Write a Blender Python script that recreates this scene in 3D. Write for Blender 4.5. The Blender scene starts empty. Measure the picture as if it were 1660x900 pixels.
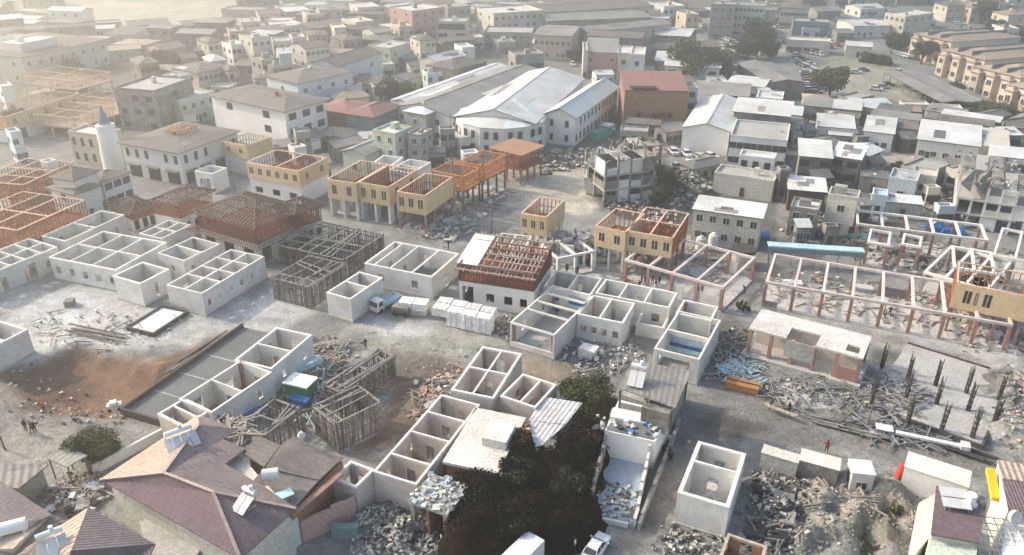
import bpy, math, random
import numpy as np
from mathutils import Vector, Matrix
random.seed(7)
C = bpy.context.scene.collection
scene = bpy.context.scene
R = math.radians
# ------------------------------------------------------------------ camera, world, sun, exposure
F, CX, CY, H, PITCH = 1287.0, 830.0, 450.0, 62.5, R(26.8)
cd = bpy.data.cameras.new('camera'); cam = bpy.data.objects.new('camera', cd); C.objects.link(cam)
cam.location = (0, 0, H); cam.rotation_euler = (R(90) - PITCH, 0, 0)
cd.sensor_width = 36; cd.lens = 36 * F / 1660; cd.clip_start = 1; cd.clip_end = 4000
scene.camera = cam
SUN_AZ, SUN_EL = R(-68), R(31)          # azimuth measured from +Y (view direction), negative = left
world = bpy.data.worlds.new('World'); scene.world = world; world.use_nodes = True
nt = world.node_tree; nt.nodes.clear()
sky = nt.nodes.new('ShaderNodeTexSky'); sky.sky_type = 'NISHITA'; sky.sun_disc = False
sky.sun_elevation = SUN_EL; sky.sun_rotation = SUN_AZ; sky.dust_density = 3.5; sky.air_density = 1.3; sky.altitude = 100
bg = nt.nodes.new('ShaderNodeBackground'); bg.inputs[1].default_value = 0.15
wo = nt.nodes.new('ShaderNodeOutputWorld')
nt.links.new(sky.outputs[0], bg.inputs[0]); nt.links.new(bg.outputs[0], wo.inputs[0])
sl = bpy.data.lights.new('sun', 'SUN'); sl.energy = 2.6; sl.angle = R(2.0); sl.color = (1.0, 0.885, 0.73)
sun = bpy.data.objects.new('sun', sl); C.objects.link(sun)
sd = Vector((math.sin(SUN_AZ) * math.cos(SUN_EL), math.cos(SUN_AZ) * math.cos(SUN_EL), math.sin(SUN_EL)))
sun.rotation_euler = (-sd).to_track_quat('-Z', 'Y').to_euler()
scene.view_settings.view_transform = 'Standard'; scene.view_settings.look = 'None'
scene.view_settings.exposure = 1.2; scene.view_settings.gamma = 1.0
scene.cycles.volume_bounces = 0; scene.cycles.max_bounces = 6; scene.cycles.diffuse_bounces = 3
scene.cycles.use_denoising = True

def g(px, py, z=0.0):
    """photo pixel (1660x900) -> world point at height z"""
    a, b = (px - CX) / F, (CY - py) / F
    d = Vector((a, math.cos(PITCH) + b * math.sin(PITCH), -math.sin(PITCH) + b * math.cos(PITCH)))
    t = (H - z) / -d.z
    return Vector((d.x * t, d.y * t, z))

# ------------------------------------------------------------------ materials
MATS = {}
BUMPK = {'ribbe': .045, 'tile_': .06, 'metal': .02}
def mat(name, col, col2=None, sc=0.35, rough=0.9, stripe=None, bump=0.0, spec=0.2, vary=0.12, mix=0.5, metal=0.0, brick=None, fine=0.25):
    if name in MATS: return MATS[name]
    m = bpy.data.materials.new(name); m.use_nodes = True; MATS[name] = m
    n, l = m.node_tree.nodes, m.node_tree.links
    b = n['Principled BSDF']; b.inputs['Roughness'].default_value = rough; b.inputs['Metallic'].default_value = metal
    b.inputs['Specular IOR Level'].default_value = spec
    col2 = col2 or tuple(c * 0.6 for c in col)
    tc = n.new('ShaderNodeTexCoord'); oi = n.new('ShaderNodeObjectInfo')
    add = n.new('ShaderNodeVectorMath'); add.operation = 'ADD'
    sc_r = n.new('ShaderNodeVectorMath'); sc_r.operation = 'SCALE'; sc_r.inputs['Scale'].default_value = 57
    l.new(oi.outputs['Random'], sc_r.inputs[0])
    l.new(tc.outputs['Object'], add.inputs[0]); l.new(sc_r.outputs[0], add.inputs[1])
    nz = n.new('ShaderNodeTexNoise'); nz.inputs['Scale'].default_value = sc; nz.inputs['Detail'].default_value = 7; nz.inputs['Roughness'].default_value = 0.68
    l.new(add.outputs[0], nz.inputs['Vector'])
    rp = n.new('ShaderNodeMapRange'); rp.inputs[1].default_value = 0.38; rp.inputs[2].default_value = 0.66; rp.inputs[4].default_value = mix * 1.6
    l.new(nz.outputs['Fac'], rp.inputs[0])
    mx = n.new('ShaderNodeMix'); mx.data_type = 'RGBA'; mx.inputs[6].default_value = (*col, 1); mx.inputs[7].default_value = (*col2, 1)
    l.new(rp.outputs[0], mx.inputs[0])
    cur = mx.outputs[2]
    if brick:
        brick, bfac = brick if isinstance(brick, tuple) else (brick, .8)
        bt = n.new('ShaderNodeTexBrick'); bt.inputs['Scale'].default_value = brick
        bt.inputs['Color1'].default_value = (1, 1, 1, 1); bt.inputs['Color2'].default_value = (0.72, 0.72, 0.72, 1); bt.inputs['Mortar'].default_value = (0.55, 0.55, 0.55, 1)
        cx = n.new('ShaderNodeSeparateXYZ'); l.new(tc.outputs['Object'], cx.inputs[0])
        sm = n.new('ShaderNodeMath'); l.new(cx.outputs[0], sm.inputs[0]); l.new(cx.outputs[1], sm.inputs[1])
        cb = n.new('ShaderNodeCombineXYZ'); l.new(sm.outputs[0], cb.inputs[0]); l.new(cx.outputs[2], cb.inputs[1]); l.new(cb.outputs[0], bt.inputs['Vector'])
        m3 = n.new('ShaderNodeMix'); m3.data_type = 'RGBA'; m3.blend_type = 'MULTIPLY'; m3.inputs[0].default_value = bfac
        l.new(cur, m3.inputs[6]); l.new(bt.outputs['Color'], m3.inputs[7]); cur = m3.outputs[2]
    # fine speckle + per object variation
    n2 = n.new('ShaderNodeTexNoise'); n2.inputs['Scale'].default_value = 3.1; n2.inputs['Detail'].default_value = 4
    l.new(add.outputs[0], n2.inputs['Vector'])
    r2 = n.new('ShaderNodeMapRange'); r2.inputs[1].default_value = 0.3; r2.inputs[2].default_value = 0.7
    r2.inputs[3].default_value = 1 - fine; r2.inputs[4].default_value = 1 + fine
    l.new(n2.outputs['Fac'], r2.inputs[0])
    r3 = n.new('ShaderNodeMapRange'); r3.inputs[3].default_value = 1 - vary; r3.inputs[4].default_value = 1 + vary
    l.new(oi.outputs['Random'], r3.inputs[0])
    mu = n.new('ShaderNodeMath'); mu.operation = 'MULTIPLY'; l.new(r2.outputs[0], mu.inputs[0]); l.new(r3.outputs[0], mu.inputs[1])
    vm = n.new('ShaderNodeVectorMath'); vm.operation = 'SCALE'; l.new(cur, vm.inputs[0]); l.new(mu.outputs[0], vm.inputs['Scale'])
    l.new(vm.outputs[0], b.inputs['Base Color'])
    hsrc = None
    if stripe:
        ax, per = stripe
        sp = n.new('ShaderNodeSeparateXYZ'); l.new(tc.outputs['Object'], sp.inputs[0])
        k = n.new('ShaderNodeMath'); k.operation = 'MULTIPLY'; k.inputs[1].default_value = 2 * math.pi / per; l.new(sp.outputs['XYZ'.index(ax)], k.inputs[0])
        sn = n.new('ShaderNodeMath'); sn.operation = 'SINE'; l.new(k.outputs[0], sn.inputs[0]); hsrc = sn.outputs[0]
        bp = n.new('ShaderNodeBump'); bp.inputs['Strength'].default_value = 1.0; bp.inputs['Distance'].default_value = per * BUMPK.get(name[:5], .03)
        l.new(hsrc, bp.inputs['Height']); l.new(bp.outputs[0], b.inputs['Normal'])
    elif bump:
        bp = n.new('ShaderNodeBump'); bp.inputs['Strength'].default_value = 1; bp.inputs['Distance'].default_value = bump
        l.new(n2.outputs['Fac'], bp.inputs['Height']); l.new(bp.outputs[0], b.inputs['Normal'])
    return m
mat('plaster', (0.71, 0.695, 0.655), (0.54, 0.52, 0.475), sc=0.3, bump=0.015, fine=.09, brick=(1.2, .2), mix=.6)
mat('plaster_pink', (0.66, 0.58, 0.52), (0.50, 0.42, 0.36), sc=0.3, bump=0.015, fine=.1, brick=(1.2, .2), mix=.6)
mat('beam', (0.74, 0.71, 0.66), (0.60, 0.56, 0.51), sc=0.5, fine=.08)
mat('beam_pink', (0.66, 0.58, 0.54), (0.52, 0.43, 0.39), sc=0.5, fine=.1)
mat('white', (0.74, 0.73, 0.70), (0.60, 0.585, 0.55), sc=0.2, fine=.08)
mat('cream', (0.62, 0.585, 0.50), (0.47, 0.44, 0.37), sc=0.2)
mat('peach', (0.56, 0.48, 0.39), (0.45, 0.37, 0.29), sc=0.2)
mat('grey_wall', (0.38, 0.37, 0.34), (0.22, 0.21, 0.19), sc=0.3, bump=0.04)
mat('ruin', (0.33, 0.31, 0.28), (0.135, 0.125, 0.11), sc=0.45, bump=0.06, mix=.7)
mat('blue_wall', (0.54, 0.60, 0.63), (0.44, 0.49, 0.52), sc=0.2)
mat('green_wall', (0.52, 0.58, 0.48), (0.42, 0.46, 0.38), sc=0.2)
mat('teal_wall', (0.16, 0.24, 0.25), (0.22, 0.27, 0.27), sc=0.2)
mat('orange_wall', (0.38, 0.21, 0.135), (0.30, 0.18, 0.125), sc=0.3, brick=2.2)
mat('brick', (0.40, 0.17, 0.11), (0.28, 0.16, 0.12), sc=0.4, brick=2.6)
mat('pink_wall', (0.45, 0.27, 0.235), (0.40, 0.30, 0.27), sc=0.3)
mat('slate', (0.16, 0.20, 0.27), (0.2, 0.24, 0.3))
mat('slab', (0.42, 0.41, 0.38), (0.30, 0.29, 0.27), sc=0.18)
mat('slab_dark', (0.13, 0.14, 0.14), (0.18, 0.185, 0.18), sc=0.2)
mat('slab_white', (0.62, 0.60, 0.56), (0.42, 0.39, 0.35), sc=0.2)
mat('floor_dust', (0.33, 0.315, 0.28), (0.17, 0.16, 0.14), sc=0.5, bump=0.05, mix=.6)
mat('floor_blue', (0.34, 0.42, 0.50), (0.25, 0.29, 0.33), sc=0.3)
mat('osb', (0.60, 0.46, 0.28), (0.52, 0.38, 0.22), sc=0.5, fine=.12)
mat('osb_dark', (0.36, 0.26, 0.15), (0.27, 0.19, 0.11), sc=0.5)
mat('stud', (0.35, 0.13, 0.06), (0.24, 0.09, 0.05), sc=1.2)
mat('stud_bright', (0.56, 0.25, 0.10), (0.42, 0.17, 0.07), sc=1.2)
mat('stud_cap', (0.68, 0.50, 0.36), (0.58, 0.40, 0.28), sc=1.2)
mat('stud_brown', (0.17, 0.065, 0.04), (0.10, 0.045, 0.03), sc=1.2)
mat('lath', (0.17, 0.13, 0.105), (0.10, 0.075, 0.06), sc=1.5)
mat('lath_pale', (0.42, 0.34, 0.29), (0.26, 0.19, 0.155), sc=1.0)
mat('deck_red', (0.22, 0.08, 0.045), (0.14, 0.06, 0.04), sc=0.6)
mat('old_wood', (0.17, 0.15, 0.13), (0.085, 0.075, 0.065), sc=0.9)
mat('old_wood_pale', (0.29, 0.275, 0.25), (0.17, 0.16, 0.145), sc=0.9)
mat('terracotta', (0.36, 0.19, 0.155), (0.32, 0.22, 0.19), sc=0.8)
mat('rebar', (0.085, 0.075, 0.068), (0.05, 0.044, 0.04), sc=2)
for ax in 'xy':
    X = ax.upper()
    mat('metal_white_' + ax, (0.68, 0.68, 0.66), (0.50, 0.49, 0.46), sc=0.12, rough=.55, stripe=(X, .45), mix=.75, spec=.4)
    mat('metal_blue_' + ax, (0.50, 0.58, 0.59), (0.62, 0.63, 0.60), sc=0.1, rough=.55, stripe=(X, .45), mix=.75, spec=.4)
    mat('metal_grey_' + ax, (0.30, 0.29, 0.27), (0.20, 0.185, 0.165), sc=0.15, rough=.6, stripe=(X, .7), mix=.75, spec=.35)
    mat('metal_dark_' + ax, (0.13, 0.125, 0.12), (0.19, 0.175, 0.155), sc=0.2, rough=.6, stripe=(X, .9), spec=.35)
    mat('tile_' + ax, (0.25, 0.20, 0.192), (0.185, 0.152, 0.148), sc=0.3, rough=.8, stripe=(X, .32))
    mat('tile_purple_' + ax, (0.175, 0.127, 0.135), (0.13, 0.10, 0.106), sc=0.3, rough=.8, stripe=(X, .32))
    mat('tile_brown_' + ax, (0.205, 0.182, 0.165), (0.13, 0.115, 0.102), sc=0.25, rough=.85, stripe=(X, .6))
    mat('tile_pink_' + ax, (0.43, 0.34, 0.275), (0.34, 0.265, 0.22), sc=0.25, rough=.85, stripe=(X, .6))  # also used to paint sunlight onto slopes of two tiled roofs
    mat('tile_red_' + ax, (0.33, 0.17, 0.15), (0.24, 0.15, 0.14), sc=0.25, rough=.85, stripe=(X, .6))
mat('ribbed_sheet', (0.62, 0.62, 0.62), (0.40, 0.38, 0.36), sc=.25, stripe=('X', .55), mix=.6)
mat('ridge', (.42, .32, .29), (.34, .26, .24))
mat('glass', (0.035, 0.04, 0.045), (0.06, 0.065, 0.07), rough=.25, spec=.5, fine=.05)
mat('frame_white', (0.66, 0.65, 0.62), fine=.05)
mat('frame_dark', (0.10, 0.085, 0.075), fine=.05)
mat('dark', (0.045, 0.042, 0.04), (0.03, 0.028, 0.026))
mat('steel', (0.42, 0.42, 0.42), (0.30, 0.29, 0.28), rough=.4, metal=.6, fine=.05)
mat('tank_white', (0.78, 0.77, 0.75), rough=.35, spec=.5, fine=.04, col2=(0.66, .65, .62))
mat('panel', (0.55, 0.55, 0.53), (0.42, 0.43, 0.43), rough=.2, spec=.6, fine=.05)
mat('tarp_blue', (0.04, 0.16, 0.42), (0.03, 0.11, 0.30), rough=.5, bump=.2)
mat('tarp_teal', (0.10, 0.42, 0.34), (0.08, 0.32, 0.28), rough=.5, bump=.1)
mat('lightblue', (0.45, 0.62, 0.66), (0.36, 0.52, 0.56), rough=.5)
mat('yellow', (0.66, 0.48, 0.05), (0.68, 0.46, 0.02), rough=.5, fine=.05)
mat('red', (0.50, 0.07, 0.04), (0.4, .06, .04), rough=.5)
mat('orange', (0.42, 0.21, 0.09), (0.4, .15, .05), rough=.6)
mat('green', (0.05, 0.26, 0.10), (0.04, .18, .08), rough=.6)
mat('sack', (0.76, 0.75, 0.73), (0.62, 0.60, 0.58), sc=1.2, rough=.5, bump=.15)
mat('rub_pale', (0.50, 0.48, 0.44), (0.34, 0.32, 0.28), sc=.8)
mat('rub_grey', (0.27, 0.25, 0.225), (0.15, 0.14, 0.125), sc=.8)
mat('rub_dark', (0.09, 0.082, 0.075), (0.05, 0.045, 0.04), sc=.8)
mat('rub_blue', (0.33, 0.40, 0.42), (0.40, 0.43, 0.43), sc=.8)
mat('rub_pink', (0.46, 0.31, 0.25), (0.34, 0.22, 0.18), sc=.8)
mat('plank', (0.40, 0.345, 0.27), (0.28, 0.24, 0.19), sc=1.2)
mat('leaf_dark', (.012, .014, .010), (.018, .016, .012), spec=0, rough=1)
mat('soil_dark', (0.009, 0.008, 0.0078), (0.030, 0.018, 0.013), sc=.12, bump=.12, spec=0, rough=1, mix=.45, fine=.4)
mat('leaf_a', (0.09, 0.10, 0.042), (0.14, 0.135, 0.055), sc=.6, vary=.05, fine=.3)
mat('leaf_b', (0.105, 0.105, 0.045), (0.15, 0.135, 0.06), sc=.6, vary=.05, fine=.3)
mat('leaf_c', (0.035, 0.045, 0.024), (0.055, 0.06, 0.03), sc=.6, vary=.05, fine=.3)
mat('leaf_brown', (0.10, 0.065, 0.04), (0.06, 0.042, 0.03), sc=.6, vary=.05, fine=.3)
mat('bark', (0.10, 0.075, 0.055), (0.06, 0.045, 0.035), sc=2)
mat('skin', (0.42, 0.25, 0.18), fine=.03); mat('hair', (0.02, 0.016, 0.013), fine=.05)
mat('cloth_black', (0.03, 0.03, 0.035), fine=.05); mat('cloth_navy', (0.04, 0.05, 0.09), fine=.05)
mat('cloth_grey', (0.16, 0.16, 0.165), fine=.05); mat('cloth_red', (0.35, 0.07, 0.05), fine=.05)
mat('cloth_green', (0.18, 0.36, 0.12), fine=.05); mat('cloth_white', (0.6, 0.6, 0.58), fine=.05); mat('cloth_jean', (0.07, 0.09, 0.14), fine=.05)
for nm, c in (('white', (.72, .72, .71)), ('silver', (.42, .43, .44)), ('dark', (.05, .052, .06)), ('red', (.38, .04, .03)), ('blue', (.06, .12, .28)), ('grey', (.2, .2, .205))):
    mat('paint_' + nm, c, tuple(x * .9 for x in c), rough=.3, spec=.6, fine=.03, vary=.05)
mat('tyre', (0.025, 0.025, 0.026), fine=.1)

# ------------------------------------------------------------------ mesh builder
class MB:
    def __init__(s): s.v = []; s.f = []; s.m = []; s.names = []
    def mi(s, m):
        if m not in s.names: s.names.append(m)
        return s.names.index(m)
    def face(s, pts, m):
        k = len(s.v); s.v += [tuple(p) for p in pts]; s.f.append(tuple(range(k, k + len(pts)))); s.m.append(s.mi(m))
    def hexa(s, p, m):
        """8 points: bottom ring 0-3, top ring 4-7"""
        k = len(s.v); s.v += [tuple(q) for q in p]
        for f in ((3, 2, 1, 0), (4, 5, 6, 7), (0, 1, 5, 4), (1, 2, 6, 5), (2, 3, 7, 6), (3, 0, 4, 7)): s.f.append(tuple(k + i for i in f)); s.m.append(s.mi(m))
        return s
    def box(s, x0, x1, y0, y1, z0, z1, m):
        if x1 - x0 < 1e-3 or y1 - y0 < 1e-3 or z1 - z0 < 1e-3: return s
        return s.hexa([(x0, y0, z0), (x1, y0, z0), (x1, y1, z0), (x0, y1, z0), (x0, y0, z1), (x1, y0, z1), (x1, y1, z1), (x0, y1, z1)], m)
    def bar(s, p, q, w, m, h=None):
        p, q = Vector(p), Vector(q); d = q - p
        if d.length < 1e-4: return s
        d.normalize(); up = Vector((0, 0, 1)) if abs(d.z) < .95 else Vector((1, 0, 0))
        a = d.cross(up).normalized() * w / 2; b = d.cross(a).normalized() * (h or w) / 2
        return s.hexa([p - a - b, p + a - b, p + a + b, p - a + b, q - a - b, q + a - b, q + a + b, q - a + b], m)
    def tube(s, p, q, r0, r1, m, n=10, cap=True):
        p, q = Vector(p), Vector(q); d = (q - p).normalized(); up = Vector((0, 0, 1)) if abs(d.z) < .95 else Vector((1, 0, 0))
        a = d.cross(up).normalized(); b = d.cross(a); k = len(s.v)
        for c, r in ((p, r0), (q, r1)):
            for i in range(n):
                t = 2 * math.pi * i / n; s.v.append(tuple(c + (a * math.cos(t) + b * math.sin(t)) * r))
        for i in range(n): j = (i + 1) % n; s.f.append((k + i, k + j, k + n + j, k + n + i)); s.m.append(s.mi(m))
        if cap: s.f.append(tuple(k + i for i in range(n))); s.m.append(s.mi(m)); s.f.append(tuple(k + n + n - 1 - i for i in range(n))); s.m.append(s.mi(m))
        return s
    def chunk(s, c, a, m, flat=.6):
        """an irregular tilted block"""
        rx = Matrix.Rotation(random.uniform(0, 6.3), 3, 'Z') @ Matrix.Rotation(random.uniform(-.5, .5), 3, 'X') @ Matrix.Rotation(random.uniform(-.4, .4), 3, 'Y')
        sx, sy, sz = a * random.uniform(.5, 1), a * random.uniform(.4, 1), a * random.uniform(.2, flat)
        P = [Vector((x * sx, y * sy, z * sz)) * random.uniform(.75, 1.1) for z in (-.5, .5) for x, y in ((-.5, -.5), (.5, -.5), (.5, .5), (-.5, .5))]
        return s.hexa([Vector(c) + rx @ p for p in P], m)
    def mesh(s, name):
        me = bpy.data.meshes.new(name); me.from_pydata(s.v, [], s.f)
        for m in s.names: me.materials.append(MATS[m])
        me.polygons.foreach_set('material_index', s.m); me.update(); return me
    def build(s, name, parent=None, loc=(0, 0, 0), rz=0):
        o = bpy.data.objects.new(name, s.mesh(name)); C.objects.link(o)
        o.location = loc; o.rotation_euler.z = rz
        if parent: o.parent = parent
        return o
def tag(o, label=None, cat=None, group=None, kind=None):
    if label: o['label'] = label
    if cat: o['category'] = cat
    if group: o['group'] = group
    if kind: o['kind'] = kind
    return o
def thing(name, label, cat, loc, rz=0, group=None):
    o = bpy.data.objects.new(name, None); C.objects.link(o); o.location = loc; o.rotation_euler.z = rz
    o.empty_display_size = .5
    return tag(o, label, cat, group)
def inst(me, name, parent, loc, rz=0):
    o = bpy.data.objects.new(name, me); C.objects.link(o); o.parent = parent; o.location = loc; o.rotation_euler.z = rz; return o

OCC = []
def rect(A, B, Cc, z):
    """A left, B nearest, C right corner as pixels at height z -> origin, angle, Lx (B->C), Ly (B->A)"""
    a, b, c = g(*A, z), g(*B, z), g(*Cc, z)
    u, v = c - b, a - b; Lx, Ly = u.length, v.length
    au = math.atan2(u.y, u.x); av = math.atan2(v.y, v.x)
    d = (av - au) % (2 * math.pi); e = (d - math.pi / 2) / 2
    w = Ly / (Lx + Ly)
    ang = au + 2 * e * (w if abs(e) < .5 else .5)
    k = max(.55, math.cos(e))
    m_ = (a + c) / 2; OCC.append((m_.x, m_.y, Lx, Ly, ang))
    return Vector((b.x, b.y, 0)), ang, Lx, Ly * (math.sin(d) if abs(e) > .25 else 1)

def wall_seg(mb, ax, c, t, u0, u1, z0, z1, ops, m):
    """wall along axis ax at offset c..c+t, with openings [(u, w, sill, head)]"""
    def bx(a, b, lo, hi):
        if ax == 'x': mb.box(a, b, c, c + t, lo, hi, m)
        else: mb.box(c, c + t, a, b, lo, hi, m)
    cur = u0
    for (u, w, s, h) in sorted(ops):
        a, b = max(u0, u - w / 2), min(u1, u + w / 2)
        if b <= a or a < cur: continue
        h = min(h, z1 - .1)
        bx(cur, a, z0, z1); bx(a, b, z0, max(z0, s)); bx(a, b, h, z1); cur = b
    bx(cur, u1, z0, z1)
def ops_of(spec, L, z0=0, zh=None):
    """'w3' three windows, 'd2' two doors, 's4' shop fronts, or explicit list of (fraction, w, sill, head)"""
    if not spec: return []
    if isinstance(spec, str):
        k, n = spec[0], int(spec[1:]); out = []
        dims = {'w': (1.3, 1.1, 2.6), 'd': (1.2, 0, 2.5), 's': (2.7, 0, 3.0), 'n': (.8, 1.3, 2.5), 'v': (2.0, 1.0, 2.4)}[k]
        for i in range(n): out.append((L * (i + .5) / n + random.uniform(-.15, .15), min(dims[0], L / n * .62), z0 + dims[1], z0 + dims[2]))
        return out
    return [(f * L, w, z0 + s, z0 + h) for f, w, s, h in spec]

def open_block(label, A, B, Cc, z=4.0, px=(), py=(), m='plaster', bm='beam', F=None, L=None, Rr='d1', K='w2', low=None, part='d1', floor='floor_dust', cols='grey_wall',
               name='roofless_building', cat='roofless building', t=.26, group='roofless masonry shells of the building site', junk=14):
    o, ang, Lx, Ly = rect(A, B, Cc, z); low = low or {}
    r = thing(name, label, cat, o, ang, group)
    hb = .3; hh = z - hb
    MB().box(-.12, Lx + .12, -.12, Ly + .12, -.6, .12, 'slab').build('plinth', r)
    fl = MB(); fl.box(t, Lx - t, t, Ly - t, .1, .16, floor)
    fl.build('floor', r)
    j = MB()
    for i in range(int(junk * Lx * Ly / 60)):
        a = random.uniform(.2, .8)
        j.chunk((random.uniform(.8, max(.9, Lx - .8)), random.uniform(.8, max(.9, Ly - .8)), .2), a, random.choice(('rub_pale', 'rub_grey', 'rub_dark', 'plank', 'rub_pale')))
    if j.v: tag(j.build('rubble', r), kind='stuff')
    for f, ax, c, a, b, spec, Lf in (('F', 'x', 0, 0, Lx, F, Lx), ('K', 'x', Ly - t, 0, Lx, K, Lx), ('L', 'y', 0, t, Ly - t, L, Ly), ('R', 'y', Lx - t, t, Ly - t, Rr, Ly)):
        h = low.get(f, hh)
        if h > 0:
            w = MB(); wall_seg(w, ax, c, t, a, b, .1, min(h, hh), ops_of(spec, Lf) if h >= hh else [], m); w.build('outer_wall', r)
    q = .02
    w = MB()
    w.box(-q, Lx + q, -q, t + q, hh, z, bm); w.box(-q, Lx + q, Ly - t - q, Ly + q, hh, z, bm)
    w.box(-q, t + q, t + q, Ly - t - q, hh, z, bm); w.box(Lx - t - q, Lx + q, t + q, Ly - t - q, hh, z, bm)
    w.build('ring_beam', r)
    tp = .2
    for x in px:
        full = x < 0; x = abs(x) * Lx
        w = MB()
        if not full: wall_seg(w, 'y', x - tp / 2, tp, t, Ly - t, .1, hh, ops_of(part, Ly), m)
        w.box(x - tp / 2 - q, x + tp / 2 + q, t + q, Ly - t - q, hh, z - .012, bm); w.build('cross_beam' if full else 'partition_wall', r)
    for y in py:
        full = y < 0; y = abs(y) * Ly
        w = MB()
        if not full: wall_seg(w, 'x', y - tp / 2, tp, t, Lx - t, .1, hh - .01, ops_of(part, Lx), m)
        w.box(t + q, Lx - t - q, y - tp / 2 - q, y + tp / 2 + q, hh + .01, z - .024, bm); w.build('cross_beam' if full else 'partition_wall', r)
    if cols:
        for (x, y) in ((t, Ly - t - .4), (Lx - t - .4, Ly - t - .4), (t, t)):
            MB().box(x, x + .4, y, y + .4, .13, hh - .02, cols).build('column', r)
    return r, Lx, Ly

def stud_wall(r, ax, c, u0, u1, z0, z1, m, cap, sp=.8, name='stud_wall', brace=True):
    mb = MB(); w = .13
    def P(u, z): return (u, c, z) if ax == 'x' else (c, u, z)
    n = max(2, int(abs(u1 - u0) / sp))
    for i in range(n + 1):
        u = u0 + (u1 - u0) * i / n; mb.bar(P(u, z0), P(u, z1), w, m)
    mb.bar(P(u0, z0 + .08), P(u1, z0 + .08), .2, m); mb.bar(P(u0, z1), P(u1, z1), .24, cap, .16)
    mb.bar(P(u0, (z0 + z1) / 2), P(u1, (z0 + z1) / 2), .1, m)
    return mb.build(name, r)

def sheath(r, ax, c, u0, u1, z0, z1, nwin, m='osb', L=None):
    mb = MB(); L = u1 - u0
    ops = [(u0 + L * (i + .5) / nwin, min(1.15, L / nwin * .55), z0 + 1.15, z1 - .75) for i in range(nwin)] if isinstance(nwin, int) and nwin else [(u0 + f * L, w, z0 + 1.1, z1 - .75) for f, w in (nwin or [])]
    wall_seg(mb, ax, c, .09, u0, u1, z0, z1, ops, m)
    o = mb.build('sheathing', r)
    fr = MB()
    for (u, w, s, h) in ops:
        a, b = u - w / 2, u + w / 2
        pn = MB(); (pn.box(a, b, c + .03, c + .06, s, h, 'glass') if ax == 'x' else pn.box(c + .03, c + .06, a, b, s, h, 'glass')); pn.build('dark_opening_pane', r)  # dark pane added so the open hole looks like a shaded interior
        for (p, q2) in (((a, s), (b, s)), ((a, h), (b, h)), ((a, s), (a, h)), ((b, s), (b, h)), ((u, s), (u, h))):
            cc = c + .045
            fr.bar((p[0], cc, p[1]) if ax == 'x' else (cc, p[0], p[1]), (q2[0], cc, q2[1]) if ax == 'x' else (cc, q2[0], q2[1]), .1, 'stud_cap')
    if fr.v: fr.build('window_frame', r)
    return o

def stud_block(label, A, B, Cc, z1=8.0, z0=4.2, sh='FL', wF=3, wL=2, px=(), py=(), base='piers', m='stud', cap='stud_cap', deck='deck_red', bF='s3', bL='s2', bmat='white', group='timber framed upper storeys over white ground floors', roof=None, nF=4, nL=3):
    o, ang, Lx, Ly = rect(A, B, Cc, z1)
    r = thing('timber_framed_building', label, 'unfinished building', o, ang, group)
    MB().box(.02, Lx - .02, .02, Ly - .02, z0 - .25, z0 + .02, deck).build('floor_deck', r)
    for ax, c, a, b in (('x', .12, .12, Lx - .12), ('x', Ly - .12, .12, Lx - .12), ('y', .12, .12, Ly - .12), ('y', Lx - .12, .12, Ly - .12)):
        stud_wall(r, ax, c, a, b, z0, z1, m, cap)
    for x in px: stud_wall(r, 'y', x * Lx, .3, Ly - .3, z0, z1 - .02, m, cap, name='partition_wall')
    for y in py: stud_wall(r, 'x', y * Ly, .3, Lx - .3, z0, z1 - .03, m, cap, name='partition_wall')
    j = MB()
    for i in range(int(Lx * Ly / 12)):
        x, y = random.uniform(1, Lx - 1), random.uniform(1, Ly - 1); a = random.uniform(0, 3.1); l = random.uniform(.6, 1.6)
        j.bar((x - l * math.cos(a) / 2, y - l * math.sin(a) / 2, z0 + .12), (x + l * math.cos(a) / 2, y + l * math.sin(a) / 2, z0 + .12), .2, random.choice(('stud', 'plank', 'osb')))
    tag(j.build('timber_offcuts', r), kind='stuff')
    if 'F' in sh: sheath(r, 'x', -.1, -.1, Lx, z0 - .3, z1 - .1, wF)
    if 'L' in sh: sheath(r, 'y', -.1, 0, Ly, z0 - .3, z1 - .12, wL)
    if 'R' in sh: sheath(r, 'y', Lx + .01, 0, Ly, z0 - .3, z1 - .12, 0)
    MB().box(0, Lx, 0, Ly, -.5, .1, 'slab').build('plinth', r)
    if base == 'walls':
        for ax, c, a, b, s, Lf in (('x', .1, .1, Lx - .1, bF, Lx), ('x', Ly - .4, .1, Lx - .1, '', Lx), ('y', .1, .4, Ly - .4, bL, Ly), ('y', Lx - .4, .4, Ly - .4, '', Ly)):
            w = MB(); wall_seg(w, ax, c, .3, a, b, .1, z0 - .25, ops_of(s, Lf), bmat); w.build('ground_floor_wall', r)
    else:
        pw, pm = (1.6, bmat) if base == 'piers' else (.34, base)
        done = set()
        for i in range(nF + 1):
            for j2 in range(nL + 1):
                if 0 < i < nF and 0 < j2 < nL and base == 'piers': continue
                x = .1 + (Lx - .2 - pw) * i / nF; y = .1 + (Ly - .2 - min(pw, .5)) * j2 / nL
                MB().box(x, x + pw, y, y + min(pw, .5), .1, z0 - .25, pm).build('pier' if base == 'piers' else 'post', r)
    return r, Lx, Ly

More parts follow.
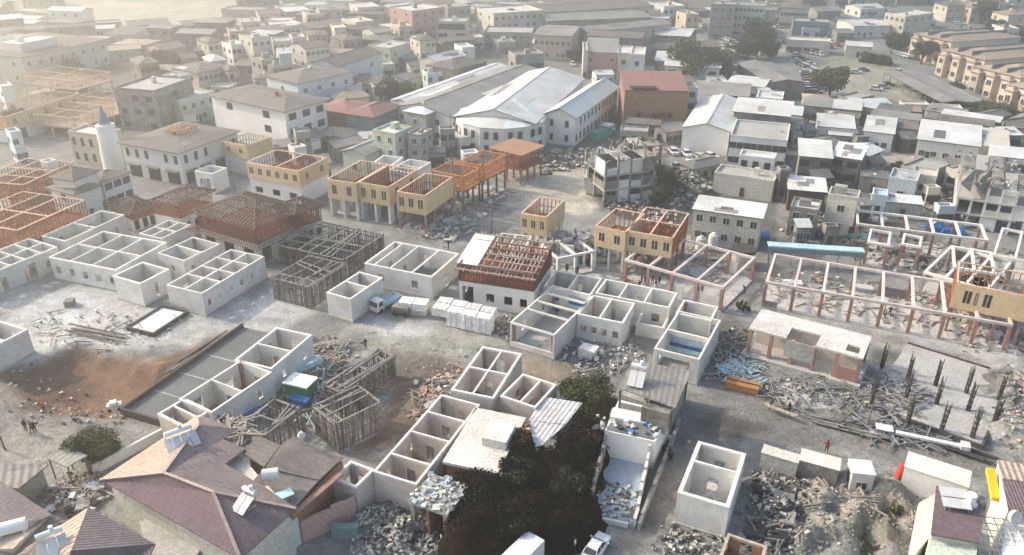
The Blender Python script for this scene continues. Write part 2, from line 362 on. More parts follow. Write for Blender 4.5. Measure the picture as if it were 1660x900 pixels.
def slats(mb, P0, P1, P2, P3, n, w, m, nb=0, mb_m=None):
    """bars from edge P0-P1 (eave) up to edge P3-P2 (ridge), plus nb battens across"""
    P0, P1, P2, P3 = map(Vector, (P0, P1, P2, P3))
    for i in range(n + 1):
        t = i / n; mb.bar(P0.lerp(P1, t), P3.lerp(P2, t), w, m)
    up = Vector((0, 0, w * .8))
    for j in range(nb + 1):
        t = j / nb if nb else 0; mb.bar(P0.lerp(P3, t) + up, P1.lerp(P2, t) + up, w * .8, mb_m or m)
def lattice_roof(r, Lx, Ly, z, rise, oh, m='lath', bm='lath', sp=.75, bs=.6, x0=0, y0=0):
    x1, y1 = x0 + Lx, y0 + Ly
    a, b, c, d = (x0 - oh, y0 - oh, z), (x1 + oh, y0 - oh, z), (x1 + oh, y1 + oh, z), (x0 - oh, y1 + oh, z)
    hw = min(x1 - x0, y1 - y0) / 2 + oh
    for f, (P, Q) in enumerate(((a, b), (c, d), (b, c), (d, a))):
        P, Q = Vector(P), Vector(Q); L = (Q - P).length; e = (Q - P) / L; nrm = Vector((-e.y, e.x, 0)); mb = MB(); n = max(3, int(L / sp))
        for i in range(1, n):
            u = L * i / n; k = min(hw, u, L - u); p = P + e * u; mb.bar(p, p + nrm * k + Vector((0, 0, rise * k / hw)), .2, m, .14)
        for q in range(int(hw / bs) + 1):
            k = q * bs
            if L - 2 * k > .5: z_ = Vector((0, 0, rise * k / hw - .12)); mb.bar(P + e * k + nrm * k + z_, Q - e * k + nrm * k + z_, .16, bm)
        mb.build('roof_rafters', r)
    hp = MB(); ins = Vector((hw, hw, 0))
    for (X, Y, sx, sy) in ((x0 - oh, y0 - oh, 1, 1), (x1 + oh, y0 - oh, -1, 1), (x1 + oh, y1 + oh, -1, -1), (x0 - oh, y1 + oh, 1, -1)): hp.bar((X, Y, z), (X + sx * hw, Y + sy * hw, z + rise), .24, m)
    if Lx >= Ly: hp.bar((x0 - oh + hw, y0 - oh + hw, z + rise), (x1 + oh - hw, y0 - oh + hw, z + rise), .24, m)
    else: hp.bar((x0 - oh + hw, y0 - oh + hw, z + rise), (x0 - oh + hw, y1 + oh - hw, z + rise), .24, m)
    hp.build('hip_beam', r)

def cage(label, A, B, Cc, z=3.8, px=(), py=(), dens=.42, m='old_wood', top='old_wood_pale', braces=4):
    o, ang, Lx, Ly = rect(A, B, Cc, z)
    r = thing('timber_pole_frame', label, 'pole frame', o, ang, 'grey pole frames of formwork')
    def side(ax, c, L, d=1.0, name='pole_wall'):
        mb = MB()
        P = lambda u, k, zz: (u, c + k, zz) if ax == 'x' else (c + k, u, zz)
        n = int(L / dens * d)
        for i in range(n + 1):
            u = L * i / n + random.uniform(-.08, .08)
            mb.bar(P(u, random.uniform(-.1, .1), 0), P(u + random.uniform(-.15, .15), random.uniform(-.05, .05), z + random.uniform(-.25, .25)), random.uniform(.09, .17), random.choice((m, m, top)))
        for zz in (.4, z * .5, z * .8): mb.bar(P(0, -.1, zz), P(L, -.1, zz + random.uniform(-.1, .1)), .1, m)
        mb.bar(P(-.1, 0, z), P(L + .1, 0, z), .2, top)
        mb.bar(P(-.1, .22, z - .1), P(L + .1, .22, z - .1), .14, m)
        return mb.build(name, r)
    side('x', 0, Lx); side('x', Ly, Lx); side('y', 0, Ly); side('y', Lx, Ly)
    for x in px: side('y', x * Lx, Ly, .5, 'inner_pole_wall')
    for y in py: side('x', y * Ly, Lx, .5, 'inner_pole_wall')
    for i in range(braces):
        if random.random() < .5:
            x = random.uniform(0, Lx); p, q = (x, 0, z), (min(Lx, max(0, x + random.uniform(-2, 2))), Ly, z)
        else:
            y = random.uniform(0, Ly); p, q = (0, y, z + .1), (Lx, min(Ly, max(0, y + random.uniform(-2, 2))), z + .1)
        MB().bar(p, q, .15, top).build('cross_pole', r)
    for (x, y) in ((0, 0), (Lx, 0), (0, Ly), (Lx, Ly)): MB().tube((x, y, 0), (x, y, z + .4), .14, .11, top, 6).build('corner_post', r)
    return r

def conc_frame(label, A, B, Cc, z=4.5, nx=4, ny=1, cm='terracotta', bm='beam_pink', cw=.5, bw=.42, skip=(), floor=True, name='concrete_frame', group='bare column and beam frames'):
    o, ang, Lx, Ly = rect(A, B, Cc, z)
    r = thing(name, label, 'building frame', o, ang, group)
    if floor: MB().box(-.3, Lx + .3, -.3, Ly + .3, -.5, .14, 'rub_pale').build('floor_slab', r)
    for i in range(nx + 1):
        for j in range(ny + 1):
            if (i, j) in skip: continue
            x, y = Lx * i / nx, Ly * j / ny
            MB().box(x - cw / 2, x + cw / 2, y - cw / 2, y + cw / 2, .1, z - .38, cm).build('column', r)
    for j in range(ny + 1):
        y = Ly * j / ny; MB().box(-bw / 2, Lx + bw / 2, y - bw / 2, y + bw / 2, z - .4, z, bm).build('beam', r)
    for i in range(nx + 1):
        x = Lx * i / nx
        for j in range(ny): MB().box(x - bw / 2 + .01, x + bw / 2 - .01, Ly * j / ny + bw / 2, Ly * (j + 1) / ny - bw / 2, z - .39, z - .01, bm).build('beam', r)
    for i in range(nx):   # half built infill between the columns
        for j in range(ny + 1):
            if nx > 2 and random.random() < .42:
                a, b = Lx * i / nx + cw / 2, Lx * (i + 1) / nx - cw / 2; w_ = (b - a) * random.choice((1, 1, .5, .35)); y = Ly * j / ny; hh = random.uniform(.5, 2.6)
                MB().box(a, a + w_, y - .09, y + .09, .15, hh, random.choice(('plaster_pink', 'terracotta', 'plaster', 'rub_grey', 'plaster'))).build('infill_wall', r)
    return r, Lx, Ly

WIN = {}
def window_mesh(w, h, fm):
    k = (round(w, 1), round(h, 1), fm)
    if k not in WIN:
        mb = MB(); d = .08
        mb.box(-w / 2, w / 2, -.03, .0, 0, h, 'glass')
        for a, b, c2, e in ((-w / 2 - .07, w / 2 + .07, -.1, 0), (-w / 2 - .07, w / 2 + .07, h, h + .1)): mb.box(a, b, -d, 0, c2, e, fm)
        mb.box(-w / 2 - .07, -w / 2, -d, 0, 0, h, fm); mb.box(w / 2, w / 2 + .07, -d, 0, 0, h, fm)
        mb.box(-.04, .04, -.06, -.031, 0, h, fm)
        WIN[k] = mb.mesh('window')
    return WIN[k]
def windows(r, Lx, Ly, z0, st, sh, nF, nL, w=1.2, h=1.4, fm='frame_white', sill=1.0, skip=0.0):
    me = window_mesh(w, h, fm)
    for k in range(st):
        zz = z0 + k * sh + sill
        for n, L, f in ((nF, Lx, 0), (nL, Ly, 1)):
            for i in range(n):
                if random.random() < skip: continue
                u = L * (i + .5) / n
                inst(me, 'window', r, (u, -.002, zz) if f == 0 else (-.002, u, zz), 0 if f == 0 else -math.pi / 2)

def roof_mesh(kind, Lx, Ly, z, rise, oh, rm, em='frame_dark', x0=0, y0=0):
    mb = MB(); th = .14; x1, y1 = x0 + Lx, y0 + Ly
    a, b, c, d = [Vector(p) for p in ((x0 - oh, y0 - oh, z), (x1 + oh, y0 - oh, z), (x1 + oh, y1 + oh, z), (x0 - oh, y1 + oh, z))]
    mx, my = rm + '_x', rm + '_y'
    if mx not in MATS: mx = my = rm
    hx, hy = (x0 + x1) / 2, (y0 + y1) / 2
    if kind == 'hip':
        if Lx >= Ly:
            k = (y1 - y0) / 2; P, Q = Vector((x0 + k, hy, z + rise)), Vector((x1 - k, hy, z + rise))
            fs = (((a, b, Q, P), mx), ((c, d, P, Q), mx), ((b, c, Q), my), ((d, a, P), my))
        else:
            k = (x1 - x0) / 2; P, Q = Vector((hx, y0 + k, z + rise)), Vector((hx, y1 - k, z + rise))
            fs = (((d, a, P, Q), my), ((b, c, Q, P), my), ((a, b, P), mx), ((c, d, Q), mx))
    elif kind == 'gable_x':
        P, Q = Vector((x0 - oh, hy, z + rise)), Vector((x1 + oh, hy, z + rise)); fs = (((a, b, Q, P), mx), ((c, d, P, Q), mx))
    elif kind == 'gable_y':
        P, Q = Vector((hx, y0 - oh, z + rise)), Vector((hx, y1 + oh, z + rise)); fs = (((d, a, P, Q), my), ((b, c, Q, P), my))
    elif kind == 'shed_y':
        P, Q = d + Vector((0, 0, rise)), c + Vector((0, 0, rise)); fs = (((a, b, Q, P), mx),)
    else:  # shed_x rises to the right
        P, Q = b + Vector((0, 0, rise)), c + Vector((0, 0, rise)); fs = (((d, a, P, Q), my),)
    dn = Vector((0, 0, -th))
    for f, m in fs:
        mb.face(f, m); mb.face([p + dn for p in reversed(f)], em)
        for i in range(len(f)):
            p, q = f[i], f[(i + 1) % len(f)]; mb.face([p + dn, q + dn, q, p], em)
    # ridge caps
    if kind in ('hip', 'gable_x', 'gable_y'): mb.bar(P + Vector((0, 0, .04)), Q + Vector((0, 0, .04)), .3, mx, .12)
    return mb, fs

def house(label, A, B, Cc, z=6, roof='hip', rise=1.4, oh=.5, wm='white', rm='tile_brown', st=2, wF=3, wL=3, name='house', cat='house', group='low houses and workshops of the old town', ww=1.2, wh=1.3, fm='frame_white', sill=1.0, door=True, skip=.08, lw=None, gf=None):
    o, ang, Lx, Ly = rect(A, B, Cc, z)
    r = thing(name, label, cat, o, ang, group)
    w = MB(); zt = z - .16 if roof != 'flat' else z
    w.box(0, Lx, 0, Ly, -.5, zt, wm)
    if roof == 'gable_y':
        k = rise * .93
        w.face([(0.01, 0.002, zt), (Lx - .01, 0.002, zt), (Lx / 2, 0.002, zt + k)], wm); w.face([(Lx - .01, Ly - .002, zt), (.01, Ly - .002, zt), (Lx / 2, Ly - .002, zt + k)], wm)
    if roof == 'gable_x':
        k = rise * .93
        w.face([(.002, Ly - .01, zt), (.002, 0.01, zt), (.002, Ly / 2, zt + k)], wm); w.face([(Lx - .002, .01, zt), (Lx - .002, Ly - .01, zt), (Lx - .002, Ly / 2, zt + k)], wm)
    if roof == 'shed_y':
        k = rise * .96
        w.face([(.002, Ly - .01, zt), (.002, 0.01, zt), (.002, Ly, zt + k)], wm); w.face([(0, Ly, zt), (0, Ly, zt + k), (Lx, Ly, zt + k), (Lx, Ly, zt)], wm); w.face([(Lx - .002, .01, zt), (Lx - .002, Ly, zt), (Lx - .002, Ly, zt + k)], wm)
    w.build('wall', r)
    sh = z / st
    if roof == 'flat':
        q = .22; p = MB(); h = .55
        for a in ((-.05, Lx + .05, -.05, q), (-.05, Lx + .05, Ly - q, Ly + .05), (-.05, q, q, Ly - q), (Lx - q, Lx + .05, q, Ly - q)): p.box(*a, z + .01, z + h, wm)
        p.build('parapet', r)
        MB().box(q, Lx - q, q, Ly - q, z, z + .06, rm if rm in MATS else rm + '_x').build('roof', r)
    else:
        mb, fs = roof_mesh(roof, Lx, Ly, z, rise, oh, rm); rf_ = mb.build('roof', r)
        if rm.startswith(('metal', 'tile_brown')):   # mended roof sheets
            for q in range(random.choice((0, 1, 2, 3))):
                f, fm_ = random.choice(fs)
                if len(f) < 4: continue
                u0, v0 = random.uniform(.05, .6), random.uniform(.05, .6); u1, v1 = u0 + random.uniform(.12, .35), v0 + random.uniform(.2, .38); P0, P1, P2, P3 = f
                pt = lambda u, v: P0.lerp(P1, u).lerp(P3.lerp(P2, u), v) + Vector((0, 0, .05))
                k = MB(); A8 = [pt(u0, v0), pt(u1, v0), pt(u1, v1), pt(u0, v1)]; k.hexa([p - Vector((0, 0, .03)) for p in A8] + A8, random.choice(('metal_white', 'metal_grey', 'metal_dark', 'tile_brown', 'metal_grey')) + fm_[-2:]); k.build('roof_patch', rf_)
    if roof == 'hip' and random.random() < .6:
        cx_, cy_ = Lx * random.uniform(.3, .7), Ly * random.uniform(.3, .7); MB().box(cx_ - .35, cx_ + .35, cy_ - .35, cy_ + .35, z, z + rise + .7, random.choice(('brick', 'slab', 'white'))).build('chimney', rf_)
    if roof == 'flat' and Lx > 5 and random.random() < .7:
        cx_, cy_ = Lx * random.uniform(.3, .7), Ly * random.uniform(.35, .65); w_ = random.uniform(.5, 1.3); MB().box(cx_ - w_, cx_ + w_, cy_ - w_ * .7, cy_ + w_ * .7, z + .06, z + random.uniform(.8, 2.0), random.choice((wm, 'slab_white', 'grey_wall'))).build('roof_hut', r)
    if st > 1:   # thin string course between the floors
        s = MB()
        for k in range(1, st): s.box(-.04, Lx + .04, -.04, .0, k * sh - .1, k * sh + .05, wm); s.box(-.04, 0, 0, Ly, k * sh - .1, k * sh + .05, wm)
        s.build('string_course', r)
    if wF or wL: windows(r, Lx, Ly, 0 if not gf else sh, st if not gf else st - 1, sh, wF, wL, ww, min(wh, sh * .55), fm, sill=min(sill, sh * .32), skip=skip)
    if gf:  # ground floor openings (shop fronts) as dark doors set proud
        for n, L, f in ((gf, Lx, 0), (max(1, gf * int(Ly) // max(1, int(Lx))), Ly, 1)):
            for i in range(n):
                u = L * (i + .5) / n; ww2 = L / n * .62; mb = MB(); mb.box(-ww2 / 2, ww2 / 2, -.06, 0, 0, sh * .72, 'dark'); mb.box(-ww2 / 2 - .1, ww2 / 2 + .1, -.7, 0, sh * .74, sh * .8, 'metal_grey_x')
                mb.build('shop_front', r, (u, -.002, 0) if f == 0 else (-.002, u, 0), 0 if f == 0 else -math.pi / 2)
    elif door:
        mb = MB(); mb.box(-.5, .5, -.05, 0, 0, 2.1, 'frame_dark'); mb.build('door', r, (Lx * .5 + .0, -.003, 0) if wF == 0 else (Lx * (.5 if wF % 2 == 0 else 1 / wF), -.003, 0))
    return r, Lx, Ly

# ------------------------------------------------------------------ ground colours (albedo of the soil) and haze
HAZE_D, HAZE_G, HAZE_COL = 0.0018, 0.76, (0.945, 0.93, 0.90, 1)
GROUND_BASE = (0.265, 0.265, 0.25)
PALE, WHITE_, BROWN, DARK, RUST, GREYB, SAND = (.48, .475, .45), (.60, .60, .59), (.20, .165, .125), (.10, .09, .08), (.24, .145, .095), (.27, .29, .30), (.40, .355, .27)
GROUND_POLYS = [
    ([(560, 150), (700, 195), (870, 215), (1000, 150), (1240, 150), (1660, 180), (1660, 340), (1240, 400), (1100, 380), (960, 330), (930, 240), (700, 262), (540, 250)], (.145, .142, .13), .9),
    ([(0, 60), (200, 60), (560, 0), (1060, 0), (1100, 60), (940, 120), (620, 200), (350, 200), (0, 200)], (.20, .19, .165), .8),
    ([(0, 440), (180, 490), (330, 520), (430, 500), (440, 460), (520, 500), (380, 560), (250, 560), (100, 570), (0, 600)], PALE, .9),
    ([(540, 545), (600, 510), (700, 525), (800, 545), (790, 560), (720, 640), (650, 590), (560, 560)], (.33, .325, .28), .9),
    ([(600, 340), (700, 365), (760, 400), (1180, 470), (1660, 600), (1660, 570), (1240, 480), (900, 440), (720, 380), (640, 345)], PALE, .9),
    ([(1160, 470), (1240, 488), (1660, 600), (1660, 640), (1400, 600), (1230, 540), (1160, 500)], (.36, .345, .31), .8),
    ([(1180, 500), (1215, 520), (1210, 580), (1165, 600), (1150, 560)], (.13, .125, .12), .8),
    ([(1100, 630), (1240, 640), (1400, 670), (1640, 760), (1640, 790), (1400, 740), (1230, 720), (1100, 700)], (.21, .20, .18), .9),
    ([(1120, 655), (1200, 665), (1250, 690), (1200, 705), (1130, 690)], (.12, .11, .10), .8),
    ([(600, 600), (700, 600), (735, 640), (640, 730), (560, 740), (620, 690), (640, 640)], (.19, .13, .09), .85),
    ([(640, 565), (720, 580), (735, 610), (690, 660), (650, 640)], (.17, .14, .11), .7),
    ([(840, 580), (930, 590), (1000, 600), (930, 640), (850, 610)], (.30, .25, .19), .8),
    ([(860, 285), (960, 270), (960, 330), (900, 340), (800, 330)], (.50, .46, .38), .9),
    ([(900, 320), (970, 330), (950, 350), (915, 350)], (.62, .57, .47), .9),
    ([(1395, 235), (1440, 232), (1590, 262), (1560, 295), (1440, 275), (1395, 262)], (.44, .41, .35), 1),
    ([(1255, 330), (1300, 190), (1320, 60), (1350, 60), (1310, 200), (1290, 330), (1270, 400)], (.34, .325, .29), .8),
    ([(1300, 110), (1440, 90), (1500, 160), (1420, 170), (1320, 165)], (.37, .345, .285), .9),
    ([(1325, 85), (1440, 95), (1450, 115), (1350, 105)], (.27, .28, .17), .6),
    ([(1090, 230), (1180, 240), (1150, 275), (1090, 300)], (.28, .275, .25), .8),
    ([(0, 0), (520, 0), (480, 60), (200, 50), (0, 50)], (.52, .47, .38), .9),
    ([(0, 0), (70, 0), (60, 25), (0, 30)], (.24, .26, .15), .6),
    ([(180, 48), (330, 52), (330, 78), (190, 80)], (.42, .31, .20), .6),
    ([(110, 95), (180, 75), (260, 110), (200, 130), (110, 120)], (.20, .18, .12), .6),
    ([(1060, 690), (1150, 720), (1080, 860), (1050, 900), (990, 900), (1030, 850)], (.23, .205, .18), .9),
    ([(1215, 770), (1300, 770), (1290, 900), (1200, 900)], (.10, .095, .09), .8),
    ([(1290, 780), (1480, 800), (1500, 900), (1290, 900)], (.35, .325, .28), 1),
    ([(0, 680), (120, 690), (200, 720), (150, 760), (0, 740)], (.33, .315, .265), .8),
    ([(600, 810), (680, 830), (700, 900), (560, 900)], (.30, .29, .265), .9),
    ([(1410, 560), (1640, 610), (1640, 640), (1410, 590)], (.12, .125, .12), .9),
]
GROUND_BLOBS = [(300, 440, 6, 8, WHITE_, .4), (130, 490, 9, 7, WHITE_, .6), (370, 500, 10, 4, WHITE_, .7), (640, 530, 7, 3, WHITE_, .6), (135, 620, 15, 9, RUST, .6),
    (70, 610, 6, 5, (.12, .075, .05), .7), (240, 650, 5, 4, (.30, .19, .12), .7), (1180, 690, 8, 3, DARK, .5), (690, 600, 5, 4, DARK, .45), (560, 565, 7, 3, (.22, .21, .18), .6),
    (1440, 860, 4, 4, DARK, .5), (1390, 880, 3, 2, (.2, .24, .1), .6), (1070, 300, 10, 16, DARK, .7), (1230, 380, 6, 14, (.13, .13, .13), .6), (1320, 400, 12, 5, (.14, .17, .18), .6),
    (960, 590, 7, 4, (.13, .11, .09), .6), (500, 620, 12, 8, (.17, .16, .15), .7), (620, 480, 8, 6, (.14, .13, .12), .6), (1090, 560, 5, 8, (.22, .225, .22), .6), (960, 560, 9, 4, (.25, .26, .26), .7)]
# the dug pit and the worked soil round it
GROUND_POLYS.append(([(0, 606), (60, 585), (130, 560), (220, 590), (350, 545), (400, 530), (225, 665), (160, 672), (40, 660)], (.155, .095, .068), .95))
GROUND_POLYS.append(([(130, 600), (200, 605), (240, 640), (200, 668), (120, 665)], (.27, .165, .11), .75))

# ------------------------------------------------------------------ ground
def poly_w(pts): return np.array([tuple(g(x, y))[:2] for x, y in pts])
def inside(P, X, Y):
    c = np.zeros(X.shape, bool); n = len(P)
    for i in range(n):
        x0, y0 = P[i]; x1, y1 = P[(i + 1) % n]
        if y0 == y1: continue
        k = ((y0 > Y) != (y1 > Y)) & (X < (x1 - x0) * (Y - y0) / (y1 - y0) + x0); c ^= k
    return c
rs = np.random.RandomState(3)
def vnoise(X, Y, s):
    """value noise, numpy"""
    T = rs.rand(64, 64); x, y = X / s, Y / s; xi, yi = np.floor(x).astype(int), np.floor(y).astype(int); fx, fy = x - xi, y - yi
    fx, fy = fx * fx * (3 - 2 * fx), fy * fy * (3 - 2 * fy); a = T[xi % 64, yi % 64]; b = T[(xi + 1) % 64, yi % 64]; c = T[xi % 64, (yi + 1) % 64]; d = T[(xi + 1) % 64, (yi + 1) % 64]
    return (a * (1 - fx) + b * fx) * (1 - fy) + (c * (1 - fx) + d * fx) * fy
def axis(lim, d0, grow):
    o = [0.0]; d = d0
    while o[-1] < lim:
        if o[-1] > 95: d *= grow
        o.append(o[-1] + d)
    return o
xs = axis(560, .75, 1.03); xs = np.array([-v for v in xs[:0:-1]] + xs)
ys = [-20.0]
while ys[-1] < 1500: ys.append(ys[-1] + (6 if ys[-1] < 44 else .65 if ys[-1] < 150 else max(.65, (ys[-1] - 100) * .013)))
ys = np.array(ys)
Xg, Yg = np.meshgrid(xs, ys)
w1 = vnoise(Xg, Yg, 9) - .5; w2 = vnoise(Xg, Yg, 3.1) - .5; w3 = vnoise(Xg, Yg, 1.3) - .5
Zg = -.12 + .08 * w2 + .05 * w3
Xj, Yj = Xg + 3.2 * (vnoise(Xg, Yg, 5) - .5) + 1.6 * w2, Yg + 3.2 * (vnoise(Xg, Yg, 4.6) - .5) + 1.6 * w3
def blob(px, py, rx, ry, power=1.0):
    """soft ellipse, radii in metres"""
    c = g(px, py); d = ((Xj - c.x) / rx) ** 2 + ((Yj - c.y) / ry) ** 2
    return np.clip(1 - d, 0, 1) ** power
pit = inside(poly_w([(2, 612), (60, 590), (130, 566), (215, 598), (262, 604), (250, 640), (190, 668), (95, 668), (40, 655)]), Xj, Yj)
soft = pit.astype(float)
for _ in range(6): soft[1:-1, 1:-1] = (soft[1:-1, 1:-1] * 2 + soft[:-2, 1:-1] + soft[2:, 1:-1] + soft[1:-1, :-2] + soft[1:-1, 2:]) / 6
Zg -= 2.2 * soft * (0.8 + .6 * w1)
for (px, py, rx, ry, h) in ((1400, 830, 9, 8.5, 1.0), (1330, 870, 7, 7, .8), (1470, 880, 6, 6, .9), (1425, 800, 6, 4, .6), (1650, 640, 4, 9, 1.6), (1640, 700, 4, 6, 1.4), (255, 600, 3, 2, .5), (1262, 820, 4, 8, .8),
                            (1120, 680, 8, 3, .35), (520, 560, 5, 3, .4), (690, 640, 3, 6, .5), (1110, 300, 7, 9, 1.3), (640, 850, 5, 4, .8)):
    Zg += h * blob(px, py, rx, ry, .8) * (1 + 1.9 * w2 + 2.0 * w3)
tr = g(1395, 800); tr2 = g(1440, 850)
dl = np.abs((Xg - tr.x) * (tr2.y - tr.y) - (Yg - tr.y) * (tr2.x - tr.x)) / math.hypot(tr2.x - tr.x, tr2.y - tr.y)
along = ((Xg - tr.x) * (tr2.x - tr.x) + (Yg - tr.y) * (tr2.y - tr.y)) / ((tr2.x - tr.x) ** 2 + (tr2.y - tr.y) ** 2)
Zg -= 2.2 * np.clip(1 - dl / 2.2, 0, 1) * ((along > -.3) & (along < 1.2))
col = np.zeros(Xg.shape + (3,)); base = np.array(GROUND_BASE)
col[:] = base
col *= (1 + .35 * w1 + .25 * w2 + .2 * w3)[..., None]
def paint(mask, c, k=1.0):
    f = (mask.astype(float) * k)
    for _ in range(2): f[1:-1, 1:-1] = (f[1:-1, 1:-1] * 2 + f[:-2, 1:-1] + f[2:, 1:-1] + f[1:-1, :-2] + f[1:-1, 2:]) / 6
    n = (1 + .22 * w2 + .22 * w3 + .15 * w1)[..., None]
    col[:] = col * (1 - f[..., None]) + np.array(c) * n * f[..., None]
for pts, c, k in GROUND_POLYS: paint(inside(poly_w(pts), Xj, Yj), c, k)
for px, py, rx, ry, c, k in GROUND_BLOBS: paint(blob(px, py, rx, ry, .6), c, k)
ny_, nx_ = Xg.shape
def gz(x, y):
    i = min(max(int(np.searchsorted(xs, x)), 1), len(xs) - 1); j = min(max(int(np.searchsorted(ys, y)), 1), len(ys) - 1)
    a = (x - xs[i - 1]) / (xs[i] - xs[i - 1]); b = (y - ys[j - 1]) / (ys[j] - ys[j - 1])
    return float((Zg[j - 1, i - 1] * (1 - a) + Zg[j - 1, i] * a) * (1 - b) + (Zg[j, i - 1] * (1 - a) + Zg[j, i] * a) * b)
me = bpy.data.meshes.new('ground')
V = np.stack([Xg, Yg, Zg], -1).reshape(-1, 3)
idx = np.arange(ny_ * nx_).reshape(ny_, nx_)
Q = np.stack([idx[:-1, :-1], idx[:-1, 1:], idx[1:, 1:], idx[1:, :-1]], -1).reshape(-1, 4)
me.vertices.add(len(V)); me.vertices.foreach_set('co', V.ravel())
me.loops.add(Q.size); me.loops.foreach_set('vertex_index', Q.ravel())
me.polygons.add(len(Q)); me.polygons.foreach_set('loop_start', np.arange(0, Q.size, 4)); me.polygons.foreach_set('loop_total', np.full(len(Q), 4))
me.update(calc_edges=True); me.polygons.foreach_set('use_smooth', np.ones(len(Q), bool))
ca = me.color_attributes.new('Soil', 'FLOAT_COLOR', 'POINT')
ca.data.foreach_set('color', np.concatenate([np.clip(col, .015, .8).reshape(-1, 3), np.ones((len(V), 1))], 1).astype(np.float32).ravel())
gm = bpy.data.materials.new('ground'); gm.use_nodes = True
n, l = gm.node_tree.nodes, gm.node_tree.links; b = n['Principled BSDF']; b.inputs['Roughness'].default_value = .95; b.inputs['Specular IOR Level'].default_value = .15
at = n.new('ShaderNodeAttribute'); at.attribute_name = 'Soil'; tc = n.new('ShaderNodeTexCoord')
cur = at.outputs['Color']
for s, lo, hi, dt in ((.5, .72, 1.25, 8), (2.6, .72, 1.25, 5), (.09, .85, 1.12, 3)):
    nz = n.new('ShaderNodeTexNoise'); nz.inputs['Scale'].default_value = s; nz.inputs['Detail'].default_value = dt; nz.inputs['Roughness'].default_value = .72
    l.new(tc.outputs['Object'], nz.inputs['Vector'])
    mr = n.new('ShaderNodeMapRange'); mr.inputs[1].default_value = .33; mr.inputs[2].default_value = .67; mr.inputs[3].default_value = lo; mr.inputs[4].default_value = hi; l.new(nz.outputs['Fac'], mr.inputs[0])
    vm = n.new('ShaderNodeVectorMath'); vm.operation = 'SCALE'; l.new(cur, vm.inputs[0]); l.new(mr.outputs[0], vm.inputs['Scale']); cur = vm.outputs[0]
    if s == 2.6: bsrc = nz
vo = n.new('ShaderNodeTexVoronoi'); vo.inputs['Scale'].default_value = 1.1; l.new(tc.outputs['Object'], vo.inputs['Vector'])
mr = n.new('ShaderNodeMapRange'); mr.inputs[1].default_value = .08; mr.inputs[2].default_value = .2; mr.inputs[3].default_value = 1.45; mr.inputs[4].default_value = 1.0; l.new(vo.outputs['Distance'], mr.inputs[0])
vm = n.new('ShaderNodeVectorMath'); vm.operation = 'SCALE'; l.new(cur, vm.inputs[0]); l.new(mr.outputs[0], vm.inputs['Scale'])
l.new(vm.outputs[0], b.inputs['Base Color'])
bp = n.new('ShaderNodeBump'); bp.inputs['Distance'].default_value = .35; bp.inputs['Strength'].default_value = .8; l.new(bsrc.outputs['Fac'], bp.inputs['Height']); l.new(bp.outputs[0], b.inputs['Normal'])
me.materials.append(gm)
go = bpy.data.objects.new('ground', me); C.objects.link(go); tag(go, 'bare dusty earth of the building site and the old town streets', 'ground', kind='structure')

# ------------------------------------------------------------------ haze
hb = MB(); hb.box(-760, 760, -60, 1560, -9, 70, 'dark'); hz = hb.build('haze'); hz.data.materials.clear()
hm = bpy.data.materials.new('haze'); hm.use_nodes = True; hn = hm.node_tree.nodes; hn.clear()
pv = hn.new('ShaderNodeVolumePrincipled'); pv.inputs['Color'].default_value = HAZE_COL; pv.inputs['Density'].default_value = HAZE_D; pv.inputs['Anisotropy'].default_value = HAZE_G
ho = hn.new('ShaderNodeOutputMaterial'); hm.node_tree.links.new(pv.outputs[0], ho.inputs['Volume']); hz.data.materials.append(hm)
tag(hz, 'pale dusty haze hanging over the whole town', 'haze', kind='stuff')

# ------------------------------------------------------------------ streets as thin sheets
def sheet(name, pts, z, m, label, cat='road'):
    mb = MB(); mb.face([g(x, y) + Vector((0, 0, z)) for x, y in pts], m); return tag(mb.build(name), label, cat, kind='structure')

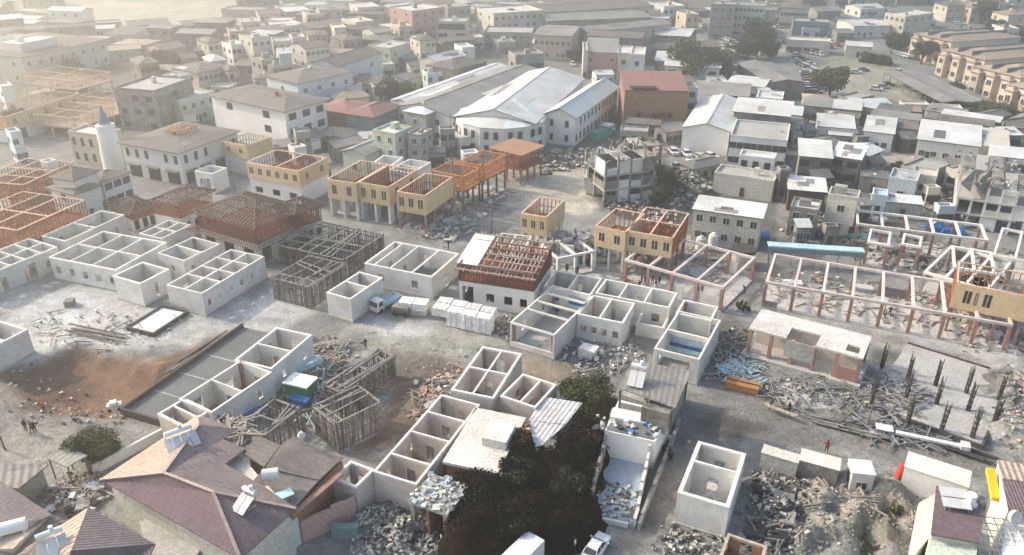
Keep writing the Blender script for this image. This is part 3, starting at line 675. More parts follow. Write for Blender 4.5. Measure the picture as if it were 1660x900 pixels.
# ------------------------------------------------------------------ loose material
def scatter(label, pts, n, size=(.25, .8), mats=('rub_pale', 'rub_grey', 'rub_pale', 'rub_dark'), z=.05, name='rubble', planks=0, pile=0.0, pm=('plank', 'rub_grey', 'lath_pale'), plen=(1, 3.5), cat='rubble'):
    P = poly_w(pts); lo, hi = P.min(0), P.max(0); mb = MB(); k = 0; cx, cy = P.mean(0); rr = max(1.0, (hi - lo).mean() / 2)
    tries = 0; c = Vector((cx, cy, 0))
    while k < n + planks and tries < (n + planks) * 30:
        tries += 1
        x, y = random.uniform(lo[0], hi[0]), random.uniform(lo[1], hi[1])
        if not inside(P, np.array([x]), np.array([y]))[0]: continue
        x += random.gauss(0, .7); y += random.gauss(0, .7)
        zz = z + (gz(x, y) + .08 if z < .3 else 0) + pile * max(0, 1 - math.hypot(x - cx, y - cy) / rr) * random.uniform(.6, 1)
        if k < n and random.random() < .014 and size[1] > .85:   # a fallen slab among the lumps
            s_ = random.uniform(.6, 1.15); tl = random.uniform(-.35, .35); rx = Matrix.Rotation(random.uniform(0, 6.3), 3, 'Z') @ Matrix.Rotation(tl, 3, 'X'); mb.hexa([Vector((x - cx, y - cy, zz + .25)) + rx @ Vector((u * s_, v * s_ * .7, w_ * .09)) for w_ in (-1, 1) for u, v in ((-1, -1), (1, -.8), (.9, 1), (-1, .8))], random.choice(mats))
        elif k < n: mb.chunk((x - cx, y - cy, zz + .1), size[0] + (size[1] - size[0]) * random.random() ** 2.2, random.choice(mats))
        else:
            a = random.uniform(0, 3.14); L = random.uniform(*plen) / 2; t = random.uniform(-.12, .12)
            mb.bar((x - cx - L * math.cos(a), y - cy - L * math.sin(a), zz + .25 - t * L), (x - cx + L * math.cos(a), y - cy + L * math.sin(a), zz + .25 + t * L), random.uniform(.1, .2), random.choice(pm))
        k += 1
    if pile > .3:
        N = 14; ring = []
        for q in range(3):
            ring.append([(rr * (1 - q * .33) * .9 * random.uniform(.8, 1.1) * math.cos(2 * math.pi * i / N), rr * (1 - q * .33) * .75 * random.uniform(.8, 1.1) * math.sin(2 * math.pi * i / N), z - .2 + pile * (0, .55, .85)[q]) for i in range(N)])
        for q in range(2):
            for i in range(N): mb.face((ring[q][i], ring[q][(i + 1) % N], ring[q + 1][(i + 1) % N], ring[q + 1][i]), mats[-1])
        mb.face(ring[2], mats[-1])
    o = mb.build(name, loc=c); return tag(o, label, cat, kind='stuff')

# ------------------------------------------------------------------ trees
def tree(label, px, py, h, r, dens=900, mats=('leaf_a', 'leaf_a', 'leaf_b', 'leaf_c'), name='broadleaf_tree', leaf=.45, flat=.75, lobes=9, group='trees and bushes', trunk=.35, cat='tree'):
    o = g(px, py); t = thing(name, label, cat, (o.x, o.y, -.1), random.uniform(0, 6), group)
    tr = MB(); ch = h - r * flat * 1.05
    tr.tube((0, 0, -.3), (.15, .1, max(.6, ch)), trunk * 1.2, trunk * .7, 'bark', 8)
    for i in range(7):
        a = i * .9 + random.uniform(-.3, .3); tr.tube((.1, .05, max(.4, ch * .75)), (math.cos(a) * r * .6, math.sin(a) * r * .6, ch + random.uniform(.1, .6) * r * flat), trunk * .35, trunk * .12, 'bark', 5, False)
    tr.build('trunk', t)
    L = [((0, 0, ch), r * .72)]
    for i in range(lobes):
        a = 6.28 * i / lobes + random.uniform(-.4, .4); q = random.uniform(.35, .72) * r; L.append(((math.cos(a) * q, math.sin(a) * q, ch + random.uniform(-.35, .55) * r * flat), r * random.uniform(.26, .46)))
    mb = MB()
    for (c, rad) in L:
        m0 = random.choice(mats)
        for k in range(int(dens * (rad / r) ** 2 * 1.6)):
            d = Vector((random.gauss(0, 1), random.gauss(0, 1), random.gauss(0, 1))).normalized() * rad * (random.random() ** .38) * random.uniform(.85, 1.12)
            d.z *= flat; p = Vector(c) + d
            if p.z < .15: p.z = .15 + random.random() * .3
            s = leaf * random.uniform(.5, 1.2); a = Vector((random.gauss(0, 1), random.gauss(0, 1), random.gauss(0, .6))).normalized(); b2 = a.cross(Vector((random.gauss(0, 1), random.gauss(0, 1), random.gauss(0, 1)))).normalized()
            m = m0 if random.random() < .7 else random.choice(mats)
            mb.face((p - a * s * .5, p - b2 * s * .3, p + a * s * .5, p + b2 * s * .32), m)
    mb.build('crown', t); return t

# ------------------------------------------------------------------ people
def person_mesh(key, top, bot, pose):
    J = {'pel': (0, 0, .95, .135), 'wst': (0, 0, 1.1, .125), 'chs': (0, .0, 1.35, .16), 'nek': (0, 0, 1.5, .06), 'hd': (0, -.01, 1.62, .095), 'hdt': (0, 0, 1.72, .07)}
    E = [('pel', 'wst'), ('wst', 'chs'), ('chs', 'nek'), ('nek', 'hd'), ('hd', 'hdt')]
    for s, t in ((-1, 'l'), (1, 'r')):
        st = {'stand': .03, 'walk': .26 * s, 'work': .12 * s}[pose]; ar = {'stand': .02, 'walk': -.2 * s, 'work': -.38}[pose]
        J['hip' + t] = (s * .1, 0, .9, .1); J['kne' + t] = (s * .12, -st * .6, .5, .068); J['ank' + t] = (s * .13, -st, .09, .045); J['toe' + t] = (s * .14, -st - .15, .04, .035)
        J['shl' + t] = (s * .19, 0, 1.43, .06); J['elb' + t] = (s * .26, ar * .3, 1.16, .045); J['han' + t] = (s * .25, ar - .05, .95 if pose != 'work' else 1.08, .032)
        E += [('pel', 'hip' + t), ('hip' + t, 'kne' + t), ('kne' + t, 'ank' + t), ('ank' + t, 'toe' + t), ('chs', 'shl' + t), ('shl' + t, 'elb' + t), ('elb' + t, 'han' + t)]
    if pose == 'work':
        for k in ('wst', 'chs', 'nek', 'hd', 'hdt', 'shll', 'shlr', 'elbl', 'elbr', 'hanl', 'hanr'):
            x, y, z, r_ = J[k]; dz = z - .95; J[k] = (x, y - dz * .55, .95 + dz * .82, r_)
    nm = list(J); me = bpy.data.meshes.new('tmp'); me.from_pydata([J[k][:3] for k in nm], [(nm.index(a), nm.index(b)) for a, b in E], [])
    o = bpy.data.objects.new('tmp', me); C.objects.link(o)
    o.modifiers.new('s', 'SKIN'); sv = me.skin_vertices[0].data
    for i, k in enumerate(nm): sv[i].radius = (J[k][3], J[k][3]); sv[i].use_root = (k == 'pel')
    su = o.modifiers.new('u', 'SUBSURF'); su.levels = 1
    bpy.context.view_layer.update(); ev = o.evaluated_get(bpy.context.evaluated_depsgraph_get()); m2 = bpy.data.meshes.new_from_object(ev); m2.name = 'person'
    bpy.data.objects.remove(o)
    m2.materials.clear()
    for m in (bot, top, 'skin', 'hair', 'tyre'): m2.materials.append(MATS[m])
    zs = J['nek'][2] + .02
    for p in m2.polygons:
        c = p.center; dx = abs(c.x)
        if c.z > zs: p.material_index = 3 if (c.z > J['hd'][2] + .05 or (c.y > J['hd'][1] + .02)) else 2
        elif dx > .2 and abs(c.z - J['hanl'][2]) < .06: p.material_index = 2
        elif c.z > 1.0 or dx > .2: p.material_index = 1
        elif c.z < .08: p.material_index = 4
        p.use_smooth = True
    return m2
PM = {}
def person(label, px, py, rz=0, top='cloth_black', bot='cloth_jean', pose='stand', z=0.0, group='people on the site', s=1.0):
    k = (top, bot, pose)
    if k not in PM: PM[k] = person_mesh(k, top, bot, pose)
    p = g(px, py, z); o = bpy.data.objects.new('person', PM[k]); C.objects.link(o); o.location = (p.x, p.y, p.z - .02 + (min(0, gz(p.x, p.y) + .1) if z == 0 else 0)); o.rotation_euler.z = R(rz); o.scale = (s, s, s)
    return tag(o, label, 'person', group)

# ------------------------------------------------------------------ vehicles
CM = {}
def car_far(paint):
    if paint not in CM:
        mb = MB(); P = 'paint_' + paint; hexa = mb.hexa
        hexa([(-.82, -2.1, .3), (.82, -2.1, .3), (.82, 2.1, .3), (-.82, 2.1, .3), (-.84, -2.0, .85), (.84, -2.0, .85), (.84, 2.05, .9), (-.84, 2.05, .9)], P)
        hexa([(-.78, -1.0, .86), (.78, -1.0, .86), (.78, 1.75, .89), (-.78, 1.75, .89), (-.62, -.35, 1.36), (.62, -.35, 1.36), (.62, 1.25, 1.38), (-.62, 1.25, 1.38)], 'glass')
        hexa([(-.64, -.4, 1.365), (.64, -.4, 1.365), (.64, 1.3, 1.39), (-.64, 1.3, 1.39), (-.6, -.3, 1.45), (.6, -.3, 1.45), (.6, 1.2, 1.46), (-.6, 1.2, 1.46)], P)
        for x in (-.86, .68):
            for y in (-1.35, 1.3): mb.tube((x, y, .3), (x + .18, y, .3), .31, .31, 'tyre', 10)
        CM[paint] = mb.mesh('car')
    return CM[paint]
def car(label, px, py, rz, paint='white', group='parked cars'):
    p = g(px, py); o = bpy.data.objects.new('parked_car', car_far(paint)); C.objects.link(o); o.location = (p.x, p.y, -.04); o.rotation_euler.z = R(rz)
    return tag(o, label, 'car', group)
def car_near(label, px, py, rz, paint='white'):
    p = g(px, py); r = thing('parked_car', label, 'car', (p.x, p.y, 0), R(rz)); P = 'paint_' + paint
    b = MB()
    secs = [(-2.15, .62, .42, .66), (-1.9, .8, .3, .78), (-1.0, .86, .27, .9), (0, .88, .27, .93), (1.2, .87, .27, .95), (1.95, .8, .3, .95), (2.18, .66, .42, .85)]
    ring = [[(-w, y, lo + .1), (-w * .97, y, lo), (w * .97, y, lo), (w, y, lo + .1), (w, y, hi - .12), (w * .86, y, hi), (-w * .86, y, hi), (-w, y, hi - .12)] for y, w, lo, hi in secs]
    for a, c in zip(ring, ring[1:]):
        for i in range(8): j = (i + 1) % 8; b.face((a[i], a[j], c[j], c[i]), P)
    b.face(ring[0][::-1], P); b.face(ring[-1], P)
    b.hexa([(-.62, -.28, 1.4), (.62, -.28, 1.4), (.62, 1.15, 1.4), (-.62, 1.15, 1.4), (-.56, -.15, 1.47), (.56, -.15, 1.47), (.56, 1.0, 1.47), (-.56, 1.0, 1.47)], P)
    for x in (-1, 1):
        for y0, y1 in ((-1.0, -.28), (.45, .45), (1.75, 1.1)): b.bar((x * .76, y0, .9), (x * .6, y1, 1.42), .07, P)
    b.build('body', r)
    MB().hexa([(-.75, -.98, .88), (.75, -.98, .88), (.75, 1.72, .9), (-.75, 1.72, .9), (-.6, -.3, 1.41), (.6, -.3, 1.41), (.6, 1.12, 1.41), (-.6, 1.12, 1.41)], 'glass').build('window_glass', r)
    for x in (-.9, .7):
        for y in (-1.38, 1.36):
            w = MB(); w.tube((x, y, .32), (x + .2, y, .32), .32, .32, 'tyre', 16); wo_ = w.build('wheel', r)
            MB().tube((x - .015, y, .32), (x + .215, y, .32), .19, .19, 'steel', 12).build('rim', wo_)
    for x in (-.6, .6):
        MB().box(x - .17, x + .17, -2.13, -1.96, .6, .74, 'panel').build('headlight', r)
        MB().box(x - .15, x + .15, 2.03, 2.17, .66, .8, 'red').build('tail_light', r)
        MB().box(x * 1.62 - .1, x * 1.62 + .1, -.85, -.7, .92, 1.04, P).build('mirror', r)
    MB().box(-.3, .3, -2.2, -2.1, .45, .56, 'frame_white').build('number_plate', r)
    return r
def truck(label, px, py, rz, cab='white', bed='lightblue', L=6.0, boxh=0, boxm='tank_white', name='flatbed_truck', z=0):
    p = g(px, py); r = thing(name, label, 'truck', (p.x, p.y, z), R(rz)); P = 'paint_' + cab
    f = -L / 2
    c = MB(); c.hexa([(-.95, f, .5), (.95, f, .5), (.95, f + 1.7, .5), (-.95, f + 1.7, .5), (-.88, f + .3, 2.2), (.88, f + .3, 2.2), (.88, f + 1.65, 2.2), (-.88, f + 1.65, 2.2)], P); c.build('cab', r)
    MB().hexa([(-.82, f + .03, 1.3), (.82, f + .03, 1.3), (.82, f + .2, 1.3), (-.82, f + .2, 1.3), (-.78, f + .22, 2.0), (.78, f + .22, 2.0), (.78, f + .34, 2.0), (-.78, f + .34, 2.0)], 'glass').build('windscreen', r)
    for s in (-1, 1): MB().hexa([(s * .93 - .03, f + .5, 1.3), (s * .93 + .03, f + .5, 1.3), (s * .93 + .03, f + 1.4, 1.3), (s * .93 - .03, f + 1.4, 1.3), (s * .9 - .03, f + .6, 2.0), (s * .9 + .03, f + .6, 2.0), (s * .9 + .03, f + 1.4, 2.0), (s * .9 - .03, f + 1.4, 2.0)], 'glass').build('side_window', r)
    MB().box(-.4, .4, f + .3, L / 2, .45, .7, 'dark').build('chassis', r)
    b = MB()
    if boxh: b.box(-1.1, 1.1, f + 1.8, L / 2, .85, .85 + boxh, boxm); b.build('cargo_box', r)
    else:
        b.box(-1.05, 1.05, f + 1.85, L / 2, .85, .97, bed)
        for a in ((-1.05, -1.0, f + 1.85, L / 2), (1.0, 1.05, f + 1.85, L / 2), (-1.0, 1.0, f + 1.85, f + 1.9), (-1.0, 1.0, L / 2 - .05, L / 2)): b.box(*a, .97, 1.4, bed)
        b.build('load_bed', r)
    for x in (-.95, .7):
        for y in (f + .9, L / 2 - 1.1): MB().tube((x, y, .42), (x + .25, y, .42), .42, .42, 'tyre', 12).build('wheel', r)
    for s in (-.65, .65): MB().box(s - .15, s + .15, f - .02, f + .05, .75, .92, 'panel').build('headlight', r)
    return r

# ------------------------------------------------------------------ roof-top solar water heater, dish
def solar(label, px, py, z, rz, n=2, s=1.0, tank=True, group='solar water heaters on the roofs'):
    p = g(px, py, z); r = thing('solar_water_heater', label, 'solar heater', p, R(rz), group); r.scale = (s, s, s)
    fr = MB()
    for x in (-.8 * n / 2, .8 * n / 2):
        fr.bar((x, -1.2, .05), (x, .9, .05), .07, 'steel'); fr.bar((x, .9, 0), (x, .9, 1.7), .07, 'steel'); fr.bar((x, -1.2, .1), (x, .9, 1.3), .07, 'steel')
    fr.build('support_frame', r)
    for i in range(n):
        x = (i - (n - 1) / 2) * 1.0
        MB().hexa([(x - .46, -1.3, .15), (x + .46, -1.3, .15), (x + .46, .6, 1.2), (x - .46, .6, 1.2), (x - .46, -1.32, .24), (x + .46, -1.32, .24), (x + .46, .58, 1.3), (x - .46, .58, 1.3)], 'panel').build('panel', r)
    if tank: MB().tube((-.75 * n / 2 - .2, .95, 1.75), (.75 * n / 2 + .2, .95, 1.75), .33, .33, 'tank_white', 14).build('tank', r)
    MB().tube((.3, .95, 2.1), (.3, .95, 2.55), .24, .24, 'tank_white', 12).build('header_tank', r)
    return r

def poly_roofs(parent, faces, th=.15):
    """list of (name, material, [(px, py, z)...]) as thick sheets in world coordinates; parent at its location with no turn"""
    L = Vector(parent.location); Rz = Matrix.Rotation(-parent.rotation_euler.z, 3, 'Z'); out = []
    for nm, m, pts in faces:
        P = [Rz @ (g(x, y, z) - L) for x, y, z in pts]; mb = MB(); d = Vector((0, 0, -th))
        nrm = (P[1] - P[0]).cross(P[2] - P[0])
        if nrm.z < 0: P.reverse()
        [mb.face((P[0], P[i], P[i + 1]), m) for i in range(1, len(P) - 1)]; [mb.face((P[0] + d, P[i + 1] + d, P[i] + d), 'frame_dark') for i in range(1, len(P) - 1)]
        for i in range(len(P)): a, b = P[i], P[(i + 1) % len(P)]; mb.face([a + d, b + d, b, a], m)
        out.append(mb.build(nm, parent))
    return out
def poly_walls(parent, pts, z, m, z0=-.5, t=.0, name='wall'):
    L = Vector(parent.location); Rz = Matrix.Rotation(-parent.rotation_euler.z, 3, 'Z'); mb = MB(); P = [Rz @ (g(x, y, z) - L) for x, y in pts]; n = len(P)
    for i in range(n):
        a, b = P[i], P[(i + 1) % n]; mb.face([(b.x, b.y, z0), (a.x, a.y, z0), (a.x, a.y, z), (b.x, b.y, z)], m)
    mb.face([(p.x, p.y, z) for p in P], m)
    return mb.build(name, parent)
def wall_line(label, p0, p1, h, m, t=.3, z=0, name='garden_wall', jag=0, cat='wall', group=None):
    a, b = g(*p0), g(*p1); d = b - a; L = d.length; mb = MB(); n = max(1, int(L / 1.2)) if jag else 1
    for i in range(n):
        hh = h - (random.random() ** 1.5 * jag if jag else 0); mb.box(L * i / n, L * (i + 1) / n, -t / 2 + .002 * (i % 2), t / 2 - .002 * (i % 2), -.5, hh, m)
    o = mb.build(name, loc=(a.x, a.y, z), rz=math.atan2(d.y, d.x)); return tag(o, label, cat, group)
def prop(name, label, cat, mb, px, py, rz=0, z=0.0, group=None, zp=None):
    p = g(px, py, z if zp is None else zp); o = mb.build(name, loc=(p.x, p.y, z), rz=R(rz)); return tag(o, label, cat, group)

ORD = ('first', 'second', 'third', 'fourth', 'fifth', 'sixth', 'seventh', 'eighth', 'ninth', 'tenth', 'eleventh', 'twelfth', 'thirteenth', 'fourteenth', 'fifteenth', 'sixteenth')

# ================================================================== THE BUILDING SITE: roofless masonry shells
random.seed(11)
OB = open_block
OB('small square roofless white shell standing at the front corner of the left block', (183, 447), (227, 460), (274, 436), z=4.1, px=(), F=[(.5, .8, .6, 3.0)], L=None)
OB('long roofless shell with four rooms beside the timber pole frames', (277, 458), (327, 476), (421, 414), z=4.1, px=(.3, .52, .76), py=(.5,), F='n6', L=None)
OB('wide roofless white shell of six rooms in the middle of the left block', (92, 411), (187, 438), (258, 391), z=4.1, px=(.5,), py=(.36, .68), F='d1', L='w5')
OB('two room roofless shell behind the small square shell', (253, 411), (298, 423), (358, 396), z=4.1, px=(.5,), F='w2', L='n1')
OB('narrow roofless shell at the back of the left block, nearest the red timber frames', (74, 380), (106, 391), (196, 347), z=4.1, px=(.5,), F='d3', L='w1')
OB('roofless shell with a wide doorway reaching the left edge, above the pale yard', (-84, 436), (-42, 454), (90, 399), z=4.1, px=(.2, .42, .6, .8), py=(.5,), F=[(.3, 1, 0, 2.6), (.62, 2.2, 0, 3.0), (.85, 1, 1, 2.4)], L='w2')
OB('roofless shell cut off by the left edge above the brown pit', (-80, 552), (-30, 572), (42, 533), z=3.9, px=(.5,), F='', L='')
OB('roofless shell of small rooms between the wide shell and the hip roofed timber lattice', (226, 378), (262, 387), (309, 364), z=4.1, px=(.5,), py=(.5,), F='d1', L='w1')
OB('three room roofless shell beside the red brown lattice roofed house', (590, 427), (700, 449), (745, 411), z=4.0, py=(-.3, .62, .86), F='d1', L='w2', bm='beam')
OB('small roofless white shell next to the little white truck', (529, 474), (568, 485), (620, 450), z=4.0, px=(.55,), F='', L='')
r_a, Lxa, Lya = OB('roofless shell open at the front with ceiling beams, left of the windowed shell', (834, 517), (899, 543), (953, 477), z=4.1, px=(-.36, -.58, -.8), F='', L='', low={'L': .9}, cols='terracotta', floor='slab')
OB('roofless shell with four front windows between the beamed shell and the yellow barrel', (936, 508), (1010, 524), (1028, 491), z=4.1, py=(.52,), F='', L=[(.15, .9, 1.2, 2.4), (.4, .9, 1.2, 2.4), (.62, .9, 1.2, 2.4), (.85, .9, 1.2, 2.4)], cols='terracotta')
OB('roofless back row shell of three rooms along the dusty street', (964, 476), (1085, 499), (1101, 475), z=4.1, py=(.34, .68), F='', L='w3', floor='slab')
OB('low roofless shell joining the lattice roofed house to the back row', (880, 465), (958, 478), (978, 452), z=4.0, py=(.5,), F='', L='d2')
OB('low walled room holding the yellow barrel', (1032, 522), (1076, 532), (1086, 503), z=2.2, F='', L='', cols=None, junk=5, floor='slab_white')
r_b, Lxb, Lyb = OB('long roofless shell with a blue band painted on its inner wall', (1060, 565), (1134, 583), (1169, 519), z=4.1, px=(.5,), F='', L=[(.55, 4.5, 0, 3.2)], cols='grey_wall', floor='floor_dust')
OB('roofless room with one terracotta pillar at the end of the blue banded shell', (1096, 507), (1153, 520), (1163, 497), z=4.0, F='', L='', cols='terracotta', floor='slab')
OB('roofless two room shell at the top of the long pink row, beside the brown earth', (735, 627), (800, 646), (838, 572), z=4.0, px=(.52,), py=(-.5,), F='d1', L='', m='plaster_pink', cols='grey_wall')
OB('small pink roofless rooms beside the round dark tree', (808, 645), (868, 661), (908, 625), z=4.0, py=(.45,), F='', L='', m='plaster_pink')
OB('long pink roofless row of four rooms running down beside the white flat roof', (607, 762), (675, 786), (775, 655), z=4.0, px=(.22, .5, .76), F='', L='', m='plaster_pink', low={}, floor='floor_dust', K='n3')
OB('little pink roofless room touching the corrugated roof', (538, 775), (577, 790), (607, 761), z=4.0, F='', L='', m='plaster_pink', floor='rub_pink', junk=40)
OB('two room roofless shell at the top end of the grey slab', (388, 578), (440, 598), (496, 541), z=4.0, px=(.5,), F='n2', L='', floor='rub_pink', m='plaster')
OB('middle two room roofless shell beside the grey slab, figures inside', (293, 645), (343, 669), (438, 602), z=4.0, px=(.5,), F='n2', L='', m='plaster', cols='terracotta')
OB('small low roofless shell at the lower end of the grey slab', (253, 672), (298, 692), (343, 666), z=3.8, px=(.55,), F='', L='', m='plaster_pink')
OB('free standing roofless white box with one cross wall in the lower right yard', (1097, 802), (1182, 823), (1215, 737), z=4.2, px=(.62,), F='', L='', cols='grey_wall', floor='slab_white', t=.4)
OB('small white open box behind the sheathed frames, left one', (607, 262), (635, 268), (646, 254), z=6.5, F='w1', L='w1', cols=None, m='white')
OB('larger white open box behind the sheathed frames, right one', (636, 273), (668, 281), (692, 262), z=6.5, F='d1', L='w2', px=(.5,), cols=None, m='white')
OB('small white cube like shell near the arcaded white building', (321, 275), (344, 282), (361, 271), z=4.6, F='', L=[(.5, 3.0, 0, 3.2)], cols=None, m='white', floor='slab_white', junk=0)

for r_, lx_, ly_ in ((r_a, Lxa, Lya), (r_b, Lxb, Lyb)):
    MB().box(lx_ - .34, lx_ - .265, .7, ly_ - .7, .9, 1.7, 'lightblue').build('wall_panel', r_); MB().box(lx_ - .33, lx_ - .265, .7, ly_ - .7, 1.75, 2.2, 'tarp_blue').build('blue_band', r_); MB().box(lx_ - .34, lx_ - .265, .7, ly_ - .7, 2.25, 3.3, 'floor_blue').build('wall_panel', r_)
MB().box(Lxb * .5 - .19, Lxb * .5 - .135, .7, Lyb - .7, .8, 1.6, 'lightblue').build('wall_panel', r_b); MB().box(Lxb * .5 - .19, Lxb * .5 - .135, .7, Lyb - .7, 1.65, 2.2, 'tarp_blue').build('blue_band', r_b); MB().box(Lxb * .5 - .19, Lxb * .5 - .135, .7, Lyb - .7, 2.25, 3.4, 'floor_blue').build('wall_panel', r_b)

# ================================================================== dark grey pole frames
cage('large dark pole frame behind, with three bays', (450, 397), (557, 422), (621, 381), 3.8, px=(.5,), py=(.36, .68), m='rebar', braces=7)
cage('lower dark pole frame with dense slat walls next to the small white shell', (447, 447), (502, 466), (553, 427), 3.9, m='old_wood', braces=7, dens=.34)
cage('upper grey pole frame standing in the brown yard', (529, 622), (552, 636), (636, 577), 3.4, px=(.55,), dens=.36, braces=8)
cage('lower grey pole frame leaning towards the corrugated roof', (513, 657), (543, 688), (613, 650), 4.2, dens=.34, braces=6)
cage('open pole frame beside the blue sheets and the green topped box', (388, 690), (428, 708), (484, 662), 3.4, dens=.6, braces=8)

# ================================================================== timber framed upper floors
SB = stud_block
SB('orange sheathed timber storey furthest left of the row, one cross wall', (400, 263), (484, 278), (530, 256), 7.6, 4.4, py=(.45,), wF=2, wL=6, base='walls', bF='', bL='v3')
SB('sheathed timber storey on white piers with four studs bays, second in the row', (531, 290), (577, 298), (627, 266), 8.0, 4.3, wF=0, wL=[(.78, .9), (.92, .9)] and 2, nF=3, nL=2)
SB('sheathed timber storey joined to its right side, on white piers', (582, 295), (630, 304), (674, 275), 8.0, 4.3, wF=2, wL=3, nF=3, nL=2)
SB('sheathed timber storey hanging over the rubble, third in the row', (644, 310), (689, 318), (732, 287), 8.0, 4.3, wF=0, wL=3, base='terracotta', nF=3, nL=1)
SB('bare orange stud storey without sheathing on dark posts', (705, 274), (751, 287), (776, 268), 8.0, 4.8, sh='', m='stud_bright', cap='stud_bright', base='old_wood', nF=2, nL=2)
SB('long bare orange stud storey at the end of the row', (742, 263), (777, 273), (815, 250), 8.0, 4.8, sh='', m='stud_bright', cap='stud_bright', base='old_wood', nF=3, nL=1)
SB('small single sheathed timber box above the broken slabs', (845, 345), (886, 353), (913, 325), 8.0, 4.6, wF=0, wL=3, nF=2, nL=1)
SB('left half of the double sheathed timber storey on tall white columns', (964, 367), (1014, 377), (1046, 347), 8.0, 4.6, wF=0, wL=2, base='white', nF=2, nL=2)
SB('right half of the double sheathed timber storey with an orange open end', (1017, 374), (1091, 387), (1116, 346), 8.0, 4.6, sh='L', wL=4, px=(.5,), py=(.5,), base='terracotta', nF=2, nL=3, m='stud')
SB('sheathed timber storey with curved orange studs at the right edge', (1556, 424), (1551, 459), (1672, 481), 8.4, 4.6, sh='F', wF=[(.2, 1.1), (.32, .5), (.47, 1.1)], m='stud_bright', cap='stud_cap', base='terracotta', nF=3, nL=2)
SB('tan sheathed box with an open brown top beside the arcaded building', (361, 229), (399, 237), (439, 222), 7.2, 4.3, wF=0, wL=2, base='walls', bF='', bL='', m='osb_dark', cap='osb', deck='osb_dark')
SB('red timber stud frame with long pale top rails at the left edge', (-60, 350), (28, 374), (122, 323), 6.2, 3.0, sh='', px=(.45,), py=(.4, .7), m='stud', cap='stud_cap', base='stud', nF=3, nL=3)
SB('red timber stud frame behind it with crossing pale rafters', (-30, 282), (38, 300), (90, 262), 6.4, 3.2, sh='', px=(.3, .6), py=(.35, .7), m='stud', cap='stud_cap', base='stud', nF=3, nL=3)
SB('hazy pink timber frame of low bays beyond the stud frames', (60, 170), (120, 192), (195, 152), 6.0, 3.2, sh='', px=(.25, .5, .75), py=(.5,), m='stud_cap', cap='stud_cap', deck='plank', base='stud_cap', nF=4, nL=2)
SB('hazy pink timber frame furthest back on the left', (50, 118), (120, 132), (165, 116), 6.0, 3.2, sh='', px=(.5,), py=(.5,), m='stud_cap', cap='stud_cap', deck='plank', base='stud_cap', nF=3, nL=2)
SB('pale sheathed storey reaching the left edge with five openings', (-30, 175), (8, 190), (98, 150), 7.0, 3.6, sh='F', wF=5, m='stud_cap', cap='stud_cap', base='walls', bF='s3', bL='')
# terracotta flat roofed open frame closing the row
r, Lx, Ly = SB('open timber frame under a flat terracotta deck at the right end of the row', (798, 241), (845, 253), (878, 238), 7.0, 3.6, sh='', m='stud', cap='stud', base='stud', nF=3, nL=2)
MB().box(-.5, Lx + .5, -.5, Ly + .5, 7.15, 7.35, 'orange_wall').build('roof', r)

# ---------------- lattice roofed houses
def lattice_house(label, A, B, Cc, z1, z0, rise=2.0, wings=(), base='plaster', skirt=True, bF='s3', bL='', roofm='lath', studm='stud_brown', stx=.5):
    o, ang, Lx, Ly = rect(A, B, Cc, z1); r = thing('lattice_roofed_house', label, 'unfinished house', o, ang, 'houses with open roof lattices')
    for ax, c, a, b, s, Lf in (('x', 0, 0, Lx, bF, Lx), ('x', Ly - .3, 0, Lx, '', Lx), ('y', 0, .3, Ly - .3, bL, Ly), ('y', Lx - .3, .3, Ly - .3, '', Ly)):
        w = MB(); wall_seg(w, ax, c, .3, a, b, -.4, z0, ops_of(s, Lf), base); w.build('ground_floor_wall', r)
    MB().box(.02, Lx - .02, .02, Ly - .02, z0 + .003, z0 + .15, 'deck_red').build('floor_deck', r)
    for ax, c, a, b in (('x', .1, 0, Lx), ('x', Ly - .1, 0, Lx), ('y', .1, 0, Ly), ('y', Lx - .1, 0, Ly)): stud_wall(r, ax, c, a, b, z0 + .1, z1, studm, 'lath', sp=stx)
    if rise > 0: lattice_roof(r, Lx, Ly, z1, rise, .7, roofm, 'stud_brown', sp=.8, bs=1.8)
    else:
        for k in range(int(Lx / .62) + 1):
            x = -.3 + (Lx + .6) * k / int(Lx / .62); MB().bar((x, -.8, z1 - .7), (x, Ly + .5, z1 + 1.3), .17, random.choice(('lath_pale', 'stud_brown', 'lath_pale')), .2).build('rafter', r)
        for k in range(7): MB().bar((-.4, -.6 + Ly * k / 6, z1 - .55 + 1.9 * k / 6), (Lx + .4, -.6 + Ly * k / 6, z1 - .55 + 1.9 * k / 6), .2, random.choice(('lath_pale', 'stud'))).build('purlin', r)
    if skirt:   # lower eave lattice sloping out from the wall
        for P in (((-1.6, -1.6, z0 - .3), (Lx + 1.6, -1.6, z0 - .3), (Lx, 0, z0 + .5), (0, 0, z0 + .5)), ((-1.6, Ly + 1.6, z0 - .3), (-1.6, -1.6, z0 - .3), (0, 0, z0 + .5), (0, Ly, z0 + .5))):
            mb = MB(); slats(mb, *P, max(4, int((Vector(P[1]) - Vector(P[0])).length / .6)), .12, studm, 3, roofm); mb.build('eave_lattice', r)
    return r, Lx, Ly
lattice_house('big hip roofed timber lattice house with a brown slatted skirt', (331, 338), (413, 370), (478, 334), 7.4, 4.2, 2.4, bL='s3')
lattice_house('small wing of lattice roof joined to the right of the big lattice house', (452, 334), (478, 346), (517, 331), 7.4, 4.2, 1.6, skirt=False)
lattice_house('little red stud house under a dark slatted roof', (250, 323), (288, 333), (337, 308), 7.0, 4.2, 1.3, skirt=False, studm='stud', stx=.6)
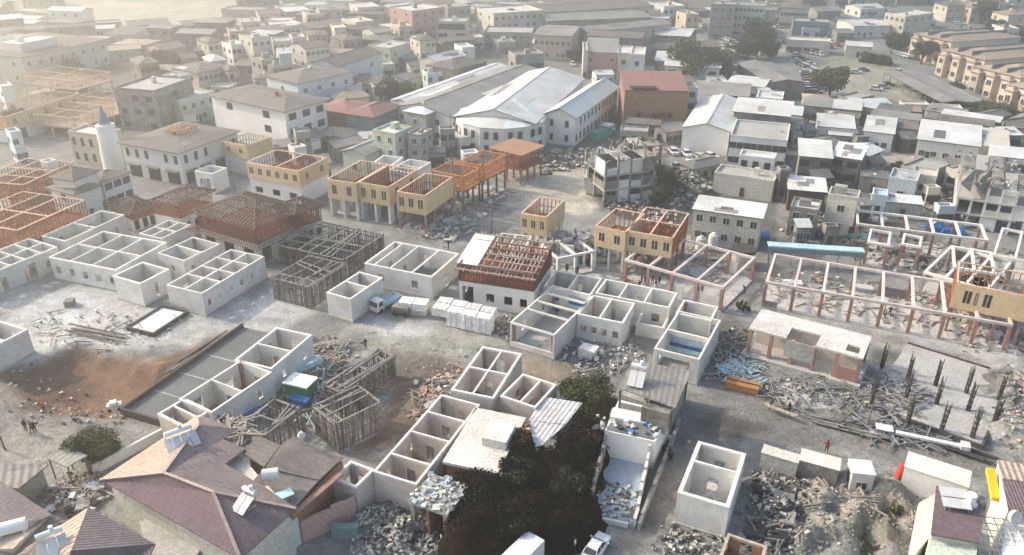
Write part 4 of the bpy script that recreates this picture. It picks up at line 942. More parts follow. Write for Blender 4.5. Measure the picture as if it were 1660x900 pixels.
r, Lx, Ly = lattice_house('red brown lattice roofed house with a white board on its roof', (772, 388), (743, 428), (864, 449), 7.2, 4.2, 0, skirt=False, roofm='lath_pale', studm='stud_brown', bF=[(.12, 1.9, .2, 3.4), (.42, 1.4, 1.1, 2.6), (.66, 1.4, 1.1, 2.6), (.86, 1.2, 1.1, 2.6)], base='white', bL='w2')
mb = MB(); mb.hexa([(-.6, .6, 7.0), (3.0, .6, 7.0), (3.0, Ly - .5, 8.5), (-.6, Ly - .5, 8.5), (-.6, .6, 7.1), (3.0, .6, 7.1), (3.0, Ly - .5, 8.6), (-.6, Ly - .5, 8.6)], 'sack'); mb.build('roof_board', r)
lattice_house('low brown lattice roof between the left block and the brown roofed white house', (180, 330), (212, 347), (250, 335), 3.6, 2.2, 1.3, skirt=False)

# ================================================================== bare concrete frames on the right
CFR = conc_frame
CFR('long frame with terracotta columns along the dusty street', (1256, 411), (1243, 456), (1640, 526), 4.6, 8, 1)
CFR('back frame with terracotta columns and blue sheets inside', (1394, 340), (1391, 362), (1600, 387), 4.8, 5, 1, bm='beam')
CFR('small two column frame standing left in front of the back frame', (1411, 371), (1408, 391), (1440, 397), 4.6, 1, 1, bm='beam')
CFR('small frame with red panels in front of the back frame', (1467, 379), (1463, 394), (1491, 399), 4.6, 1, 1, bm='beam')
CFR('frame with slanted pale beams beside the curved orange studs', (1552, 400), (1548, 432), (1612, 440), 4.6, 2, 1, bm='beam')
CFR('long low frame between the double timber storey and the round black tank', (1098, 386), (1015, 420), (1182, 452), 4.4, 4, 1, bm='beam_pink')
CFR('bare pink frame at the left of the single sheathed box', (812, 378), (802, 396), (850, 402), 4.0, 2, 1, bm='beam_pink')
CFR('grey frame of thin beams at the upper right edge of the site', (1540, 398), (1500, 440), (1600, 470), 4.2, 3, 1, bm='beam', cm='grey_wall')
CFR('broken pale frame between the curved studs and the right edge', (1630, 370), (1612, 412), (1680, 425), 5.0, 2, 1, bm='beam', cm='ruin')
CFR('ragged frame of white posts under the double timber storey', (880, 395), (905, 418), (960, 405), 4.0, 2, 1, bm='beam', cm='white')

# shed with the white flat roof
o, ang, Lx, Ly = rect((1217, 497), (1214, 532), (1395, 590), 4.4)
r = thing('flat_roofed_shed', 'long open shed with a white flat roof, terracotta columns and a notch in its front', 'shed', o, ang)
MB().box(-.4, Lx + .4, -.6, Ly, -.5, .25, 'slab').build('floor_slab', r)
rf = MB(); nx0, nx1 = Lx * .34, Lx * .60
rf.box(0, nx0, 0, Ly, 4.1, 4.4, 'slab_white'); rf.box(nx0, nx1, Ly * .5, Ly, 4.1, 4.398, 'slab_white'); rf.box(nx1, Lx * .84, 0, Ly, 4.1, 4.402, 'slab_white'); rf.box(Lx * .84, Lx * .95, Ly * .42, Ly, 4.1, 4.397, 'slab_white'); rf.box(Lx * .84, Lx * .95, 0, Ly * .14, 4.1, 4.397, 'slab_white'); rf.box(Lx * .95, Lx, 0, Ly, 4.1, 4.404, 'slab_white')
rf.build('roof', r)
for i in range(6):
    x = .3 + (Lx - .6) * i / 5; MB().box(x - .25, x + .25, .1, .6, .26, 4.1, 'terracotta').build('column', r)
    MB().box(x - .25, x + .25, Ly - .6, Ly - .1, .26, 4.1, 'terracotta').build('column', r)
MB().box(nx0, nx1, .05, .25, 1.4, 4.05, 'grey_wall').build('hanging_panel', r)
MB().box(.4, Lx - .4, Ly * .55, Ly * .55 + .25, .26, 4.09, 'plaster_pink').build('rear_wall', r)
MB().box(Lx * .8, Lx * .98, .08, .3, .26, 2.2, 'terracotta').build('panel', r)

# slab with standing rebar bundles
o, ang, Lx, Ly = rect((1404, 655), (1590, 722), (1640, 610), .3)
r = thing('concrete_slab', 'pale concrete slab with a dark edge, ringed by upright bar bundles', 'slab', o, ang)
MB().box(0, Lx, 0, Ly, -.5, .3, 'slab').build('slab_plate', r)
e = MB(); [e.box(*a, -.4, .5, 'rebar') for a in ((-.3, Lx + .3, -.3, 0), (-.3, 0, 0, Ly), (Lx, Lx + .3, 0, Ly))]; e.build('edge_board', r)
BN = 'upright bundles of reinforcing bars on the slab'
def rebar(label, px, py, h=4.4):
    mb = MB(); p = g(px, py)
    for k in range(9):
        a = k * .7; x, y = .22 * math.cos(a), .22 * math.sin(a); mb.tube((x, y, .2), (x * random.uniform(.3, 1.5) + random.uniform(-.15, .15), y * 1.2 + random.uniform(-.1, .1), h * random.uniform(.82, 1.08)), .055, .04, 'rebar', 5)
    for zz in (.8, 1.6, 2.4, 3.2): mb.box(-.26, .26, -.26, .26, zz, zz + .05, 'rebar')
    tag(mb.build('rebar_bundle', loc=(p.x, p.y, 0)), label, 'rebar bundle', BN)
for i, (x, y, lb) in enumerate(((1428, 600, 'back row bar bundle next to the shed'), (1411, 660, 'front left corner bar bundle, leaning'), (1470, 618, 'second bar bundle of the back row'), (1515, 628, 'third bar bundle of the back row'), (1565, 640, 'fourth bar bundle of the back row'),
        (1617, 652, 'last bar bundle of the back row, at the earth bank'), (1468, 648, 'middle row bar bundle over the pile of cut bars'), (1517, 658, 'second bar bundle of the middle row'), (1568, 668, 'third bar bundle of the middle row'), (1470, 690, 'front row bar bundle on the left'),
        (1525, 700, 'front row bar bundle in the centre'), (1575, 712, 'front row bar bundle on the right'), (1610, 690, 'bar bundle at the right end of the middle row'))): rebar(lb, x, y)

# ================================================================== lower middle: flat roof, ruin, dark mound, veranda house
o, ang, Lx, Ly = rect((715, 752), (806, 768), (858, 678), 4.0)
r = thing('flat_roofed_building', 'torn building with a dusty white flat roof and a raised block on it', 'building', o, ang)
MB().box(0, Lx, 0, Ly, 3.65, 4.0, 'slab_white').build('roof', r)
MB().box(.3, Lx - .3, 2.2, Ly - .3, -.5, 3.65, 'orange_wall').build('wall', r)
MB().box(Lx * .38, Lx * .72, Ly * .05, Ly * .5, 4.0, 5.1, 'slab_white').build('roof_block', r)
sc = MB()
for i in range(60): sc.chunk((random.uniform(0, Lx), random.uniform(-.8, .5), random.uniform(2.2, 3.9)), random.uniform(.3, .9), random.choice(('rub_pink', 'rub_dark', 'orange_wall')))
tag(sc.build('broken_edge', r), kind='stuff')
# sheet roof
mb = MB(); P = [(857, 682, 4.4), (880, 643, 4.6), (950, 655, 4.2), (917, 688, 4.0), (868, 731, 3.6)]; W = [g(*p) for p in P]; c0 = W[0].copy(); c0.z = 0
t = thing('sheet_roof', 'torn corrugated white sheet roof sagging over the dark mound', 'roof', c0)
t.rotation_euler.z = R(-28)
poly_roofs(t, [('roof_sheet', 'ribbed_sheet', [(857, 682, 3.6), (880, 643, 3.8), (944, 653, 3.5), (917, 688, 3.4)]), ('roof_sheet', 'ribbed_sheet', [(857.5, 682.5, 3.58), (916, 689, 3.38), (868, 731, 3.1)])])
for x, y in ((862, 690), (885, 655), (930, 668), (905, 700)):
    q = g(x, y, 2.8) - c0; q = Matrix.Rotation(R(28), 3, 'Z') @ q; MB().box(q.x - .12, q.x + .12, q.y - .12, q.y + .12, -.3, 3.0, 'old_wood').build('post', t)
# dark overgrown mound
def mound(label, pts, h, m, name, cat, seed=1, step=.8, leaves=0, lm=()):
    P = poly_w(pts); lo, hi = P.min(0), P.max(0); c = P.mean(0)
    X, Y = np.meshgrid(np.arange(lo[0] - 1, hi[0] + 1, step), np.arange(lo[1] - 1, hi[1] + 1, step))
    a = vnoise(X + 50 * seed, Y, 4) - .5; b_ = vnoise(X, Y + 31 * seed, 1.7) - .5
    M = inside(P, X + 2.5 * b_, Y + 2.5 * a).astype(float)
    for _ in range(5): M[1:-1, 1:-1] = (M[1:-1, 1:-1] * 2 + M[:-2, 1:-1] + M[2:, 1:-1] + M[1:-1, :-2] + M[1:-1, 2:]) / 6
    Z = h * np.clip(M * 1.3, 0, 1) ** .7 * (1 + .7 * a + .45 * b_) - .35
    ny, nx = X.shape; vs = [(X[j, i] - c[0], Y[j, i] - c[1], Z[j, i]) for j in range(ny) for i in range(nx)]; mb = MB(); mb.v = vs; k = mb.mi(m)
    for j in range(ny - 1):
        for i in range(nx - 1): mb.f.append((j * nx + i, j * nx + i + 1, (j + 1) * nx + i + 1, (j + 1) * nx + i)); mb.m.append(k)
    o = mb.build(name, loc=(c[0], c[1], 0)); o.data.polygons.foreach_set('use_smooth', np.ones(len(o.data.polygons), bool))
    tag(o, label, cat)
    if leaves:
        lb = MB(); J, I = np.where(M > .35)
        for _ in range(leaves):
            k = random.randrange(len(J)); p = Vector((X[J[k], I[k]] - c[0] + random.uniform(-.4, .4), Y[J[k], I[k]] - c[1] + random.uniform(-.4, .4), Z[J[k], I[k]] + random.uniform(0, .8)))
            s = random.uniform(.2, .5); a1 = Vector((random.gauss(0, 1), random.gauss(0, 1), random.gauss(0, .6))).normalized(); b1 = a1.cross(Vector((random.gauss(0, 1), random.gauss(0, 1), random.gauss(0, 1)))).normalized()
            lb.face((p - a1 * s * .5, p - b1 * s * .3, p + a1 * s * .5, p + b1 * s * .32), random.choice(lm))
        f = lb.build('scrub', o); tag(f, kind='stuff')
    return o
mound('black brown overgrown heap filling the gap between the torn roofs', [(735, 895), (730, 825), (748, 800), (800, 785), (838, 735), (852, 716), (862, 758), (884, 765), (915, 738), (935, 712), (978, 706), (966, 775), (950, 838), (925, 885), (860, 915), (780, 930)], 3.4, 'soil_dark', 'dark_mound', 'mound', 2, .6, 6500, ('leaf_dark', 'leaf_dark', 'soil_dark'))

# veranda house with grey roof
t = thing('veranda_house', 'narrow house with a grey corrugated roof over a cluttered terrace', 'house', Vector((g(1002, 628, 7.2).x, g(1002, 628, 7.2).y, 0)))
t.rotation_euler.z = R(-17)
poly_roofs(t, [('roof', 'metal_grey_x', [(1002, 628, 7.2), (1095, 661, 7.0), (1121, 601, 7.6), (1028, 584, 7.8)])])
poly_walls(t, [(1008, 640), (1088, 668), (1113, 612), (1032, 596)], 3.4, 'grey_wall', name='wall')
poly_walls(t, [(980, 698), (1062, 716), (1088, 668), (1003, 648)], 3.9, 'white', name='terrace')
poly_walls(t, [(984, 696), (1058, 712), (1083, 670), (1006, 652)], 4.02, 'slab_dark', z0=3.9, name='terrace_floor')
for x, y, zz in ((1006, 632, 7.0), (1090, 662, 6.9), (1050, 646, 7.0), (1115, 606, 7.3), (1032, 590, 7.5)):
    q = Matrix.Rotation(R(17), 3, 'Z') @ (g(x, y, zz) - Vector(t.location)); MB().box(q.x - .12, q.x + .12, q.y - .12, q.y + .12, 3.3, q.z - .15, 'old_wood').build('post', t)
poly_walls(t, [(1040, 660), (1086, 672), (1104, 630), (1056, 618)], 6.4, 'ruin', z0=3.4, name='room_wall')
solar('solar heater on the grey veranda roof', 1032, 620, 7.3, -20, 2, 1.0)
ld = MB()
for s in (0, .6): ld.bar((s, 0, 0), (s, 1.2, 4.4), .09, 'steel')
for k in range(9): ld.bar((0, .13 * k + .1, .45 * k + .4), (.6, .13 * k + .1, .45 * k + .4), .07, 'steel')
prop('ladder', 'metal ladder standing on the terrace under the grey roof', 'ladder', ld, 1040, 690, -15, 3.9)
MB_ = MB()
for k in range(26): MB_.chunk((random.uniform(-4, 3.5), random.uniform(-1.2, 1.2), .2), random.uniform(.3, 1.0), random.choice(('tarp_blue', 'rub_pale', 'dark', 'sack', 'rub_blue')))
o_ = prop('household_clutter', 'blue and white belongings strewn over the terrace', 'clutter', MB_, 1020, 694, -14, 4.0); o_['kind'] = 'stuff'
# its ruined front court
def ruin_court():
    o, ang, Lx, Ly = rect((985, 705), (948, 838), (1030, 858), 0)
    r = thing('ruined_house', 'ruined front room with a blue floor, barred doors and jagged side walls', 'ruin', o, ang)
    MB().box(0, Lx, 0, Ly, -.4, .2, 'floor_blue').build('floor', r)
    w = MB(); n = 12
    for i in range(n): w.box(0, .35, Ly * i / n, Ly * (i + 1) / n, 0, 1.0 + 3.2 * (i / n) + random.uniform(-.5, .4), 'ruin')
    w.build('side_wall', r); w = MB()
    for i in range(n): w.box(Lx - .35, Lx, Ly * i / n, Ly * (i + 1) / n, 0, .9 + 3.3 * (i / n) + random.uniform(-.5, .4), 'plaster')
    w.build('side_wall', r)
    MB().box(.36, Lx - .36, Ly * .72, Ly * .72 + .3, 0.2, 3.3, 'blue_wall').build('rear_wall', r)
    MB().box(.2, Lx - .2, Ly * .86, Ly - .1, 0.2, 4.4, 'white').build('upper_wall', r)
    MB().box(0, Lx * .85, -.2, .1, -.3, .45, 'plaster').build('front_kerb', r)
    for i in range(5): MB().box(.7 + i * .62, 1.1 + i * .62, Ly * .72 - .08, Ly * .72 - .003, .5, 2.4, 'frame_white').build('door_leaf', r)
    MB().box(4.0, Lx - .8, Ly * .72 - .07, Ly * .72 - .003, .6, 2.5, 'glass').build('window', r)
    j = MB()
    for i in range(150): j.chunk((random.uniform(.4, Lx - .4), random.uniform(.2, Ly * .4), .35), random.uniform(.15, .6), random.choice(('rub_pale', 'rub_grey', 'rub_dark', 'rub_blue')))
    tag(j.build('rubble', r), kind='stuff')
ruin_court()
wall_line('long concrete wall beside the ruined front room and the lane', (1100, 690), (1035, 858), 1.2, 'grey_wall', .35, jag=.5)
# ruined two storey corner below the pink row
o, ang, Lx, Ly = rect((668, 806), (725, 835), (752, 786), 4.2)
r = thing('ruined_building', 'ruined corner building with a broken floor covered in debris below the pink row', 'ruin', o, ang)
MB().box(0, Lx, 0, Ly, 3.9, 4.2, 'slab_white').build('floor_slab', r)
for x, y, m in ((.1, .1, 'pink_wall'), (Lx - .6, .1, 'ruin'), (Lx * .4, .1, 'brick'), (.1, Ly - .6, 'ruin')): MB().box(x, x + .5, y, y + .5, -.4, 3.9, m).build('column', r)
MB().box(.2, Lx * .6, Ly * .5, Ly * .5 + .3, 0, 3.89, 'brick').build('wall', r)
j = MB()
for i in range(130): j.chunk((random.uniform(0, Lx), random.uniform(0, Ly), 4.35), random.uniform(.2, .9), random.choice(('rub_pale', 'rub_grey', 'rub_blue', 'rub_pale')))
for i in range(80): j.chunk((random.uniform(-.5, Lx), random.uniform(-2.5, 1), random.uniform(.1, 1.2)), random.uniform(.2, .8), random.choice(('rub_pale', 'rub_dark', 'rub_blue')))
tag(j.build('rubble', r), kind='stuff')

# ================================================================== lower left: tiled houses
eave = g(162, 777, 6); e2 = g(390, 905, 6)
t = thing('tiled_roof_house', 'large house with a purple brown tiled hip roof at the bottom', 'house', (eave.x, eave.y, 0)); t.rotation_euler.z = math.atan2(e2.y - eave.y, e2.x - eave.x)
poly_roofs(t, [('roof_slope', 'tile_purple_x', [(162, 777, 6), (390, 906, 6), (345, 797, 8.6), (265, 766, 8.6)]),
    ('roof_slope', 'tile_purple_y', [(390, 906, 6), (480, 824, 6), (345, 797, 8.6)]),
    ('roof_slope', 'tile_pink_y', [(162, 777, 6), (265, 766, 8.6), (322, 688, 8.4), (322, 672, 7.0)]),  # paler tiles paint the sunlight onto this slope
    ('roof_slope', 'tile_x', [(265, 766, 8.6), (345, 797, 8.6), (480, 824, 6), (430, 790, 6.6), (365, 752, 7.0)]),
    ('roof_slope', 'tile_y', [(265, 766, 8.6), (365, 752, 7.0), (397, 728, 6.6), (362, 712, 7.0), (322, 688, 8.4)]),
    ('roof_slope', 'tile_y', [(322, 688, 8.4), (362, 712, 7.0), (390, 696, 6.4), (326, 673, 6.6)])])
rd = MB(); Rz_ = Matrix.Rotation(-t.rotation_euler.z, 3, 'Z')
for a, b_ in (((265, 766, 8.65), (345, 797, 8.65)), ((345, 797, 8.65), (390, 906, 6.1)), ((345, 797, 8.65), (480, 824, 6.1)), ((265, 766, 8.65), (162, 777, 6.1)), ((265, 766, 8.65), (322, 688, 8.45))):
    rd.bar(Rz_ @ (g(*a) - Vector(t.location)), Rz_ @ (g(*b_) - Vector(t.location)), .3, 'ridge', .14)
rd.build('ridge_cap', t)
poly_walls(t, [(178, 780), (388, 898), (470, 826), (400, 750), (322, 682)], 5.8, 'cream')
t2 = thing('corrugated_roof_building', 'long building with brown corrugated roofs over a painted brick side wall', 'building', Vector((g(478, 822, 5.6).x, g(478, 822, 5.6).y, 0)))
q1, q2 = g(478, 822, 5.6), g(556, 741, 5.6); t2.rotation_euler.z = math.atan2(q2.y - q1.y, q2.x - q1.x)
poly_roofs(t2, [('roof_sheet', 'tile_brown_x', [(455, 722, 6.6), (475, 708, 6.6), (556, 741, 5.6), (517, 778, 5.6), (430, 758, 6.5)]),
    ('roof_sheet', 'tile_brown_x', [(370, 714, 6.5), (400, 697, 6.5), (454, 722, 6.6), (428, 757, 6.45), (395, 735, 6.4)]),
    ('roof_sheet', 'tile_brown_x', [(428, 759, 6.3), (516, 779, 5.5), (478, 822, 5.5), (400, 792, 5.9)])])
poly_walls(t2, [(482, 822), (520, 782), (555, 748), (475, 716), (405, 745), (420, 790)], 4.9, 'brick', name='wall')
poly_walls(t2, [(395, 905), (480, 828), (488, 832), (402, 912)], 3.6, 'white', name='side_wall')
MBr = MB(); a_, b2 = Matrix.Rotation(-t2.rotation_euler.z, 3, 'Z') @ (g(470, 838, 5.0) - Vector(t2.location)), Matrix.Rotation(-t2.rotation_euler.z, 3, 'Z') @ (g(552, 768, 5.0) - Vector(t2.location)); MBr.bar(a_, b2, .7, 'terracotta', .25); MBr.build('eave_beam', t2)
wall_line('painted garden wall of patchy brick and plaster below the brown corrugated roof', (440, 900), (578, 838), 3.0, 'pink_wall', .3, jag=.3)
wall_line('teal painted low wall by the pale rubble', (540, 868), (582, 868), 1.4, 'teal_wall', .8)
solar('long solar heater with two white tanks on the sunlit roof slope', 296, 722, 7.9, 38, 4, .85)
solar('solar heater near the hip of the purple roof', 398, 822, 7.3, -30, 2, .85)
tk = MB(); tk.tube((-.8, 0, .9), (.8, 0, .9), .55, .55, 'tank_white', 14); [tk.bar((x, 0, 0), (x, 0, .5), .1, 'steel') for x in (-.5, .5)]
prop('water_tank', 'short white tank lying on the brown corrugated roof', 'water tank', tk, 440, 779, 10, 6.5)
mb = MB(); mb.box(-1.1, 1.1, -.6, .6, 0, .08, 'lightblue'); prop('roof_panel', 'pale blue panel leaning at the brown roof edge', 'panel', mb, 457, 803, 35, 6.2)
mb = MB(); mb.tube((0, 0, 0), (0, 0, .9), .1, .1, 'sack', 8); mb.tube((0, 0, .85), (.1, -.3, 1.5), .45, .2, 'sack', 12); prop('white_dish', 'small white dish standing by the corrugated roof ridge', 'dish', mb, 490, 716, 0, 6.6)
pv_, pv2 = g(115, 893, 7.6), g(252, 882, 5.2)
t = thing('tiled_roof_house', 'small house with pinkish tiled hip roof at the bottom left corner', 'house', (pv_.x, pv_.y, 0)); t.rotation_euler.z = math.atan2(pv2.y - pv_.y, pv2.x - pv_.x)
poly_roofs(t, [('roof_slope', 'tile_y', [(143, 822, 7.6), (115, 893, 7.6), (252, 882, 5.2)]), ('roof_slope', 'tile_purple_x', [(115, 893, 7.6), (252, 882, 5.2), (215, 960, 5.2), (90, 965, 5.2)]),
    ('roof_slope', 'tile_pink_y', [(143, 822, 7.6), (115, 893, 7.6), (90, 965, 5.2), (-10, 930, 5.2), (40, 890, 5.4)])])  # this slope is coloured paler for the sun falling on it
poly_walls(t, [(150, 838), (240, 882), (200, 950), (20, 930), (45, 890)], 5.0, 'cream')
solar('solar heater at the bottom left on the sunlit tiled slope', 88, 892, 6.6, 35, 3, .85)
t = thing('tiled_roof_house', 'house with worn pink tiled roof cut off by the left edge', 'house', Vector((g(0, 800, 5.6).x, g(0, 800, 5.6).y, 0))); t.rotation_euler.z = R(40)
poly_roofs(t, [('roof_slope', 'tile_y', [(-60, 770, 6.4), (0, 779, 6.2), (84, 834, 5.2), (40, 858, 5.2), (-60, 880, 6.0)]), ('roof_slope', 'tile_brown_y', [(84, 836, 4.6), (120, 850, 4.2), (30, 905, 4.2), (-40, 900, 4.8), (35, 860, 4.8)])])
poly_walls(t, [(-60, 785), (0, 790), (76, 838), (20, 890), (-60, 890)], 4.9, 'peach')
tk = MB(); tk.tube((-1.5, 0, 1.3), (1.5, 0, 1.3), .62, .62, 'tank_white', 16); [tk.bar((x, y, 0), (x, 0, 1.0), .12, 'sack') for x in (-1.1, 1.1) for y in (-.5, .5)]
prop('water_tank', 'big white tank on legs at the left edge above the pink roofs', 'water tank', tk, 20, 872, 25, 6.2)
t = thing('metal_roof_shed', 'dark ribbed sheet roof at the left edge above the junk pile', 'shed', Vector((g(0, 770, 3.4).x, g(0, 770, 3.4).y, 0))); t.rotation_euler.z = R(20)
poly_roofs(t, [('roof', 'metal_dark_x', [(-60, 750, 3.8), (78, 753, 3.8), (30, 792, 3.0), (-60, 780, 3.0)])]); poly_walls(t, [(-60, 757), (68, 758), (28, 788), (-60, 776)], 2.9, 'grey_wall')
t = thing('metal_canopy', 'small faded canopy beside the round garden tree', 'canopy', Vector((g(110, 740, 3).x, g(110, 740, 3).y, 0))); t.rotation_euler.z = R(-20)
poly_roofs(t, [('roof', 'metal_grey_x', [(75, 742, 3.0), (108, 724, 3.0), (142, 738, 3.0), (108, 757, 3.0)])])
for x, y in ((79, 742), (108, 727), (137, 738), (108, 753)):
    q = Matrix.Rotation(R(20), 3, 'Z') @ (g(x, y, 3) - Vector(t.location)); MB().box(q.x - .06, q.x + .06, q.y - .06, q.y + .06, -.3, 2.86, 'old_wood').build('post', t)
wall_line('long pale garden wall curving behind the big tiled house', (152, 768), (290, 694), 1.2, 'plaster')
wall_line('low kerb wall beside the garden tree', (140, 762), (165, 752), .8, 'plaster')
t = thing('flat_roofed_building', 'low flat concrete roof between the two tiled houses', 'building', Vector((g(250, 870, 3).x, g(250, 870, 3).y, 0)))
poly_walls(t, [(225, 845), (250, 838), (328, 885), (300, 930), (240, 905)], 3.0, 'slab', name='wall')

# ================================================================== grey slab strip, white panel, small site things
o, ang, Lx, Ly = rect((216, 658), (262, 686), (437, 541), .35)
r = thing('concrete_slab', 'long dark grey slab strip with pale joints beside the left roofless row', 'slab', o, ang)
MB().box(0, Lx, 0, Ly, -.5, .35, 'slab_dark').build('slab_plate', r)
for f in (.22, .42, .64): MB().box(Lx * f, Lx * f + .12, 0, Ly, .353, .362, 'slab_white').build('joint', r)
mb = MB(); mb.box(-.3, -.02, -.2, Ly, -.4, 1.0, 'rebar'); mb.box(-.3, Lx, Ly, Ly + .3, -.4, 1.0, 'rebar'); mb.build('edge_board', r)
o, ang, Lx, Ly = rect((210, 530), (248, 540), (300, 506), .4)
r = thing('form_panel', 'white rectangle of fresh screed inside black form boards', 'panel', o, ang)
MB().box(0, Lx, 0, Ly, -.2, .3, 'sack').build('screed', r)
mb = MB(); [mb.box(*a, -.2, .55, 'rebar') for a in ((-.3, Lx + .3, -.35, 0), (-.3, Lx + .3, Ly, Ly + .35), (-.35, 0, 0, Ly), (Lx, Lx + .35, 0, Ly))]; mb.build('form_board', r)
def planks(label, p0, p1, n, w=.25, m='old_wood', spread=.9, name='plank_stack', cat='planks'):
    a, b = g(*p0), g(*p1); d = (b - a); L = d.length; mb = MB()
    for i in range(n): y = random.uniform(-spread, spread); s = random.uniform(0, .25) * L; mb.bar((s, y, .12 + .15 * (i % 3)), (s + L * random.uniform(.55, .75), y + random.uniform(-.4, .4), .12 + .15 * (i % 3)), w, m, .14)
    tag(mb.build(name, loc=a, rz=math.atan2(d.y, d.x)), label, cat)
planks('dark planks lying on the pale yard above the brown pit', (106, 532), (225, 556), 8)
planks('dark boards along the upper edge of the grey slab', (270, 610), (380, 535), 9, spread=1.2)
planks('long thin planks on the mud in front of the upright bars', (1300, 678), (1480, 722), 10, m='old_wood_pale')
planks('bundle of grey pipes right of the brown bin', (1295, 625), (1362, 640), 14, .3, 'steel', .8, 'pipe_bundle', 'pipes')
planks('second bundle of grey pipes on the slab beside the shed', (1418, 668), (1470, 690), 14, .3, 'steel', .8, 'pipe_bundle', 'pipes')
planks('stacked pipes behind the front bars', (1470, 632), (1530, 650), 12, .3, 'steel', .8, 'pipe_bundle', 'pipes')
planks('dark timber lengths near the muddy lane', (1360, 690), (1400, 700), 6, m='old_wood')
planks('long black beams running to the right edge below the slab', (1480, 705), (1640, 760), 6, .35, 'rebar', .8)
mb = MB(); mb.box(-2.2, 2.2, -.9, .9, 0, 1.0, 'orange'); mb.box(-2.25, 2.25, -.03, .03, 1.0, 1.15, 'dark'); prop('skip_bin', 'brown orange bin split by a dark bar among the pipes', 'bin', mb, 1203, 630, -25)
mb = MB(); mb.box(-1.9, 1.9, -.22, .22, .3, .5, 'plank'); mb.bar((-2.3, .5, .2), (2.1, .5, .2), .2, 'osb'); prop('timber_beam', 'yellow beam carried between two workers', 'beam', mb, 1265, 670, -38, .4)
mb = MB(); mb.box(-4, 4, -.3, .3, .5, .8, 'sack'); mb.box(3.2, 4.2, -.6, .6, .2, 1.1, 'sack'); prop('white_beam', 'white beam with a block at its end lying on the mud', 'beam', mb, 1508, 720, -22)
mb = MB(); mb.box(-1, 1, -.7, .7, .6, .75, 'sack'); [mb.bar((x, y, 0), (x, y, .7), .1, 'steel') for x in (-.8, .8) for y in (-.5, .5)]; prop('work_table', 'white work table on the muddy lane', 'table', mb, 1432, 700, -20)
truck('little white flatbed truck with a pale blue bed in the middle yard', 626, 498, -38, 'white', 'lightblue', 5.6)
for lb, x, y, n in (('two white stacked bales on a grey base beside the truck', 672, 506, 2),):
    mb = MB()
    for i in range(n): mb.box(-2.3 + i * 2.35, -.05 + i * 2.35, -1.1, 1.1, .9, 2.1, 'sack')
    mb.box(-2.3, 2.3, -1.05, 1.05, 0, .88, 'rub_pale'); prop('wrapped_pallet', lb, 'pallet', mb, x, y, -12)
mb = MB(); mb.box(-1.5, 1.5, -1, 1, .5, 1.2, 'old_wood'); mb.box(-1.4, 1.4, -.9, .9, 1.2, 1.5, 'rub_grey'); [mb.tube((x, -1.05, .4), (x, 1.05, .4), .38, .38, 'tyre', 10) for x in (-.9, .9)]; prop('trailer', 'small dark trailer between the truck and the bales', 'trailer', mb, 652, 508, -15)
def bagged(label, px, py, z):
    mb = MB(); q = lambda: random.uniform(-.08, .08)
    mb.hexa([(-1.3 + q(), -1 + q(), 0), (1.3 + q(), -1 + q(), 0), (1.3 + q(), 1 + q(), 0), (-1.3 + q(), 1 + q(), 0), (-1.15 + q(), -.9 + q(), 1.3), (1.15 + q(), -.9 + q(), 1.3), (1.15 + q(), .9, 1.3), (-1.15, .9 + q(), 1.3)], 'sack')
    for x in (-.5, .5): mb.box(x - .05, x + .05, -1.03, 1.03, .0, 1.33, 'frame_white')
    p = g(px, py); tag(mb.build('building_material_sack', loc=(p.x, p.y, z), rz=R(-18)), label, 'sack', 'white sacks stacked in the middle yard')
for i in range(4):
    a, b_ = g(716, 520), g(786, 536); p = a.lerp(b_, i / 3)
    for k, zz in ((0, 0), (1, 1.34)):
        for row in (0, 1):
            if random.random() < .12: continue
            mbp = p + Vector((row * .5, row * 2.05, 0)); mb = None
            xx = CX + (mbp.x / ((mbp.y * math.cos(PITCH) + H * math.sin(PITCH)))) * F; yy = CY - F * (mbp.y * math.sin(PITCH) - H * math.cos(PITCH)) / (mbp.y * math.cos(PITCH) + H * math.sin(PITCH))
            bagged('white wrapped sack by the lattice roofed house, %s tier, %s row, %s from the left' % ('upper' if k else 'lower', 'back' if row else 'front', ORD[i]), xx, yy, zz)
# blue things by the pole frames
mb = MB(); mb.box(-1.9, 1.9, -1.4, 1.4, 2.2, 2.4, 'sack'); mb.box(-1.7, 1.7, -1.2, 1.2, 0, 2.2, 'green'); prop('site_cabin', 'green cabin with a white lid beside the pole frames', 'cabin', mb, 490, 640, -20)
mb = MB(); mb.box(-1.4, 1.4, -.7, .7, 0, 1.0, 'tarp_blue'); prop('blue_crate', 'blue crate below the green cabin', 'crate', mb, 487, 655, -20)
mb = MB(); mb.hexa([(-5, -.9, 0), (5, -.9, 0), (5, .9, 0), (-5, .9, 0), (-5, -.7, .9), (5, -.5, .9), (5, .7, .7), (-5, .7, .9)], 'lightblue'); prop('sheet_stack', 'pale blue stack of sheets along the left roofless row', 'sheets', mb, 470, 608, 42)
mb = MB(); mb.hexa([(-2, -1, 0), (2, -1, 0), (2, 1, 0), (-2, 1, 0), (-1.7, -.6, .8), (1.2, -.9, 1.0), (1.6, .7, .6), (-1.4, .6, .9)], 'tarp_blue'); prop('blue_tarpaulin', 'crumpled blue tarpaulin on the open pole frame', 'tarpaulin', mb, 404, 675, 30)
mb = MB(); mb.tube((0, 0, 0), (0, 0, 2.0), .62, .62, 'yellow', 16); prop('yellow_barrel', 'tall yellow barrel in the low walled room', 'barrel', mb, 1069, 527)
mb = MB(); mb.chunk((0, 0, .7), 2.4, 'sack', 1.0); mb.chunk((2, .4, .4), 1.4, 'sack', .9); mb.chunk((1.2, -1.1, .3), 1.1, 'sack', .9); prop('white_bundle', 'white bundle lying in front of the four windowed shell', 'bundle', mb, 953, 577)
